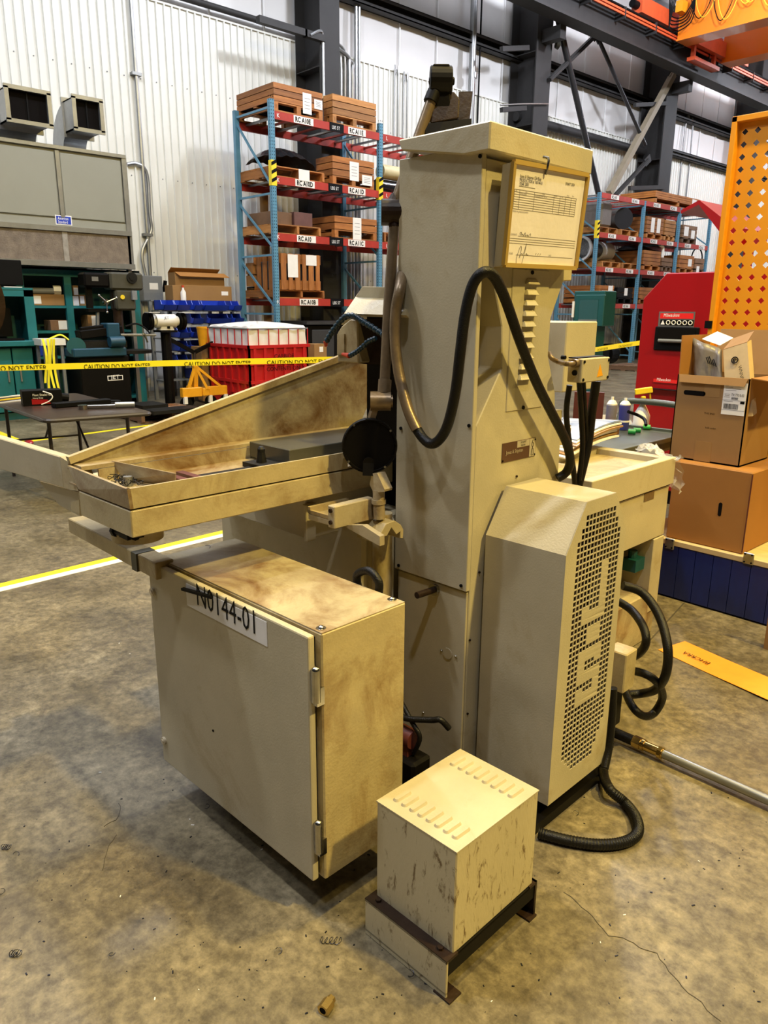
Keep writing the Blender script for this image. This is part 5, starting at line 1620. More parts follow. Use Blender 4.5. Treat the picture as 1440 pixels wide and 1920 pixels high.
# yellow lifting frame dolly
YX = -11.15
yz_ = lambda px, py, dx=0: W(px, py, x=YX + dx)
yd = thing('lifting_frame', 'yellow orange pyramid lifting frame on casters beside the red container', 'dolly', (YX, yz_(370, 750).y, 0))
ap = yz_(366, 686)
zb3 = yz_(368, 733).z
yl, yr_ = yz_(340, 735).y, yz_(424, 735).y
ymid = (yl + yr_) / 2
part('base_beam', MB().box(YX - .05, yl, zb3 - .09, YX + .05, ymid - .06, zb3 + .06), YELLOWORANGE, yd, bevel=.008)
part('base_beam', MB().box(YX - .05, ymid + .06, zb3 - .09, YX + .05, yr_, zb3 + .06), YELLOWORANGE, yd, bevel=.008)
part('cross_beam', MB().box(YX - .5, ymid - .06, zb3 - .08, YX + .08, ymid + .06, zb3 + .04), YELLOWORANGE, yd, bevel=.008)
part('mast', MB().bar((YX - .05, ap.y, zb3), ap, .07, .07), YELLOWORANGE, yd)
for q_ in ((YX + .02, yl + .12, zb3 + .05), (YX + .03, yr_ - .12, zb3 + .05), (YX + .08, ymid + .02, zb3 + .03), (YX - .45, ymid, zb3 + .03)):
    part('strut', MB().bar(q_, ap, .04, .04), YELLOWORANGE, yd)
for yy in (yl + .04, ymid + .08, yr_ - .04):
    c_ = part('caster_fork', MB().box(YX + .02, yy - .03, .1, YX + .07, yy + .03, zb3 - .08), WHITEPAINT, yd)
    part('caster_wheel', MB().cyl((YX - .02, yy + .05, .10), (YX - .07, yy + .07, .10), .10, n=18), INK, c_, smooth=True)
part('tail_wheel', MB().cyl((YX - .5, ymid - .03, .10), (YX - .5, ymid + .03, .10), .10, n=16).box(YX - .53, ymid - .04, .1, YX - .47, ymid + .04, zb3 - .07), INK, yd)


def pallet(name, c, w, d_, label, m=WOODD, rot=0.0, cat='pallet', group=None, h=.14):
    """flat pallet, w along y, d along x; its deck boards and stringers are parts"""
    t = thing(name, label, cat, (0, 0, 0), rot, group, loc=Vector((c[0], c[1], c[2])))
    for s_ in (-1, 0, 1):
        piece('stringer', m, t, (0, s_ * (w / 2 - .03), h / 2), (d_, .05, h - .04))
    nbd = 6
    for k in range(nbd):
        piece('deck_board', m, t, (-d_ / 2 + d_ * (k + .5) / nbd, 0, h - .01), (d_ / nbd * .8, w, .02))
    for k in (0, 2.5, 5):
        piece('deck_board', m, t, (-d_ / 2 + d_ * (k + .5) / nbd, 0, .01), (d_ / nbd * .8, w, .02))
    return t


pq = W(300, 775, z=0)
pallet('floor_pallet', (-10.6, 5.15, 0), 1.0, .9, 'worn brown pallet on the floor before the bandsaw', WOODD)
single('steel_plate', MB().box(-10.3, 4.75, .141, -9.95 + .0, 5.5, .19).box(-10.9, 4.8, .141, -10.4, 5.2, .22), CASTIRON, 'dark steel offcuts lying on the worn brown pallet', 'plate', (-10.4, 5.1, .141))
pallet('floor_pallet', (-10.9, 6.05 - .62, 0), .3, .3, 'short wooden block pallet next to the yellow lifting frame', WOOD)

# brown folding table with its load
N_, E_ = W(85, 786, z=.74), W(284, 772, z=.74)
dl_ = Vector((-1, .035, 0)).normalized()
ft_ = thing('folding_table', 'dark brown folding table with tube legs', 'table', (N_.lerp(E_, .5) + dl_ * .9).xy.to_3d())
cs = [N_, E_, E_ + dl_ * 1.85, N_ + dl_ * 1.85]
rp = []
for i in range(4):
    a, b, c = cs[i - 1], cs[i], cs[(i + 1) % 4]
    u_, v_ = (a - b).normalized(), (c - b).normalized()
    for k in range(5):
        t_ = k / 4
        rp.append(b + u_ * .07 * (1 - t_) ** 2 + v_ * .07 * t_ ** 2)
part('table_top', MB().plate([p - Vector((0, 0, .035)) for p in rp], (0, 0, .035)), TABLETOP, ft_)
part('edge_band', MB().tube([p - Vector((0, 0, .018)) for p in rp + rp[:1]], .018, n=6, sub=1), LEGBROWN, ft_)
for s_ in (.28, 1.55):
    a_, b_ = N_.lerp(E_, .12) + dl_ * s_, N_.lerp(E_, .88) + dl_ * s_
    for q_ in (a_, b_):
        part('leg', MB().cyl((q_.x, q_.y, 0), (q_.x, q_.y, .705), .016, n=10), LEGBROWN, ft_, smooth=True)
    m_ = (a_ + b_) / 2
    part('leg_brace', MB().cyl((a_.x, a_.y, .35), (b_.x, b_.y, .35), .010, n=8), LEGBROWN, ft_)
    part('leg_brace', MB().cyl((m_.x, m_.y, .35), (m_.x + (dl_.x * .35 if s_ < 1 else -dl_.x * .35), m_.y, .70), .010, n=8), LEGBROWN, ft_)
tz = .741
p0, p1 = W(44, 762, z=tz), W(118, 758, z=tz)
dv = (p1 - p0).normalized(); nv = Vector((-dv.y, dv.x, 0))
t = thing('black_box', 'black and red printed box with white swoosh on the folding table', 'box', (p0 + p1) / 2)
L_ = (p1 - p0).length
Hb = .135
part('carton', MB().plate([p0, p1, p1 + nv * .16, p0 + nv * .16], (0, 0, Hb)), INK, t, bevel=.003)
up_ = Vector((0, 0, 1))
part('red_band', MB().plate([p0 + dv * L_ * .22 + up_ * .012, p0 + dv * L_ * .70 + up_ * .012, p0 + dv * L_ * .62 + up_ * .05, p0 + dv * L_ * .22 + up_ * .06], -nv * .002), REDCHEST, t)
part('white_swoosh', MB().tube([p0 + dv * L_ * .45 + up_ * .008 - nv * .003, p0 + dv * L_ * .66 + up_ * .035 - nv * .003, p0 + dv * L_ * .75 + up_ * .07 - nv * .003, p0 + dv * L_ * .70 + up_ * .10 - nv * .003, p0 + dv * L_ * .52 + up_ * .125 - nv * .003], .005, n=6), WHITEINK, t)
text('Fleet Shield HD', .030, p0 + dv * L_ * .25 + up_ * .085 - nv * .002, dv, up_, WHITEINK, t, sx=.85)
text('Heavy Duty', .018, p0 + dv * L_ * .25 + up_ * .062 - nv * .003, dv, up_, WHITEINK, t)
part('end_flap', MB().cyl(p1 + nv * .05 + up_ * .06, p1 + nv * .05 + dv * .06 + up_ * .05, .04, n=12), INK, t)
a_, b_ = W(100, 765, z=tz), W(205, 756, z=tz)
g = MB(); g.bar(a_ + up_ * .022, b_ + up_ * .022, .09, .044); g.bar(b_ + up_ * .02, b_ + (b_ - a_).normalized() * .10 + up_ * .012, .06, .02)
single('black_tool_case', g, INK, 'flat black tool case lying on the folding table', 'case', (a_ + b_) / 2, bevel=.006)
a_, b_ = W(156, 767, z=tz), W(253, 764, z=tz)
t = thing('torque_wrench', 'silver torque wrench with ratchet head lying on the folding table', 'wrench', (a_ + b_) / 2)
d_ = (b_ - a_).normalized()
part('head', MB().cyl(a_ + up_ * .001, a_ + up_ * .035, .045, n=18), CHROME, t, smooth=True)
part('shaft', MB().bar(a_ + up_ * .02, a_.lerp(b_, .65) + up_ * .02, .05, .03), CHROME, t, bevel=.006)
part('grip', MB().cyl(a_.lerp(b_, .62) + up_ * .027, b_ + up_ * .027, .026, n=14), GALV, t, smooth=True)
for k in range(3):
    a_ = W(-5, 757 - 5 * k, z=tz + .012 * k)
    b_ = W(42, 752 - 5 * k, z=tz + .012 * k)
    g = MB(); g.plate([a_, b_, b_ + Vector((-.1, .22, 0)), a_ + Vector((-.1, .22, 0))], (0, 0, .011))
    single('paper_wad', g, (WHITEP, YELLOWP, WHITEP)[k], ('white folded sheet at the bottom of the papers on the folding table', 'yellow folded sheet among the papers on the folding table', 'white folded sheet on top of the papers on the folding table')[k], 'paper', (a_ + b_) / 2)
rd = W(55, 834, z=0)
single('red_rag', MB().ball((rd.x, rd.y, .03), .03, n=10, sc=(3.2, 1.5, 1)), REDCHEST, 'small red rag on the floor under the folding table', 'rag', (rd.x, rd.y, 0), smooth=True)

# dark round flywheel cut by the edge of the picture
p = W(-101, 565, x=-6.6)
t = thing('machine_flywheel', 'dark brown round flywheel on a stand beside the folding table', 'flywheel', (p.x, p.y, 0))
part('wheel', MB().lathe([(.36, -.06), (.40, -.05), (.40, .05), (.36, .06), (.10, .03)], p, (1, -.2, 0), n=36), BROWNSTEEL, t, smooth=True)
part('stand', MB().box(p.x - .12, p.y - .25, 0, p.x + .05, p.y - .05, p.z), BLACKPART, t)

# caution tape stretched across
TX = -7.0
tape = thing('caution_tape', 'yellow caution tape stretched across the bay behind the grinder table', 'tape', (TX, 5, .95))
tp = [(-60, 691), (60, 688.5), (160, 686), (300, 681.5), (450, 678), (600, 675), (760, 671)]
g = MB()
vs, fs_ = [], []
for i, (px, py) in enumerate(tp):
    a_ = W(px, py - 5.6, x=TX); b_ = W(px, py + 5.6, x=TX)
    vs += [a_, b_]
    if i:
        fs_.append((2 * i - 2, 2 * i - 1, 2 * i + 1, 2 * i))
g.add(vs, fs_)
o = part('tape_band', g, TAPEY, tape)
s_ = o.modifiers.new('s', 'SOLIDIFY'); s_.thickness = .002
for px, py, s in ((-10, 693.3, 'DO NOT ENTER'), (157, 689.8, 'CAUTION DO NOT ENTER'), (345, 684.5, 'CAUTION DO NOT ENTER'), (500, 681.2, 'CAUTION DO NOT ENTER')):
    a_ = W(px, py, x=TX + .004); b_ = W(px + 100, py - 2.4, x=TX + .004)
    w_ = (W(px + (140 if len(s) > 15 else 108), py, x=TX) - W(px, py, x=TX)).length
    o = text(s, .060, a_ - Vector((0, 0, .012)), b_ - a_, (0, 0, 1), INK, tape, sx=1.0, clip=W(px, py + 1.6, x=TX))
    xs = [v.co.dot((b_ - a_).normalized()) for v in o.data.vertices]
    k = w_ * .88 / (max(xs) - min(xs))
    d_ = (b_ - a_).normalized(); base = (a_ - ORG[tape.name])
    for v in o.data.vertices:
        rel = Vector(v.co) - base
        v.co = Vector(v.co) + d_ * (rel.dot(d_) * (k - 1))
# ================================================================== pallet racks and their loads
LZ = [4.94, 3.885, 2.925, 1.785]
RB = RX - 1.22


def rack(ys, lz, top, label):
    t = thing('pallet_rack', label, 'rack', ((RX + RB) / 2, (ys[0] + ys[-1]) / 2, 0))
    for yi, y in enumerate(ys):
        for x in (RX - .04, RB + .04):
            u = part('upright', MB().box(x - .04, y - .045, 0, x + .04, y + .045, top), BLUEUP, t)
            if x > RB + .5:
                g = MB()
                for k in range(int(top / .055)):
                    for dy in (-.022, .022):
                        z = .1 + k * .055
                        g.add([(x + .0408, y + dy - .008, z), (x + .0408, y + dy, z - .016), (x + .0408, y + dy + .008, z), (x + .0408, y + dy, z + .016)], [(0, 1, 2, 3)])
                    z = .1 + k * .055
                    g.add([(x + .02, y - .0458, z), (x + .012, y - .0458, z - .016), (x + .004, y - .0458, z), (x + .012, y - .0458, z + .016)], [(0, 1, 2, 3)])
                part('perforations', g, DARK, u, kind='stuff')
        zz = [.3, 1.5, 2.55, 3.6, top - .12]
        for k, z in enumerate(zz):
            part('frame_strut', MB().bar((RX - .06, y, z), (RB + .06, y, z), .03, .035), BLUEUP, t)
            if k < 4:
                part('frame_diagonal', MB().bar((RB + .06, y, zz[k + 1] - .1), (RX - .06, y, z + .1), .03, .035), BLUEUP, t)
    for i in range(len(ys) - 1):
        a, b = ys[i] + .045, ys[i + 1] - .045
        for z in lz:
            part('front_beam', MB().box(RX - .055, a, z - .13, RX - .005, b, z), REDBEAM, t)
            part('rear_beam', MB().box(RB + .005, a, z - .13, RB + .055, b, z), REDBEAM, t)
            for k in range(7):
                piece('deck_bar', REDBEAM if k % 2 else GALV, t, ((RX + RB) / 2, a + (b - a) * (k + .5) / 7, z - .035), (RX - RB - .12, .06, .03))
    return t


def beam_label(t, y, z, s, w=.44):
    part('label_plate', MB().box(RX - .004, y, z - .125, RX, y + w, z - .005), WHITEP, t)
    text(s, .115, (RX + .001, y + .03, z - .105), (0, 1, 0), (0, 0, 1), INK, t, sx=.80, bold=.035)


def beam_tag(t, y, z, s='LBS 5T'):
    part('capacity_plate', MB().box(RX - .004, y, z - .14, RX + .001, y + .34, z + .01), INK, t)
    text(s, .085, (RX + .002, y + .05, z - .10), (0, 1, 0), (0, 0, 1), WHITEINK, t, sx=.8)


YK, YL, YM = W(513, 300, x=RX).y, W(714.5, 300, x=RX).y, 0
YM = 2 * YL - YK
rl = rack([YK, YL, YM], LZ, 5.12, 'blue and red pallet rack carrying the crates labelled A10 and A11')
yw = lambda px, py: W(px, py, x=RX).y
for z, py, a, b, tg, s1, s2 in ((LZ[0], 230, 551, 653, 618, 'RC A10E', 'RC A11E'), (LZ[1], 345, 554, 653, 616, 'RC A10D', 'RC A11D'), (LZ[2], 447, 557, 653, 618, 'RC A10', 'RC A11C'), (LZ[3], 566, 562, None, 620, 'RC A10B', None)):
    beam_label(rl, yw(a, py), z, s1)
    beam_tag(rl, yw(tg, py), z)
    if s2:
        beam_label(rl, yw(b, py), z, s2)
    text('K', .10, (RX, yw(519, py), z - .10), (0, 1, 0), (0, 0, 1), WHITEINK, rl)
    text('L', .10, (RX, yw(724, py), z - .10), (0, 1, 0), (0, 0, 1), WHITEINK, rl)
BYEL = mat('hazard_stripe_yellow', (.80, .60, .02), .5)
for y, z in ((YK, 3.72), (YL, 3.72)):
    o = part('hazard_guard', MB().box(RX - .085, y - .055, z, RX + .006, y + .055, z + .42), BYEL, rl)
    for k in range(3):
        zz = z + .04 + k * .14
        part('hazard_stripe', MB().plate([(RX + .007, y - .055, zz), (RX + .007, y + .055, zz + .06), (RX + .007, y + .055, zz + .12), (RX + .007, y - .055, zz + .06)], (.001, 0, 0)), INK, o)


def crate(y0, y1, x0, x1, z0, z1, label, m=WOOD, n=3, pal=.16, papers=(), group='wooden crates on the rack', fine=True, name='wooden_crate'):
    t = thing(name, label, 'crate', ((x0 + x1) / 2, (y0 + y1) / 2, z0), group=group)
    zb = z0 + pal
    h = (z1 - zb) / n
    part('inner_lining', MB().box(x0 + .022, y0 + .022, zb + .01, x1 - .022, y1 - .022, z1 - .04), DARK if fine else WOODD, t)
    if fine:
        for k in range(n):
            zc, hh_ = zb + h * (k + .5), h * .88
            piece('plank', m, t, (x1 - .01, (y0 + y1) / 2, zc), (.02, y1 - y0, hh_))
            piece('plank', m, t, ((x0 + x1) / 2, y0 + .01, zc), (x1 - x0 - .04, .02, hh_))
            piece('plank', m, t, (x0 + .01, (y0 + y1) / 2, zc), (.02, y1 - y0, hh_))
            piece('plank', m, t, ((x0 + x1) / 2, y1 - .01, zc), (x1 - x0 - .04, .02, hh_))
        for yy in (y0 + .045, (y0 + y1) / 2, y1 - .045):
            piece('pallet_block', m, t, (x1 - .05, yy, z0 + pal / 2), (.1, .09, pal - .045))
            piece('pallet_block', m, t, (x0 + .05, yy, z0 + pal / 2), (.1, .09, pal - .045))
        for xx in (x1 - .05, (x0 + x1) / 2, x0 + .05):
            piece('deck_board', m, t, (xx, (y0 + y1) / 2, z0 + .012), (.1, y1 - y0, .022))
            piece('deck_board', m, t, (xx, (y0 + y1) / 2, z0 + pal - .012), (.1, y1 - y0, .022))
        for yy in (y0 + .045, y1 - .045):
            piece('stringer', m, t, ((x0 + x1) / 2, yy, z0 + pal * .5), (x1 - x0, .04, pal * .45))
    else:
        g = MB()
        for k in range(n):
            g.box(x0, y0, zb + h * k + h * .05, x1, y1, zb + h * (k + .93))
        part('slatted_body', g, m, t)
        g = MB()
        for yy in (y0 + .05, (y0 + y1) / 2, y1 - .05):
            g.box(x0, yy - .05, z0, x1, yy + .05, z0 + pal)
        g.box(x0, y0, z0 + pal - .03, x1, y1, z0 + pal).box(x0, y0, z0, x1, y1, z0 + .02)
        part('pallet', g, m, t)
    for (u0, v0, u1, v1) in papers:
        o = part('paper_tag', MB().box(x1 + .001, y0 + (y1 - y0) * u0, z0 + (z1 - z0) * v0, x1 + .005, y0 + (y1 - y0) * u1, z0 + (z1 - z0) * v1), WHITEP, t)
        if fine:
            g = MB()
            for k in range(4):
                vv = v0 + (v1 - v0) * (.25 + .16 * k)
                g.box(x1 + .005, y0 + (y1 - y0) * (u0 + .2 * (u1 - u0)), z0 + (z1 - z0) * vv, x1 + .0055, y0 + (y1 - y0) * (u1 - .2 * (u1 - u0)), z0 + (z1 - z0) * vv + .008)
            part('print_lines', g, INKGREY, o)
    return t


def crate_px(pl, pr, pt, pb, lz, label, **k):
    y0, y1 = W(pl, pt, x=RX).y, W(pr, pt, x=RX).y
    return crate(y0, y1, max(W(pb, pt, y=y0).x, RB - .05), RX - .01, lz + .002, W(pl, pt, x=RX).z, label, **k)


crate_px(513, 605, 152, 442, LZ[0], 'large slatted crate with two paper tags on the top beam at RC A10E', papers=((.58, .12, .76, .86), (.82, .38, .99, .72)))
b_ = crate_px(624, 706, 174, 606, LZ[0], 'slatted crate under a pale wrapped bundle at the top beam RC A11E', m=WOODB)
ya, yb2 = W(624, 180, x=RX).y, W(690, 180, x=RX).y
zt = W(624, 174, x=RX).z
g = MB(); g.grid(14, 8, lambda u, v: Vector((RX - .15 - .8 * v, ya + .02 + (yb2 - ya) * u, zt - .03 + .14 * (math.sin(math.pi * u) ** .6 if 0 < u < 1 else 0) * (math.sin(math.pi * v) ** .6 if 0 < v < 1 else 0) + .02 * math.sin(u * 19) * math.sin(v * 7))))
single('wrapped_bundle', g, TARP, 'pale wrapped bundle lying in the crate above RC A11E', 'bundle', (RX - .5, (ya + yb2) / 2, zt - .03), smooth=True)
crate_px(624, 702, 290, 592, LZ[1], 'slatted crate with printed sheet and note above the label RC A11D', papers=((.40, .22, .62, .88), (.70, .12, .95, .48)))
crate_px(628, 707, 403, 583, LZ[2], 'slatted crate with a long vertical paper strip above RC A11C', papers=((.42, .0, .62, .98),), n=2)
# pallet with black wrapped roll
ya, yb2 = W(516, 330, x=RX).y, W(611, 340, x=RX).y
pallet('rack_pallet', ((RX + RB) / 2, (ya + yb2) / 2, LZ[1] + .002), yb2 - ya, 1.15, 'pallet under the black wrapped roll above RC A10D', WOOD, h=.18)
zz = LZ[1] + .184
g = MB(); g.grid(26, 12, lambda u, v: Vector((RX - .08 - .95 * v, ya + .05 + (yb2 - ya - .1) * u, zz + .38 * max(0, math.sin(math.pi * min(1, u * 1.12 + .04))) ** .28 * max(0, math.sin(math.pi * (.06 + .88 * v))) ** .4 + .012 * math.sin(u * 31 + v * 9))))
single('wrapped_roll', g, BLACKFILM, 'roll of goods wrapped in shiny black plastic film on its pallet', 'roll', ((RX + RB) / 2, (ya + yb2) / 2, zz), smooth=True)
single('note_card', MB().box(RX + .002, W(560, 330, x=RX).y, LZ[1] - .02, RX + .006, W(580, 330, x=RX).y, LZ[1] + .17), WHITEP, 'handwritten white card on the beam above RC A10D', 'card', (RX, W(560, 330, x=RX).y, LZ[1] - .02))
yq = W(455, 325, y=None, x=RX - .9).y
single('egg_crate_tray', MB().box(RX - 1.15, YK - .02 + .1, zz, RX - 1.02 + .9, YK + .08 + .1, zz + .02), CARDDARK, 'flat brown tray at the end of the pallet with the black roll', 'tray', (RX - .6, YK + .1, zz))
# pallet with flat dark boxes
ya, yb2 = W(519, 436, x=RX).y, W(607, 445, x=RX).y
pallet('rack_pallet', ((RX + RB) / 2 - .03, (ya + yb2) / 2, LZ[2] + .002), yb2 - ya, 1.12, 'pallet under the flat dark boxes above RC A10', WOODB, h=.17)
zz = LZ[2] + .174
single('dark_flat_box', MB().box(RX - 1.0, ya + .02, zz, RX - .2, (ya + yb2) / 2 - .05, zz + .22), WOODD, 'flat dark brown wooden box beside the rack upright marked K', 'box', (RX - .6, ya + .3, zz), bevel=.005)
single('dark_flat_box', MB().box(RX - 1.0, (ya + yb2) / 2 - .03, zz, RX - .15, yb2 - .15, zz + .24), mat('dark_maroon_wood', (.13, .055, .045), .6, var=.3, vscale=5), 'flat maroon box next to the slatted crate above RC A10', 'box', (RX - .6, yb2 - .5, zz), bevel=.005)
# upright slat crate on the lowest beam
ya, yb2 = W(523, 540, x=RX).y, W(612, 545, x=RX).y
pallet('rack_pallet', ((RX + RB) / 2, (ya + yb2) / 2, LZ[3] + .002), yb2 - ya, 1.12, 'pallet under the upright slat crate above RC A10B', WOOD, h=.15)
zz = LZ[3] + .154
z1 = W(527, 474, x=RX).z
y0c, y1c = W(527, 500, x=RX).y, W(604, 505, x=RX).y
t = thing('slat_crate', 'orange crate of upright slats with two paper notes above RC A10B', 'crate', (RX - .4, (y0c + y1c) / 2, zz))
for k in range(6):
    piece('upright_slat', WOOD, t, (RX - .04, y0c + (y1c - y0c) * (k + .5) / 6, (zz + z1) / 2), (.02, (y1c - y0c) / 6 * (.55 if k % 2 else .72), z1 - zz))
for k in range(4):
    piece('upright_slat', WOOD, t, (RX - .15 - .2 * k, y0c + .01, (zz + z1) / 2), (.12, .02, z1 - zz))
for z in (zz + .09, z1 - .09):
    piece('rail', WOOD, t, (RX - .06, (y0c + y1c) / 2, z), (.02, y1c - y0c, .17))
    piece('rail', WOOD, t, (RX - .9, (y0c + y1c) / 2, z), (.02, y1c - y0c, .17))
    piece('rail', WOOD, t, (RX - .48, y1c - .01, z), (.84, .02, .17))
part('cargo', MB().box(RX - .85, y0c + .08, zz + .005, RX - .12, y1c - .08, z1 - .12), mat('blue_grey_film', (.05, .06, .085), .35), t, bevel=.03)
for a, b, c, d in ((.18, .35, .42, .98), (.62, .70, .88, .99)):
    part('paper_tag', MB().box(RX - .028, y0c + (y1c - y0c) * a, zz + (z1 - zz) * b, RX - .024, y0c + (y1c - y0c) * c, zz + (z1 - zz) * d), WHITEP, t)
# small crate at the rear of that pallet seen past the upright
q0 = W(470, 520, x=RX - .95)
t = crate(YK + .08, YK + .46, RX - 1.16, RX - .92, zz, zz + .52, 'small pale crate at the rear of the pallet above RC A10B', m=WOODB, n=2, pal=.06, fine=False)
# second bay of the left rack: rolls partly hidden by the grinder column
g = MB(); yq = YL + .2
single('fabric_roll', MB().cyl((RX - .25, yq, LZ[1] + .42), (RX - .25, YM - .2, LZ[1] + .42), .14, n=18), TARP, 'pale yellow roll lying on dark rolls beside the upright marked L', 'roll', (RX - .25, yq, LZ[1] + .28), smooth=True)
single('dark_roll', MB().cyl((RX - .30, yq - .05, LZ[1] + .142), (RX - .30, YM - .2, LZ[1] + .142), .14, n=18), BLACKFILM, 'black wrapped roll lying on the beam beside the upright marked L, the nearer', 'roll', (RX - .3, yq, LZ[1]), smooth=True)
single('dark_roll', MB().cyl((RX - .62, yq - .05, LZ[1] + .142), (RX - .62, YM - .2, LZ[1] + .142), .14, n=18), BLACKFILM, 'black wrapped roll on the beam behind the other black roll', 'roll', (RX - .6, yq, LZ[1]), smooth=True)
pallet('rack_pallet', ((RX + RB) / 2, YL + .75, LZ[2] + .002), 1.2, 1.1, 'pallet beside the upright marked L, just left of the grinder column', WOOD, h=.2)
t = thing('black_chair', 'dark padded swivel chair below the lowest rack beam', 'chair', (RX - .5, YL - .28, 0))
part('seat', MB().ball((RX - .5, YL - .28, 1.12), .30, n=16, sc=(1, 1, .3)), BLACKFILM, t, smooth=True)
part('backrest', MB().ball((RX - .75, YL - .2, 1.36), .28, n=16, sc=(.35, 1, .8)), BLACKFILM, t, smooth=True)
part('stem', MB().cyl((RX - .5, YL - .28, .1), (RX - .5, YL - .28, 1.1), .05, n=10), BLACKPART, t)
part('foot_ring', MB().cyl((RX - .5, YL - .28, 0), (RX - .5, YL - .28, .1), .28, n=18), BLACKPART, t)
t = thing('dark_machine_cabinet', 'dark grey machine cabinet standing on the floor below RC A10B', 'cabinet', (RX - .6, YK + 1.45, 0))
part('body', MB().box(RX - 1.1, YK + .75, 0, RX - .1, YK + 1.9, 1.30), BLACKPART, t, bevel=.02)
part('top_rail', MB().box(RX - 1.1, YK + .7, 1.30, RX - .05, YK + 1.93, 1.36), DARKSTEEL, t)
part('door', MB().box(RX - .1, YK + .85, .1, RX - .08, YK + 1.4, 1.2), DARKSTEEL, t, bevel=.01)
single('cardboard_tube', MB().cyl((RB - .16, YK + .70, 0), (RB - .16, YK + .70, 3.75), .085, n=16), CARD, 'tall cardboard tube standing behind the rack upright marked K', 'tube', (RB - .16, YK + .70, 0), smooth=True)
p = W(600, 655, x=-11.3)
carton('parcel', -11.3, p.y - .13, p.y + .16, 0, W(600, 645, x=-11.3).z, .3, 'cardboard carton between the red container and the wheel head', CARD, (.4, .85, .7, .95))

# ------------------------------------------------------------------ far rack
FYS = [W(1121, 440, x=RX).y, W(1205, 440, x=RX).y, W(1273, 440, x=RX).y, W(1331, 440, x=RX).y]
FZ = [4.66, 3.66, 2.77, 1.80]
rf = rack(FYS, FZ, 4.655, 'blue and red pallet rack further along the wall with pipes and many crates')
for i in range(3):
    for z in FZ:
        a, b = FYS[i], FYS[i + 1]
        for k, s in ((.22, 'RC A15'), (.68, 'RC A16')):
            y = a + (b - a) * k
            part('label_plate', MB().box(RX - .004, y, z - .12, RX, y + .40, z - .01), WHITEP, rf)
            text(s, .10, (RX + .001, y + .03, z - .10), (0, 1, 0), (0, 0, 1), INK, rf, sx=.80, bold=.035)
o = part('hazard_guard', MB().box(RX - .085, FYS[0] - .055, 3.5, RX + .006, FYS[0] + .055, 3.95), BYEL, rf)
for k in range(3):
    zz = 3.54 + k * .14
    part('hazard_stripe', MB().plate([(RX + .007, FYS[0] - .055, zz), (RX + .007, FYS[0] + .055, zz + .06), (RX + .007, FYS[0] + .055, zz + .12), (RX + .007, FYS[0] - .055, zz + .06)], (.001, 0, 0)), INK, o)


def fcr(pl, pr, pt, li, label, **k):
    y0, y1 = W(pl, pt + 15, x=RX).y, W(pr, pt + 15, x=RX).y
    return crate(y0, y1, RB + .05, RX - .02, FZ[li] + .002, W(pl, pt, x=RX).z, label, fine=False, group='crates on the far rack', **k)


fcr(1230, 1316, 356, 0, 'wide low crate on the top beam of the far rack', m=WOOD, n=3, papers=((.80, .3, .9, .9),))
fcr(1214, 1246, 404, 1, 'slatted crate with two paper sheets on the far rack below the top beam', papers=((.25, .3, .45, .95), (.6, .3, .8, .95)), n=4)
fcr(1248, 1268, 411, 1, 'pale slatted crate between the two crates with paper sheets on the far rack', m=WOODB, n=4)
fcr(1281, 1308, 420, 1, 'dark lidded crate with paper sheets, closest to the orange panel on the far rack', m=WOODD, n=3, papers=((.1, .4, .4, .9), (.6, .3, .85, .75)))
fcr(1208, 1240, 468, 2, 'slatted crate under the black bags on the far rack', n=4)
fcr(1242, 1261, 482, 2, 'low brown crate beside the white bent pipe on the far rack', m=WOODD, n=2)
fcr(1275, 1302, 477, 2, 'slatted crate with a paper note beside a hoop on the far rack', n=3, papers=((.6, .4, .85, .8),))
fcr(1304, 1321, 483, 2, 'dark crate with a paper note under the hoop on the far rack', m=WOODD, n=2, papers=((.2, .0, .5, .5),))
fcr(1124, 1152, 534, 3, 'long slatted crate with paper notes on the lowest beam of the far rack', papers=((.2, .1, .5, .7), (.6, .6, .9, .98)), n=3)
fcr(1200, 1226, 538, 3, 'slatted crate half hidden by the red chest on the far rack', n=3)
fcr(1158, 1187, 538, 3, 'black framed crate with a paper note on the lowest beam of the far rack', m=BLACKPART, n=2, papers=((.45, .5, .65, .95),))
for px, py, li, lab in ((1145, 425, 1, 'pallet below the black drum on the far rack'), (1185, 432, 1, 'pallet with a hanging paper note below the black drum on the far rack'), (1150, 493, 2, 'pallet below the big grey pipe on the far rack'), (1187, 497, 2, 'pallet with a small white part on the far rack')):
    pallet('rack_pallet', ((RX + RB) / 2, W(px, py, x=RX).y, FZ[li] + .002), .95, 1.1, lab, WOODB, h=.16)
p = W(1178, 413, x=RX - .3)
single('black_drum', MB().cyl((RX - .12, p.y - .55, FZ[1] + .46), (RX - .95, p.y - .10, FZ[1] + .46), .29, n=24), PIPEBLACK, 'black drum lying on its side on a pallet of the far rack', 'drum', (RX - .5, p.y, FZ[1] + .16), smooth=True)
p = W(1140, 398, x=RX - .3)
g = MB(); g.box(RX - .9, p.y - .5, FZ[1] + .165, RX - .2, p.y + .1, FZ[1] + .85)
single('wrapped_machine', g, GREYPLASTIC, 'grey machine wrapped in film beside the black drum', 'machine', (RX - .5, p.y, FZ[1] + .165), bevel=.08)
g = MB(); yy = FYS[0] + .25
t = thing('flanged_pipe', 'big pipe with pale grey ends and black middle on the far rack', 'pipe', (RX - .4, yy + .5, FZ[2] + .16))
dp_ = Vector((-.12, 1, 0)).normalized(); c0 = Vector((RX - .62, yy - .13, FZ[2] + .50))
part('end_ring', MB().lathe([(.28, .02), (.34, 0), (.34, .10), (.28, .12)], c0, dp_, n=26), PIPEGREY, t, smooth=True)
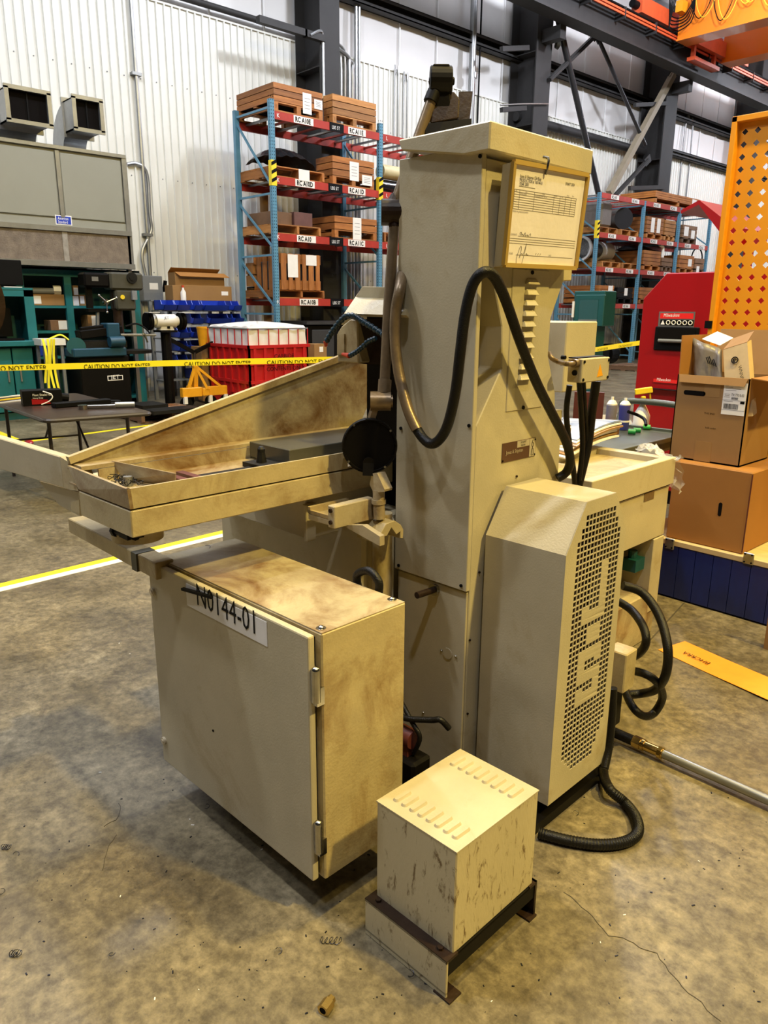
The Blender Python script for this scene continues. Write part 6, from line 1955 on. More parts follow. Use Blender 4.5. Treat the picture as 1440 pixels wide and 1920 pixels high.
part('pipe_body', MB().lathe([(.25, .02), (.28, .02), (.28, .6), (.20, .65), (.20, 1.1), (.18, 1.1), (.2, .1)], c0, dp_, n=26), PIPEBLACK, t, smooth=True)
part('pale_sleeve', MB().lathe([(.20, 1.05), (.26, 1.05), (.26, 1.75), (.2, 1.75)], c0, dp_, n=26), PIPEGREY, t, smooth=True)
part('cradle', MB().box(RX - .9, c0.y + .3, FZ[2] + .165, RX - .35, c0.y + .5, FZ[2] + .26).box(RX - .95, c0.y + 1.2, FZ[2] + .165, RX - .4, c0.y + 1.5, FZ[2] + .26), CARD, t)
p = W(1307, 480, x=RX - .3)
g = MB(); g.tube([(RX - .3, p.y + .38 * math.cos(math.pi * k / 10), W(1304, 483, x=RX).z + .001 + .34 * math.sin(math.pi * k / 10)) for k in range(11)], .022, n=8, sub=2)
single('black_hoop', g, INK, 'black hoop standing on the dark crate of the far rack', 'hoop', (RX - .3, p.y, W(1304, 483, x=RX).z), smooth=True)
g = MB(); p = W(1240, 470, x=RX - .1)
g.tube([(RX - .1, p.y + .1, FZ[2] + .02), (RX - .1, p.y + .1, FZ[2] + .6), (RX - .1, p.y + .06, FZ[2] + .72), (RX - .1, p.y - .12, FZ[2] + .76)], .045, n=8)
single('bent_pipe', g, WHITEPAINT, 'white bent pipe standing between crates of the far rack', 'pipe', (RX - .1, p.y + .1, FZ[2] + .02), smooth=True)
y0b, y1b = W(1205, 462, x=RX).y, W(1238, 466, x=RX).y
zz = W(1208, 468, x=RX).z
g = MB(); g.grid(10, 6, lambda u, v: Vector((RX - .1 - .9 * v, y0b + (y1b - y0b) * u, zz + .001 + .18 * abs(math.sin(math.pi * u * 2.02 + .1)) * math.sin(math.pi * (.05 + .9 * v)))))
single('black_bag', g, BLACKFILM, 'black bag heaped on a slatted crate of the far rack', 'bag', (RX - .5, (y0b + y1b) / 2, zz), smooth=True)
g = MB(); g.box(RX - 1.0, FYS[0] + .4, .02, RX - .2, FYS[0] + 1.4, .5).box(RX - .8, FYS[0] + .6, .5, RX - .4, FYS[0] + .8, 1.1).cyl((RX - .5, FYS[0] + 1.6, .35), (RX - .5, FYS[0] + 2.0, .35), .3, n=16)
single('dark_machinery', g, BLACKPART, 'dark machinery stored on the floor below the far rack', 'machinery', (RX - .6, FYS[0] + 1, .02))
pp_ = W(1185, 693, z=0)
pallet('floor_pallet', (pp_.x, pp_.y, 0), 1.2, 1.0, 'pallet on the floor in the aisle before the far rack', WOODD, rot=.1)
pallet('floor_pallet', (pp_.x - .4, pp_.y - 2.2, 0), 1.2, 1.0, 'pallet on the floor nearer to the teal post', WOODD, rot=.3)
# ================================================================== right side: coolant tank, cart, cartons, chest, orange panel
TK = thing('coolant_tank', 'cream coolant tank unit with open tray top and pump bay behind the cooler', 'tank', (-1.75, 3.2, 0), MROT)
tx1, tx0, ty0, ty1 = -1.54, -1.985, 2.76, 3.545
part('tray_rim', MB().box(tx1 - .05, ty0, .785, tx1, ty1, .916), CREAM, TK, bevel=.003)
part('tray_rim', MB().box(tx0, ty0, .785, tx0 + .05, ty1, .916), CREAM, TK, bevel=.003)
part('tray_rim', MB().box(tx0 + .05, ty1 - .06, .785, tx1 - .05, ty1, .915), CREAM, TK, bevel=.003)
part('tray_rim', MB().box(tx0 + .05, ty0, .785, tx1 - .05, ty0 + .05, .915), CREAM, TK, bevel=.003)
part('tray_floor', MB().box(tx0 + .05, ty0 + .05, .785, tx1 - .05, ty1 - .06, .885), CREAM_DIRTY, TK)
part('upper_body', MB().box(tx0 + .02, ty0 + .02, .525, tx1 - .015, ty1 - .012, .785), CREAM, TK, bevel=.003)
part('seam_gap', MB().box(tx1 - .03, ty0 + .02, .778, tx1 - .010, ty1 - .015, .787), BLACKPART, TK)
pk = M(1225, 940, x=tx1)
part('tape_patch', MB().box(tx1 - .016, pk.y - .07, .735, tx1 - .013, pk.y + .03, .775), ROD, TK)
part('corner_panel', MB().box(tx0 + .02, 3.425, .13, tx1 - .012, ty1 - .012, .520), CREAM, TK, bevel=.003)
part('rear_panel', MB().box(tx0 + .02, ty0 + .05, .13, tx0 + .04, 3.425, .525), CREAM_DIRTY, TK)
part('left_panel', MB().box(tx0 + .02, ty0 + .02, .13, tx1 - .012, ty0 + .04, .525), CREAM_DIRTY, TK)
part('base_block', MB().box(tx0 + .03, ty0 + .06, 0, tx1 + .005, 3.40, .255), CREAM_TRAY, TK, bevel=.006)
part('base_block', MB().box(tx0 + .03, 3.40, 0, tx1 - .02, ty1 - .02, .128), CREAM_TRAY, TK, bevel=.006)
pm = M(1190, 1056, x=tx1 - .08)
part('pump_bay_shade', MB().box(tx1 - .24, ty0 + .05, .256, tx1 - .22, 3.42, .524), BLACKPART, TK)  # black plate added so the open bay looks shaded inside
part('pump_connector', MB().box(tx1 - .12, pm.y - .05, pm.z - .032, tx1 - .05, pm.y + .045, pm.z + .030).cyl((tx1 - .09, pm.y - .01, pm.z + .03), (tx1 - .09, pm.y - .01, pm.z + .068), .022, n=12).bar((tx1 - .22, pm.y, pm.z), (tx1 - .11, pm.y, pm.z), .03, .03), TEALDARK, TK)
part('pump_motor', MB().cyl((tx1 - .35, 3.18, .256), (tx1 - .35, 3.18, .50), .09, n=16), BLACKPART, TK, smooth=True)
part('pump_cable', MB().tube([(tx1 - .13, pm.y - .05, pm.z + .02), (tx1 - .12, pm.y - .10, pm.z - .02), (tx1 - .13, pm.y - .09, pm.z - .10), (tx1 - .2, pm.y - .02, pm.z - .16)], .008, n=8), ROD, TK, smooth=True)

# clear film draped over the tank corner
fc = M(1262, 862, x=tx1)
g = MB()
rf_ = random.Random(11)
jit = {}


def film(u, v):
    key = (round(u, 3), round(v, 3))
    if key not in jit:
        jit[key] = Vector((rf_.uniform(-1, 1), rf_.uniform(-1, 1), rf_.uniform(-1, 1))) * .014
    s = u
    if s < .5:
        base_ = Vector((tx1 - .20 + .22 * v, ty1 - .03 + .14 * s, .925 + .03 * math.sin(v * 6)))
    else:
        base_ = Vector((tx1 - .20 + .22 * v, ty1 + .045 + .04 * math.sin(s * 9), .925 - (s - .5) * .42 * (.5 + .5 * v)))
    return base_ + jit[key]


g.grid(16, 12, film)
single('plastic_film', g, CLEARFILM, 'crumpled clear plastic film hanging over the corner of the coolant tank', 'film', (tx1, ty1, .8), MROT, smooth=True)

# blue transport crate with plywood lid
BYF = 3.97
bc = thing('blue_crate', 'blue boarded transport crate with plywood lid under the cardboard boxes', 'crate', (-1.4, 4.35, 0))
bcx0, bcx1 = -2.15, -.75
for k in range(14):
    xa = bcx0 + (bcx1 - bcx0) * k / 14
    piece('front_board', BLUECRATE, bc, (xa + .05, BYF + .012, .163), (.0965, .024, .305))
part('crate_body', MB().box(bcx0, BYF + .02, .012, bcx1, 4.75, .315), BLUECRATE, bc)
part('skid', MB().box(bcx0, BYF + .03, 0, bcx1, BYF + .12, .012).box(bcx0, 4.6, 0, bcx1, 4.72, .012), INK, bc)
part('lid', MB().box(bcx0, BYF - .005, .315, bcx1, 4.76, .345), WOODL, bc, bevel=.002)
for px, py in ((1255, 1019), (1403, 1047)):
    p = W(px, py, y=BYF - .008)
    h_ = part('corner_clip', MB().box(p.x - .028, BYF - .010, p.z - .034, p.x + .028, BYF - .002, p.z + .030), CHROME, bc, bevel=.004)
    for sx_ in (-1, 1):
        for sz_ in (-1, 1):
            part('clip_screw', MB().cyl((p.x + sx_ * .018, BYF - .010, p.z + sz_ * .022), (p.x + sx_ * .018, BYF - .013, p.z + sz_ * .022), .005, n=8), INK, h_)

# lower carton
lx0, lx1 = -1.95, -1.515
lz0, lz1 = .346, .792
lc = thing('lower_carton', 'closed brown cardboard box with upright hand slot on the blue crate', 'box', ((lx0 + lx1) / 2, 4.22, lz0))
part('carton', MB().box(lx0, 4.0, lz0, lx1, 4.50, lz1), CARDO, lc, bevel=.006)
p = W(1350, 955, y=4.0)
g = MB(); g.plate([(p.x + .010 * math.cos(a) , 3.999, p.z + (.028 if math.sin(a) >= 0 else -.028) + .010 * math.sin(a)) for a in [2 * math.pi * k / 14 for k in range(14)]], (0, .004, 0))
part('hand_slot', g, DARK, lc)
part('corner_fold', MB().box(lx1 - .004, 3.998, lz0 + .01, lx1 + .001, 4.002, lz1 - .01), RED_DARK, lc)
# upper carton, open
ux0, ux1, uz0, uz1 = -2.02, -1.625, lz1 + .004, 1.262
uyf, uyb = 4.08, 4.46
uc = thing('open_carton', 'open cardboard box with shipping label and hand hole, flaps standing up', 'box', ((ux0 + ux1) / 2, (uyf + uyb) / 2, uz0))
part('front_wall', MB().box(ux0, uyf, uz0, ux1, uyf + .006, uz1), CARD, uc)
part('right_wall', MB().box(ux1 - .006, uyf, uz0, ux1, uyb, uz1), CARD, uc)
part('left_wall', MB().box(ux0, uyf, uz0, ux0 + .006, uyb, uz1), CARD, uc)
part('back_wall', MB().box(ux0, uyb - .006, uz0, ux1, uyb, uz1), CARD, uc)
part('bottom', MB().box(ux0, uyf, uz0, ux1, uyb, uz0 + .006), CARD, uc)
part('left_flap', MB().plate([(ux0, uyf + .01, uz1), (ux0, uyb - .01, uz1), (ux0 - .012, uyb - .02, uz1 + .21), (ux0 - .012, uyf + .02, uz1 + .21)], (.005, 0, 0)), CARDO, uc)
part('back_flap', MB().plate([(ux0 + .02, uyb, uz1), (ux1 + .01, uyb, uz1), (ux1 + .03, uyb + .07, uz1 + .24), (ux0 + .01, uyb + .07, uz1 + .24)], (0, .005, 0)), CARD, uc)
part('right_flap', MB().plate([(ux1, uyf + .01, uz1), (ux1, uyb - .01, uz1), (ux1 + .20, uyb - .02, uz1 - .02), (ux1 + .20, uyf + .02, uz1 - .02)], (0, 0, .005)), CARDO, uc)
part('front_flap', MB().plate([(ux0 + .01, uyf, uz1), (ux1 - .01, uyf, uz1), (ux1 - .02, uyf - .012, uz1 - .04), (ux0 + .02, uyf - .012, uz1 - .04)], (0, -.003, 0)), CARD, uc)
p0, p1, p2 = W(1286, 736, y=uyf), W(1319, 738, y=uyf), None
zc = (p0.z + p1.z) / 2
g = MB(); g.plate([(((p1.x if math.cos(a) > 0 else p0.x) + .012 * math.cos(a)), uyf - .001, zc + .013 * math.sin(a)) for a in [2 * math.pi * (k + .5) / 16 for k in range(16)]], (0, .004, 0))
part('hand_hole', g, DARK, uc)
part('brown_tape', MB().box(W(1322, 720, y=uyf).x, uyf - .001, uz1 - .11, W(1352, 720, y=uyf).x, uyf, uz1 - .042), CARDDARK, uc)
part('brown_tape', MB().box(W(1304, 830, y=uyf).x, uyf - .001, uz0, W(1335, 830, y=uyf).x, uyf, uz0 + .11), CARDDARK, uc)
a0, a1 = W(1359, 716, y=uyf - .002), W(1402, 782, y=uyf - .002)
lx_, lw, lzt, lh = a0.x, W(1403, 719, y=uyf).x - a0.x, a0.z, a0.z - W(1352, 776, y=uyf).z
lb_ = part('shipping_label', MB().box(lx_, uyf - .003, lzt - lh, lx_ + lw, uyf - .001, lzt), WHITEP, uc)
q = lambda u, v: (lx_ + lw * u, uyf - .0032, lzt - lh * v)
g = MB()
rb_ = random.Random(5)
u = .08
while u < .72:
    w_ = rb_.choice((.008, .014, .02))
    g.box(q(u, .66)[0], uyf - .0036, q(0, .82)[2], q(u + w_, .66)[0], uyf - .0030, q(0, .66)[2])
    u += w_ + rb_.choice((.01, .016))
u = .38
while u < .66:
    w_ = rb_.choice((.01, .016))
    g.box(q(u, 0)[0], uyf - .0036, q(0, .52)[2], q(u + w_, 0)[0], uyf - .0030, q(0, .45)[2])
    u += w_ + .012
g.box(q(.78, 0)[0], uyf - .0036, q(0, .64)[2], q(.96, 0)[0], uyf - .003, q(0, .56)[2])
for v in (.545, .845):
    g.box(q(.0, 0)[0], uyf - .0036, q(0, v + .006)[2], q(1, 0)[0], uyf - .003, q(0, v)[2])
part('bar_code', g, INK, lb_)
text('TX 770 0-03', .021, q(.36, .42), (1, 0, 0), (0, 0, 1), INK, lb_, sx=.62)
g = MB()
for v, u0, u1 in ((.06, .06, .3), (.10, .06, .2), (.15, .08, .4), (.19, .08, .75), (.24, .08, .55), (.36, .06, .3), (.40, .08, .28), (.45, .06, .3), (.58, .06, .45)):
    g.box(q(u0, 0)[0], uyf - .0034, q(0, v + .012)[2], q(u1, 0)[0], uyf - .003, q(0, v)[2])
part('print_lines', g, INKGREY, lb_)
for px, py, s in ((1320, 776, 'THIS END'), (1322, 803, 'bulk order')):
    text(s, .014, W(px, py, y=uyf - .001), (1, 0, 0), (0, 0, 1), INK, uc)
# contents of the open carton
t = thing('grey_mailer', 'crumpled grey plastic mailer sticking out of the open carton', 'mailer', (ux0 + .13, uyf + .1, uz0 + .2))
A_, B_, C_, D_ = W(1297, 634, y=uyf + .16), W(1353, 656, y=uyf + .16), W(1366, 712, y=uyf + .10), W(1322, 708, y=uyf + .10)
dn = Vector((.03, -.03, -.22))
g = MB(); g.grid(8, 8, lambda u, v: A_.lerp(B_, u).lerp((D_ + dn).lerp(C_ + dn, u), v) + Vector((0, .012 * math.sin(u * 9 + v * 7), .008 * math.sin(v * 12))))
o = part('bag', g, GREYPLASTIC, t, smooth=True)
s_ = o.modifiers.new('s', 'SOLIDIFY'); s_.thickness = .02
g = MB(); c_ = A_.lerp(C_, .55) + Vector((.01, -.022, 0))
ri = (B_ - A_).normalized(); ui = (A_ - D_).normalized()
for k in range(5):
    g.bar(c_ + ri * (.012 * k - .03) - ui * .03, c_ + ri * (.012 * k - .03) + ui * (.01 + .008 * (k % 3)), .005, .001, up=(0, 1, 0))
part('print_marks', g, INK, t)
t = thing('printed_parcel', 'pale printed cardboard parcel with round logo tilted in the open carton', 'parcel', (ux1 - .13, uyf + .1, uz0 + .2))
A_, B_, C_, D_ = W(1356, 656, y=uyf + .12), W(1401, 642, y=uyf + .12), W(1415, 708, y=uyf + .06), W(1366, 712, y=uyf + .06)
g = MB(); g.plate([A_, B_, C_ + dn * .9, D_ + dn * .9], (.0, .05, .012))
part('parcel_body', g, mat('pale_printed_card', (.50, .37, .20), .7, var=.12, vscale=20), t)
g = MB(); g.plate([A_, B_, B_ + Vector((-.012, .10, .055)), A_ + Vector((-.0, .10, .055))], (0, 0, .003))
part('parcel_flap', g, CARD, t)
ri, ui = (B_ - A_).normalized(), (A_ - D_).normalized()
nf = ri.cross(ui)
if nf.y > 0:
    nf = -nf
cc = A_.lerp(C_, .38) + nf * .002
g = MB(); g.tube([cc + (ri * math.cos(a) + ui * math.sin(a)) * .017 for a in [2 * math.pi * k / 16 for k in range(17)]], .003, n=6, sub=1)
g.tube([cc + (ri * math.cos(a) + ui * math.sin(a)) * .008 for a in [2 * math.pi * k / 10 for k in range(8)]], .003, n=6, sub=1)
part('round_logo', g, INK, t)
text('WNNR', .026, cc - ui * .04 + ri * .012, -ui, ri, INK, t, lift=.001)
g = MB(); A_, B_ = W(1316, 636, y=uyf + .24), W(1375, 634, y=uyf + .24)
g.plate([A_, W(1345, 622, y=uyf + .30), B_, W(1350, 648, y=uyf + .2)], (0, 0, .002))
single('white_leaflet', g, WHITEP, 'white leaflet lying behind the grey mailer in the open carton', 'leaflet', (A_ + B_) / 2)

# steel cart with tray top
CT = thing('tool_cart', 'grey topped red drawer cart with push handle between tank and red chest', 'cart', (-2.35, 4.2, 0), MROT)
cx0, cx1, cy0, cy1, cz = -2.62, -2.0, 3.35, 4.82, .85
part('tray', MB().box(cx0, cy0, cz - .07, cx1, cy1, cz - .02), CARTGREY, CT, bevel=.006)
for a in ((cx1 - .02, cy0, cx1, cy1), (cx0, cy0, cx0 + .02, cy1), (cx0, cy0, cx1, cy0 + .02), (cx0, cy1 - .02, cx1, cy1)):
    part('tray_lip', MB().box(a[0], a[1], cz - .08, a[2], a[3], cz), CARTGREY, CT, bevel=.003)
part('drawer_body', MB().box(cx0 + .06, cy0 + .1, .16, cx1 - .05, cy1 - .35, cz - .08), REDCHEST, CT, bevel=.01)
for k in range(3):
    part('drawer_front', MB().box(cx1 - .05, cy0 + .12, .20 + .2 * k, cx1 - .03, cy1 - .37, .38 + .2 * k), REDCHEST, CT, bevel=.006)
for xx in (cx0 + .12, cx1 - .12):
    for yy in (cy0 + .2, cy1 - .45):
        part('caster', MB().cyl((xx - .02, yy, .06), (xx + .02, yy, .06), .06, n=14).box(xx - .03, yy - .02, .06, xx + .03, yy + .02, .16), INK, CT)
hA_, hB_ = M(1182, 738, x=-2.32), M(1252, 757, x=-2.05)
g = MB(); g.tube([(cx0 + .1, cy1 - .03, cz - .03), (cx0 + .1, cy1 + .02, cz + .08), (cx0 + .12, cy1 + .04, cz + .15), (cx1 - .12, cy1 + .04, cz + .15), (cx1 - .1, cy1 + .02, cz + .08), (cx1 - .1, cy1 - .03, cz - .03)], .022, n=10)
part('push_handle', g, CARTGREY, CT, smooth=True)
cs_ = cz - .019


def can(px, py, m, label, r=.034, h=.20, cap=WHITEPAINT):
    p = M(px, py, z=cs_)
    t = thing('spray_can', label, 'spray can', (p.x, p.y, cs_), MROT)
    c = (p.x, p.y, cs_ + .001)
    part('can', MB().lathe([(r * .95, 0), (r, .006), (r, h * .86), (r * .9, h * .88)], c, n=18), m, t, smooth=True)
    part('collar', MB().lathe([(r * .95, h * .86), (r * .98, h * .90), (r * .6, h * 1.0), (r * .35, h * 1.02)], c, n=18), cap, t, smooth=True)
    part('button', MB().cyl((p.x, p.y, cs_ + h * 1.02), (p.x, p.y, cs_ + h * 1.12), r * .28, n=10), cap, t)
    part('paper_label', MB().lathe([(r * 1.01, h * .28), (r * 1.01, h * .34)], c, n=18), WHITEP, t)
    return t


can(1143, 812, CANGREY, 'blue grey spray can with white cap beside the dark blue one', h=.21)
can(1168, 806, CANBLUE, 'dark blue spray can with white nozzle on the cart', r=.036, h=.19)
p = M(1201, 800, z=cs_)
t = thing('spray_bottle', 'translucent spray bottle with yellow trigger head on the cart', 'bottle', (p.x, p.y, cs_), MROT)
part('bottle', MB().lathe([(.055, .001), (.055, .08), (.03, .13), (.018, .15), (.018, .17)], (p.x, p.y, cs_), n=18), BAGWHITE, t, smooth=True)
part('trigger_head', MB().cyl((p.x, p.y, cs_ + .165), (p.x, p.y, cs_ + .21), .017, n=12).bar((p.x - .05, p.y - .03, cs_ + .235), (p.x + .045, p.y + .03, cs_ + .255), .034, .04).bar((p.x + .03, p.y + .03, cs_ + .23), (p.x + .035, p.y + .04, cs_ + .17), .012, .012), YELLOWP, t, bevel=.006)
g = MB(); ra, rb2 = M(1178, 800, z=cs_), M(1262, 790, z=cs_)
g.grid(26, 12, lambda u, v: Vector((ra.x - .26 * v + .02 * math.sin(u * 7), ra.y + .08 + (min(rb2.y, cy1 - .1) - ra.y) * u, cs_ + .002 + .055 * (math.sin(math.pi * u) ** .5 if 0 < u < 1 else 0) * (math.sin(math.pi * v) ** .5 if 0 < v < 1 else 0) * (1 + .35 * math.sin(u * 21 + v * 8)))))
single('white_rag', g, RAG, 'crumpled white rag spread on the cart tray', 'rag', (ra.x, ra.y + .3, cs_), MROT, smooth=True)
p = M(1192, 812, z=cs_)
t = thing('cable_plugs', 'black cable with green plugs lying at the edge of the cart tray', 'cable', (p.x, p.y, cs_), MROT)
for px, py in ((1184, 815), (1194, 812), (1212, 806)):
    q_ = M(px, py, z=cs_)
    part('green_plug', MB().cyl(q_ + Vector((-.02, -.01, .018)), q_ + Vector((.02, .012, .018)), .017, n=12), GREENP, t, smooth=True)
part('cable', MB().tube([M(1178, 772, x=-2.2), M(1195, 778, x=-2.18), M(1208, 786, x=-2.12), M(1211, 797, x=-2.07)], .010, n=8), INK, t, smooth=True)
# papers slumping over the cart end
for k in range(7):
    w_ = .30 - .012 * k
    zz = cs_ + .100 + .012 * k
    sh_ = rf_.uniform(-.02, .02)
    y_s = cy0 - .22 + .02 * k
    g = MB(); g.grid(6, 4, lambda u, v, zz=zz, w_=w_, y_s=y_s, sh_=sh_: Vector((cx1 + .10 + sh_ - .42 * v, y_s + (w_ + .2) * u, zz + .03 + .012 * math.sin(v * 3.1 + u * 2) - .045 * (1 - u) ** 2)))
    mm = (WHITEP, CARD, WHITEP, WHITEP, CARDDARK, WHITEP, mat('blue_grey_print', (.55, .56, .60), .4, var=.5, vscale=7, vcol=(.10, .16, .34)))[k]
    o = single('paper_folder', g, mm, ('lowest sheaf', 'brown card folder near the bottom', 'second white sheaf', 'third white sheaf', 'dark brown folder in the middle', 'white sheaf just below the top', 'blue grey printed bag on top')[k] + ' of the paper pile on the end of the cart', 'papers', (cx1 - .1, cy0, cs_), MROT, group='paper pile on the cart')
    s_ = o.modifiers.new('s', 'SOLIDIFY'); s_.thickness = .008
    top_o = o
text('6CO8', .055, (cx1 - .02, cy0 - .02, cs_ + .225), (-.45, .9, 0), (-.9, -.45, .0), INK, top_o, lift=.004)
p = M(1118, 800, z=cs_)
single('maroon_binder', MB().cbox((p.x - .1, p.y + .05, cs_ + .115), (.20, .05, .22), .5), RED_DARK, 'dark maroon binder leaning behind the spray cans', 'binder', (p.x - .1, p.y + .05, cs_), MROT)
p = M(1120, 812, z=cs_)
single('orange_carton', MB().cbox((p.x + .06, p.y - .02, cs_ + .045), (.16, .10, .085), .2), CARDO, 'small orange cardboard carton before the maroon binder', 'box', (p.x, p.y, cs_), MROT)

# tall red tool chest
YC = 6.0
cp_ = lambda px, py, dy=0: W(px, py, y=YC + dy)
rc_ = thing('red_tool_chest', 'tall red steel tool chest with clipped corner and black recessed handle', 'tool chest', (-2.9, YC + .35, 0))
zt = cp_(1250, 512).z
xl = cp_(1206, 560).x
xr = -2.15
part('chest_body', MB().plate([(xl, YC, .12), (xr, YC, .12), (xr, YC, zt), (cp_(1250, 512).x, YC, zt), (xl, YC, cp_(1206, 560).z)], (0, .7, 0)), REDCHEST, rc_, bevel=.008)
part('plinth', MB().box(xl + .03, YC + .04, 0, xr - .03, YC + .66, .12), INK, rc_)
a_, b_ = cp_(1239, 587), cp_(1300, 598)
part('brand_plate', MB().box(a_.x, YC - .006, b_.z, b_.x, YC, a_.z), mat('bright_red_plate', (.70, .02, .02), .35), rc_)
c_, d_ = cp_(1239, 599), cp_(1300, 611)
part('icon_strip', MB().box(c_.x, YC - .006, d_.z, d_.x, YC, c_.z), INK, rc_)
part('plate_border', MB().box(a_.x - .012, YC - .004, d_.z - .012, b_.x + .012, YC, a_.z + .012), GALV, rc_)
text('Milwaukee', .040, (a_.x + .03, YC - .0065, b_.z + .012), (1, 0, .03), (0, 0, 1), WHITEINK, rc_, sx=.8)
for k in range(6):
    cxk = c_.x + (d_.x - c_.x) * (k + .5) / 6
    czk = (c_.z + d_.z) / 2
    if k == 0:
        part('icon', MB().plate([(cxk - .018, YC - .007, czk - .017), (cxk + .018, YC - .007, czk - .017), (cxk, YC - .007, czk + .018)], (0, -.001, 0)), WHITEINK, rc_)
    else:
        part('icon', MB().tube([(cxk + .016 * math.cos(a), YC - .008, czk + .016 * math.sin(a)) for a in [2 * math.pi * j / 12 for j in range(13)]], .0035, n=5, sub=1), WHITEINK, rc_)
a_, b_ = cp_(1230, 612), cp_(1308, 660)
part('handle_recess', MB().box(a_.x, YC - .012, b_.z, b_.x, YC, a_.z), INK, rc_, bevel=.02)
part('handle_cavity', MB().box(a_.x + .03, YC - .016, b_.z + .09, b_.x - .03, YC - .010, a_.z - .02), DARK, rc_)
part('handle_bar', MB().cyl((a_.x + .05, YC - .03, b_.z + .08), (b_.x - .03, YC - .03, b_.z + .08), .014, n=10), BOXGREY, rc_, smooth=True)
a_, b_ = cp_(1226, 710), cp_(1300, 722)
part('brand_plate', MB().box(a_.x, YC - .006, b_.z, b_.x + .1, YC, a_.z), MATS['bright_red_plate'], rc_)
text('Milwaukee', .036, (a_.x + .03, YC - .0065, b_.z + .012), (1, 0, .03), (0, 0, 1), WHITEINK, rc_, sx=.8)
a_, b_ = cp_(1212, 726), cp_(1300, 735)
part('drawer_pull', MB().box(a_.x, YC - .05, b_.z, b_.x + .1, YC, a_.z), INK, rc_, bevel=.008)

# red gabled canopy further back
YG = 9.2
gp_ = lambda px, py: W(px, py, y=YG)
t = thing('red_canopy', 'red gabled sheet canopy on a post behind the orange panel', 'canopy', (gp_(1360, 400).x, YG + .5, 0))
a_, b_, c_ = gp_(1277, 394), gp_(1311, 375), gp_(1375, 425)
part('canopy_sheet', MB().plate([a_, b_, b_ + Vector((0, 0, -.05)), a_ + Vector((0, 0, -.04))], (0, 1.0, 0)).plate([b_, c_, c_ + Vector((0, 0, -.22)), b_ + Vector((0, 0, -.05))], (0, 1.0, 0)), REDCHEST, t)
part('post', MB().box(c_.x - .02, YG + .4, 0, c_.x + .06, YG + .5, c_.z - .05), REDCHEST, t)

# orange perforated guard panel
YO = 5.2
op = lambda px, py: W(px, py, y=YO)
ox0, oz1 = op(1373, 219).x, op(1373, 219).z
ox1 = ox0 + 1.15
og = thing('orange_guard_panel', 'tall orange guard panel pierced with rows of diamond holes', 'panel', ((ox0 + ox1) / 2, YO + .05, 0))
d00, d10, d01 = op(1391, 245), op(1415, 241), op(1388, 269)
px_, pz_ = d10.x - d00.x, d00.z - d01.z
loops = [[Vector((ox0 + .01, .12, 0)), Vector((ox1 - .01, .12, 0)), Vector((ox1 - .01, oz1 - .01, 0)), Vector((ox0 + .01, oz1 - .01, 0))]]
r_ = px_ * .26
i = 0
while d00.x + i * px_ < ox1 - .08:
    j = 0
    while d00.z - j * pz_ > .25:
        a, b = d00.x + i * px_, d00.z - j * pz_
        loops.append([Vector((a - r_, b, 0)), Vector((a, b + r_, 0)), Vector((a + r_, b, 0)), Vector((a, b - r_, 0))])
        j += 1
    i += 1
flat = [v for l in loops for v in l]
tris = tessellate_polygon(loops)
g = MB(); g.add([(v.x, YO + .05, v.y) for v in flat], [tuple(k) for k in tris])
o = part('pierced_sheet', g, ORANGEPANEL, og)
s_ = o.modifiers.new('s', 'SOLIDIFY'); s_.thickness = .004; s_.offset = 0
for a in ((ox0, .1, ox0 + .035, oz1), (ox1 - .035, .1, ox1, oz1), (ox0, oz1 - .035, ox1, oz1), (ox0, .1, ox1, .135)):
    part('frame_rail', MB().box(a[0], YO, a[1], a[2], YO + .06, a[3]), ORANGEPANEL, og, bevel=.003)
part('foot', MB().box(ox0 + .05, YO - .2, 0, ox0 + .13, YO + .3, .1).box(ox1 - .13, YO - .2, 0, ox1 - .05, YO + .3, .1), DARKSTEEL, og)
p = op(1327, 610)
part('corner_bolt', MB().box(p.x - .02, YO - .006, p.z - .02, p.x + .03, YO, p.z + .03), INK, og)
# orange steel body low behind the cartons
single('orange_machine_base', MB().box(-1.55, 4.85, 0, -.6, 5.1, .95), ORANGEPANEL, 'orange steel machine base behind the cardboard boxes', 'machine base', (-1.1, 5.0, 0), bevel=.01)
p = W(1436, 1180, z=0)
single('brown_panel_board', MB().box(p.x + .085, p.y - .25, 0, p.x + .36, p.y - .22, .30), CARD, 'brown board standing on the floor at the blue crate', 'board', (p.x + .1, p.y - .23, 0))

# teal electrical box on a post in the aisle
YT = 9.0
tq_ = lambda px, py, dy=0: W(px, py, y=YT + dy)
tb_ = thing('teal_switch_cabinet', 'dark teal switch cabinet with glazed door on a teal post', 'cabinet', (tq_(1105, 600).x, YT + .15, 0))
a_, b_ = tq_(1081, 553), tq_(1131, 612)
part('cabinet_body', MB().box(a_.x - .05, YT + .02, b_.z, b_.x - .02, YT + .3, a_.z + .05), TEALDARK, tb_, bevel=.01)
part('door', MB().box(a_.x, YT - .02, b_.z, b_.x, YT + .018, a_.z), TEALDARK, tb_, bevel=.008)
a2, b2 = tq_(1089, 562), tq_(1121, 603)
part('door_window', MB().box(a2.x, YT - .026, b2.z, b2.x, YT - .02, a2.z), mat('teal_glass', (.012, .075, .085), .15), tb_)
part('window_bar', MB().box(a2.x, YT - .030, b2.z, b2.x, YT - .026, b2.z + .025), GALV, tb_)
part('post', MB().box(tq_(1092, 640).x, YT + .05, 0, tq_(1113, 640).x, YT + .25, b_.z), TEALDARK, tb_)
part('base_plate', MB().box(tq_(1085, 640).x, YT - .0, 0, tq_(1120, 640).x, YT + .3, .02), TEALDARK, tb_)
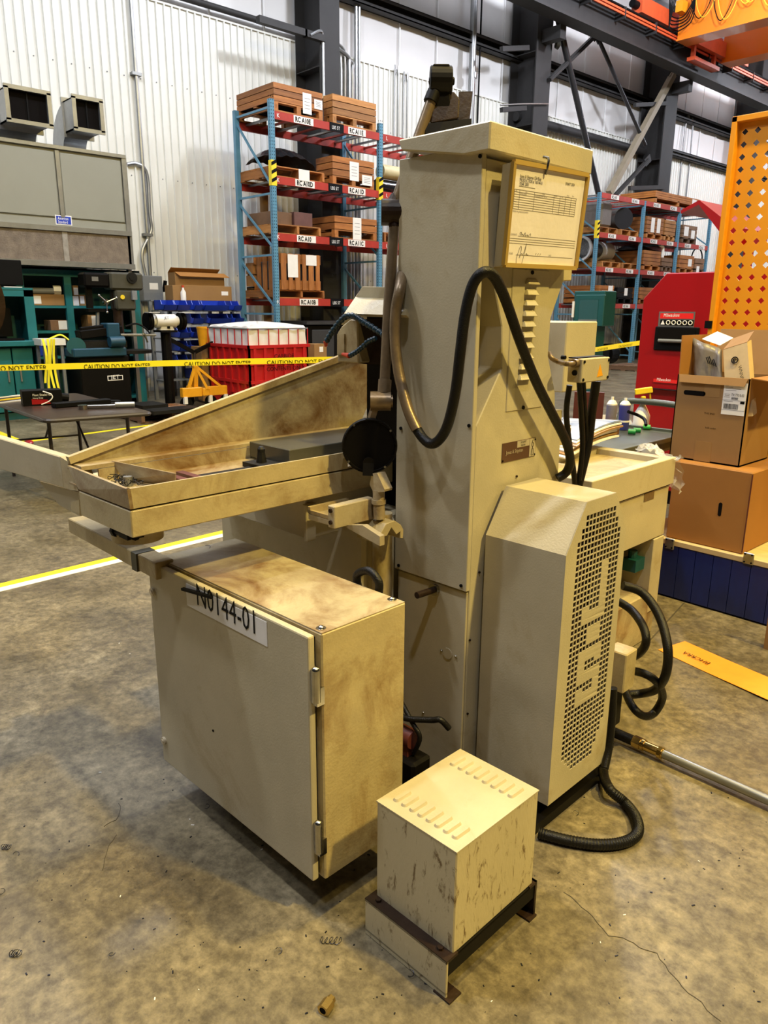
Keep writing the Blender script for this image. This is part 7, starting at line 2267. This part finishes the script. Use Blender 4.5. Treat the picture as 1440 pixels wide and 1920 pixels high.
part('notice', MB().box(tq_(1076, 560).x, YT - .03, tq_(1076, 595).z, tq_(1080, 560).x, YT - .02, tq_(1076, 565).z), WHITEP, tb_)

# second run of caution tape
t = thing('caution_tape', 'yellow caution tape running from the grinder to the red chest', 'tape', (-6, 8, 1.1))
g = MB(); vs, fs_ = [], []
tp = [(1085, 658, 7.0), (1120, 655, 7.6), (1160, 648.5, 8.2), (1203, 642.5, 8.8), (1240, 637, 9.3)]
for i, (px, py, yy) in enumerate(tp):
    vs += [W(px, py - 4.4, y=yy), W(px, py + 4.4, y=yy)]
    if i:
        fs_.append((2 * i - 2, 2 * i - 1, 2 * i + 1, 2 * i))
g.add(vs, fs_)
o = part('tape_band', g, TAPEY, t)
s_ = o.modifiers.new('s', 'SOLIDIFY'); s_.thickness = .002
for (a, b, s, w_) in ((tp[1], tp[2], 'DO NOT ENTER', .8), (tp[2], tp[3], 'CAUTION DO NOT', .8)):
    A_, B_ = W(a[0], a[1] + 3.0, y=a[2] - .012), W(b[0], b[1] + 3.0, y=b[2] - .012)
    text(s, .036, A_, B_ - A_, (0, 0, 1), INK, t, sx=1.1)

# ------------------------------------------------------------------ things lying on the floor
A_, B_, C_, D_ = W(1234, 1219, z=0), W(1284, 1203, z=0), W(1500, 1312, z=0), W(1433, 1314, z=0)
D_ = W(1440, 1316, z=0)
sh = thing('orange_sheet', 'long orange kraft sheet lying on the concrete floor', 'sheet', (A_ + C_) / 2)
g = MB(); g.grid(12, 2, lambda u, v: A_.lerp(D_, u).lerp(B_.lerp(B_ + (D_ - A_), u), v) + Vector((0, 0, .003 + .012 * max(0, u - .45))))
o = part('sheet', g, STRIPORANGE, sh)
s_ = o.modifiers.new('s', 'SOLIDIFY'); s_.thickness = .002
dv = (D_ - A_).normalized()
a_ = A_.lerp(D_, .40).lerp(B_.lerp(B_ + (D_ - A_), .40), .47) + Vector((0, 0, .006))
text('BHCRRA', .042, a_, -dv, -Vector((-dv.y, dv.x, 0)), INK, sh, lift=.0015, sx=.9)

p = W(613, 1893, z=0)
t = thing('brass_nut', 'short brass hexagon coupling nut lying on the floor', 'nut', (p.x, p.y, 0))
dn_ = (W(622, 1878, z=.014) - W(605, 1902, z=.014)).normalized()
c_ = p + Vector((0, 0, .0135))
part('hex_body', MB().lathe([(.0090, -.018), (.0155, -.018), (.0155, .010), (.0110, .0102), (.0110, .022), (.0060, .022), (.0060, -.010), (.0090, -.010)], c_, dn_, n=6), BRASS, t)
part('bore', MB().cyl(c_ - dn_ * .0182, c_ - dn_ * .012, .0088, n=16), DARK, t)
rs = random.Random(21)
CHIP = mat('blue_black_swarf', (.03, .032, .042), .3, metal=.8)
spots = [(620, 1768, 1), (523, 1786, 0), (211, 1792, 0), (30, 1792, 1), (12, 1592, 1), (31, 1604, 0), (770, 1829, 0), (1080, 1527, 0), (388, 1515, 0), (4, 1675, 0), (390, 1028, 0)]
words = {620: 'long dark coil of swarf on the floor before the transformer box', 523: 'small dark swarf curl beside the long coil of swarf', 211: 'single open swarf curl on the bare concrete', 30: 'ragged swarf curl lying beside the smallest swarf curls', 12: 'dark twisted swarf curl with a loop beside it', 31: 'tiny swarf loop next to the twisted curl', 770: 'tiny dark swarf chip at the foot of the transformer box', 1080: 'dark swarf chip under the cooler', 388: 'thin swarf curl in the shadow of the cabinet', 4: 'tiny swarf hook on the pale concrete', 390: 'dark swarf flake on top of the control cabinet'}
for px, py, big in spots:
    z0 = .0 if px != 390 else None
    c_ = W(px, py, z=0) if px != 390 else rot2(M(px, py, z=.836), MROT)
    g = MB()
    a0 = rs.uniform(0, 6.28)
    pts = []
    if big:
        dr_ = _r0 * (1 if px == 620 else .5) + Vector((0, 0, 0))
        for k in range(26):
            s = k / 25
            a = k * 1.15
            pts.append(c_ + dr_ * (.055 * (s - .5)) + _u0.cross(_r0) * 0 + Vector(((.004 + .005 * rs.random()) * math.cos(a), (.004 + .005 * rs.random()) * math.sin(a), .008 + .006 * math.sin(a))))
    else:
        for k in range(7):
            a = a0 + k * .75
            pts.append(c_ + Vector((.008 * math.cos(a), .008 * math.sin(a), .003 + .0012 * k)))
    g.tube(pts, .0009, n=5, sub=2)
    single('swarf_curl', g, CHIP, words[px], 'swarf', c_, group='swarf curls on the floor', smooth=True)
g = MB()
for k in range(160):
    c_ = W(rs.uniform(0, 1440), rs.uniform(1450, 1915), z=0)
    s = rs.uniform(.0012, .0035)
    g.cbox(c_ + Vector((0, 0, s * .3)), (s * rs.uniform(1, 3), s, s * .6), rs.uniform(0, 3))
single('floor_grit', g, CHIP, 'fine dark metal grit scattered over the concrete', 'grit', (0, 0, 0), kind='stuff')
g = MB()
for k in range(26):
    c_ = W(rs.uniform(0, 1440), rs.uniform(1200, 1915), z=0)
    s = rs.uniform(.002, .005)
    g.cbox(c_ + Vector((0, 0, .001)), (s * rs.uniform(1, 3), s * .7, .002), rs.uniform(0, 3))
single('pale_flakes', g, WHITEPAINT, 'pale paint flakes scattered over the concrete', 'flakes', (0, 0, 0), kind='stuff')
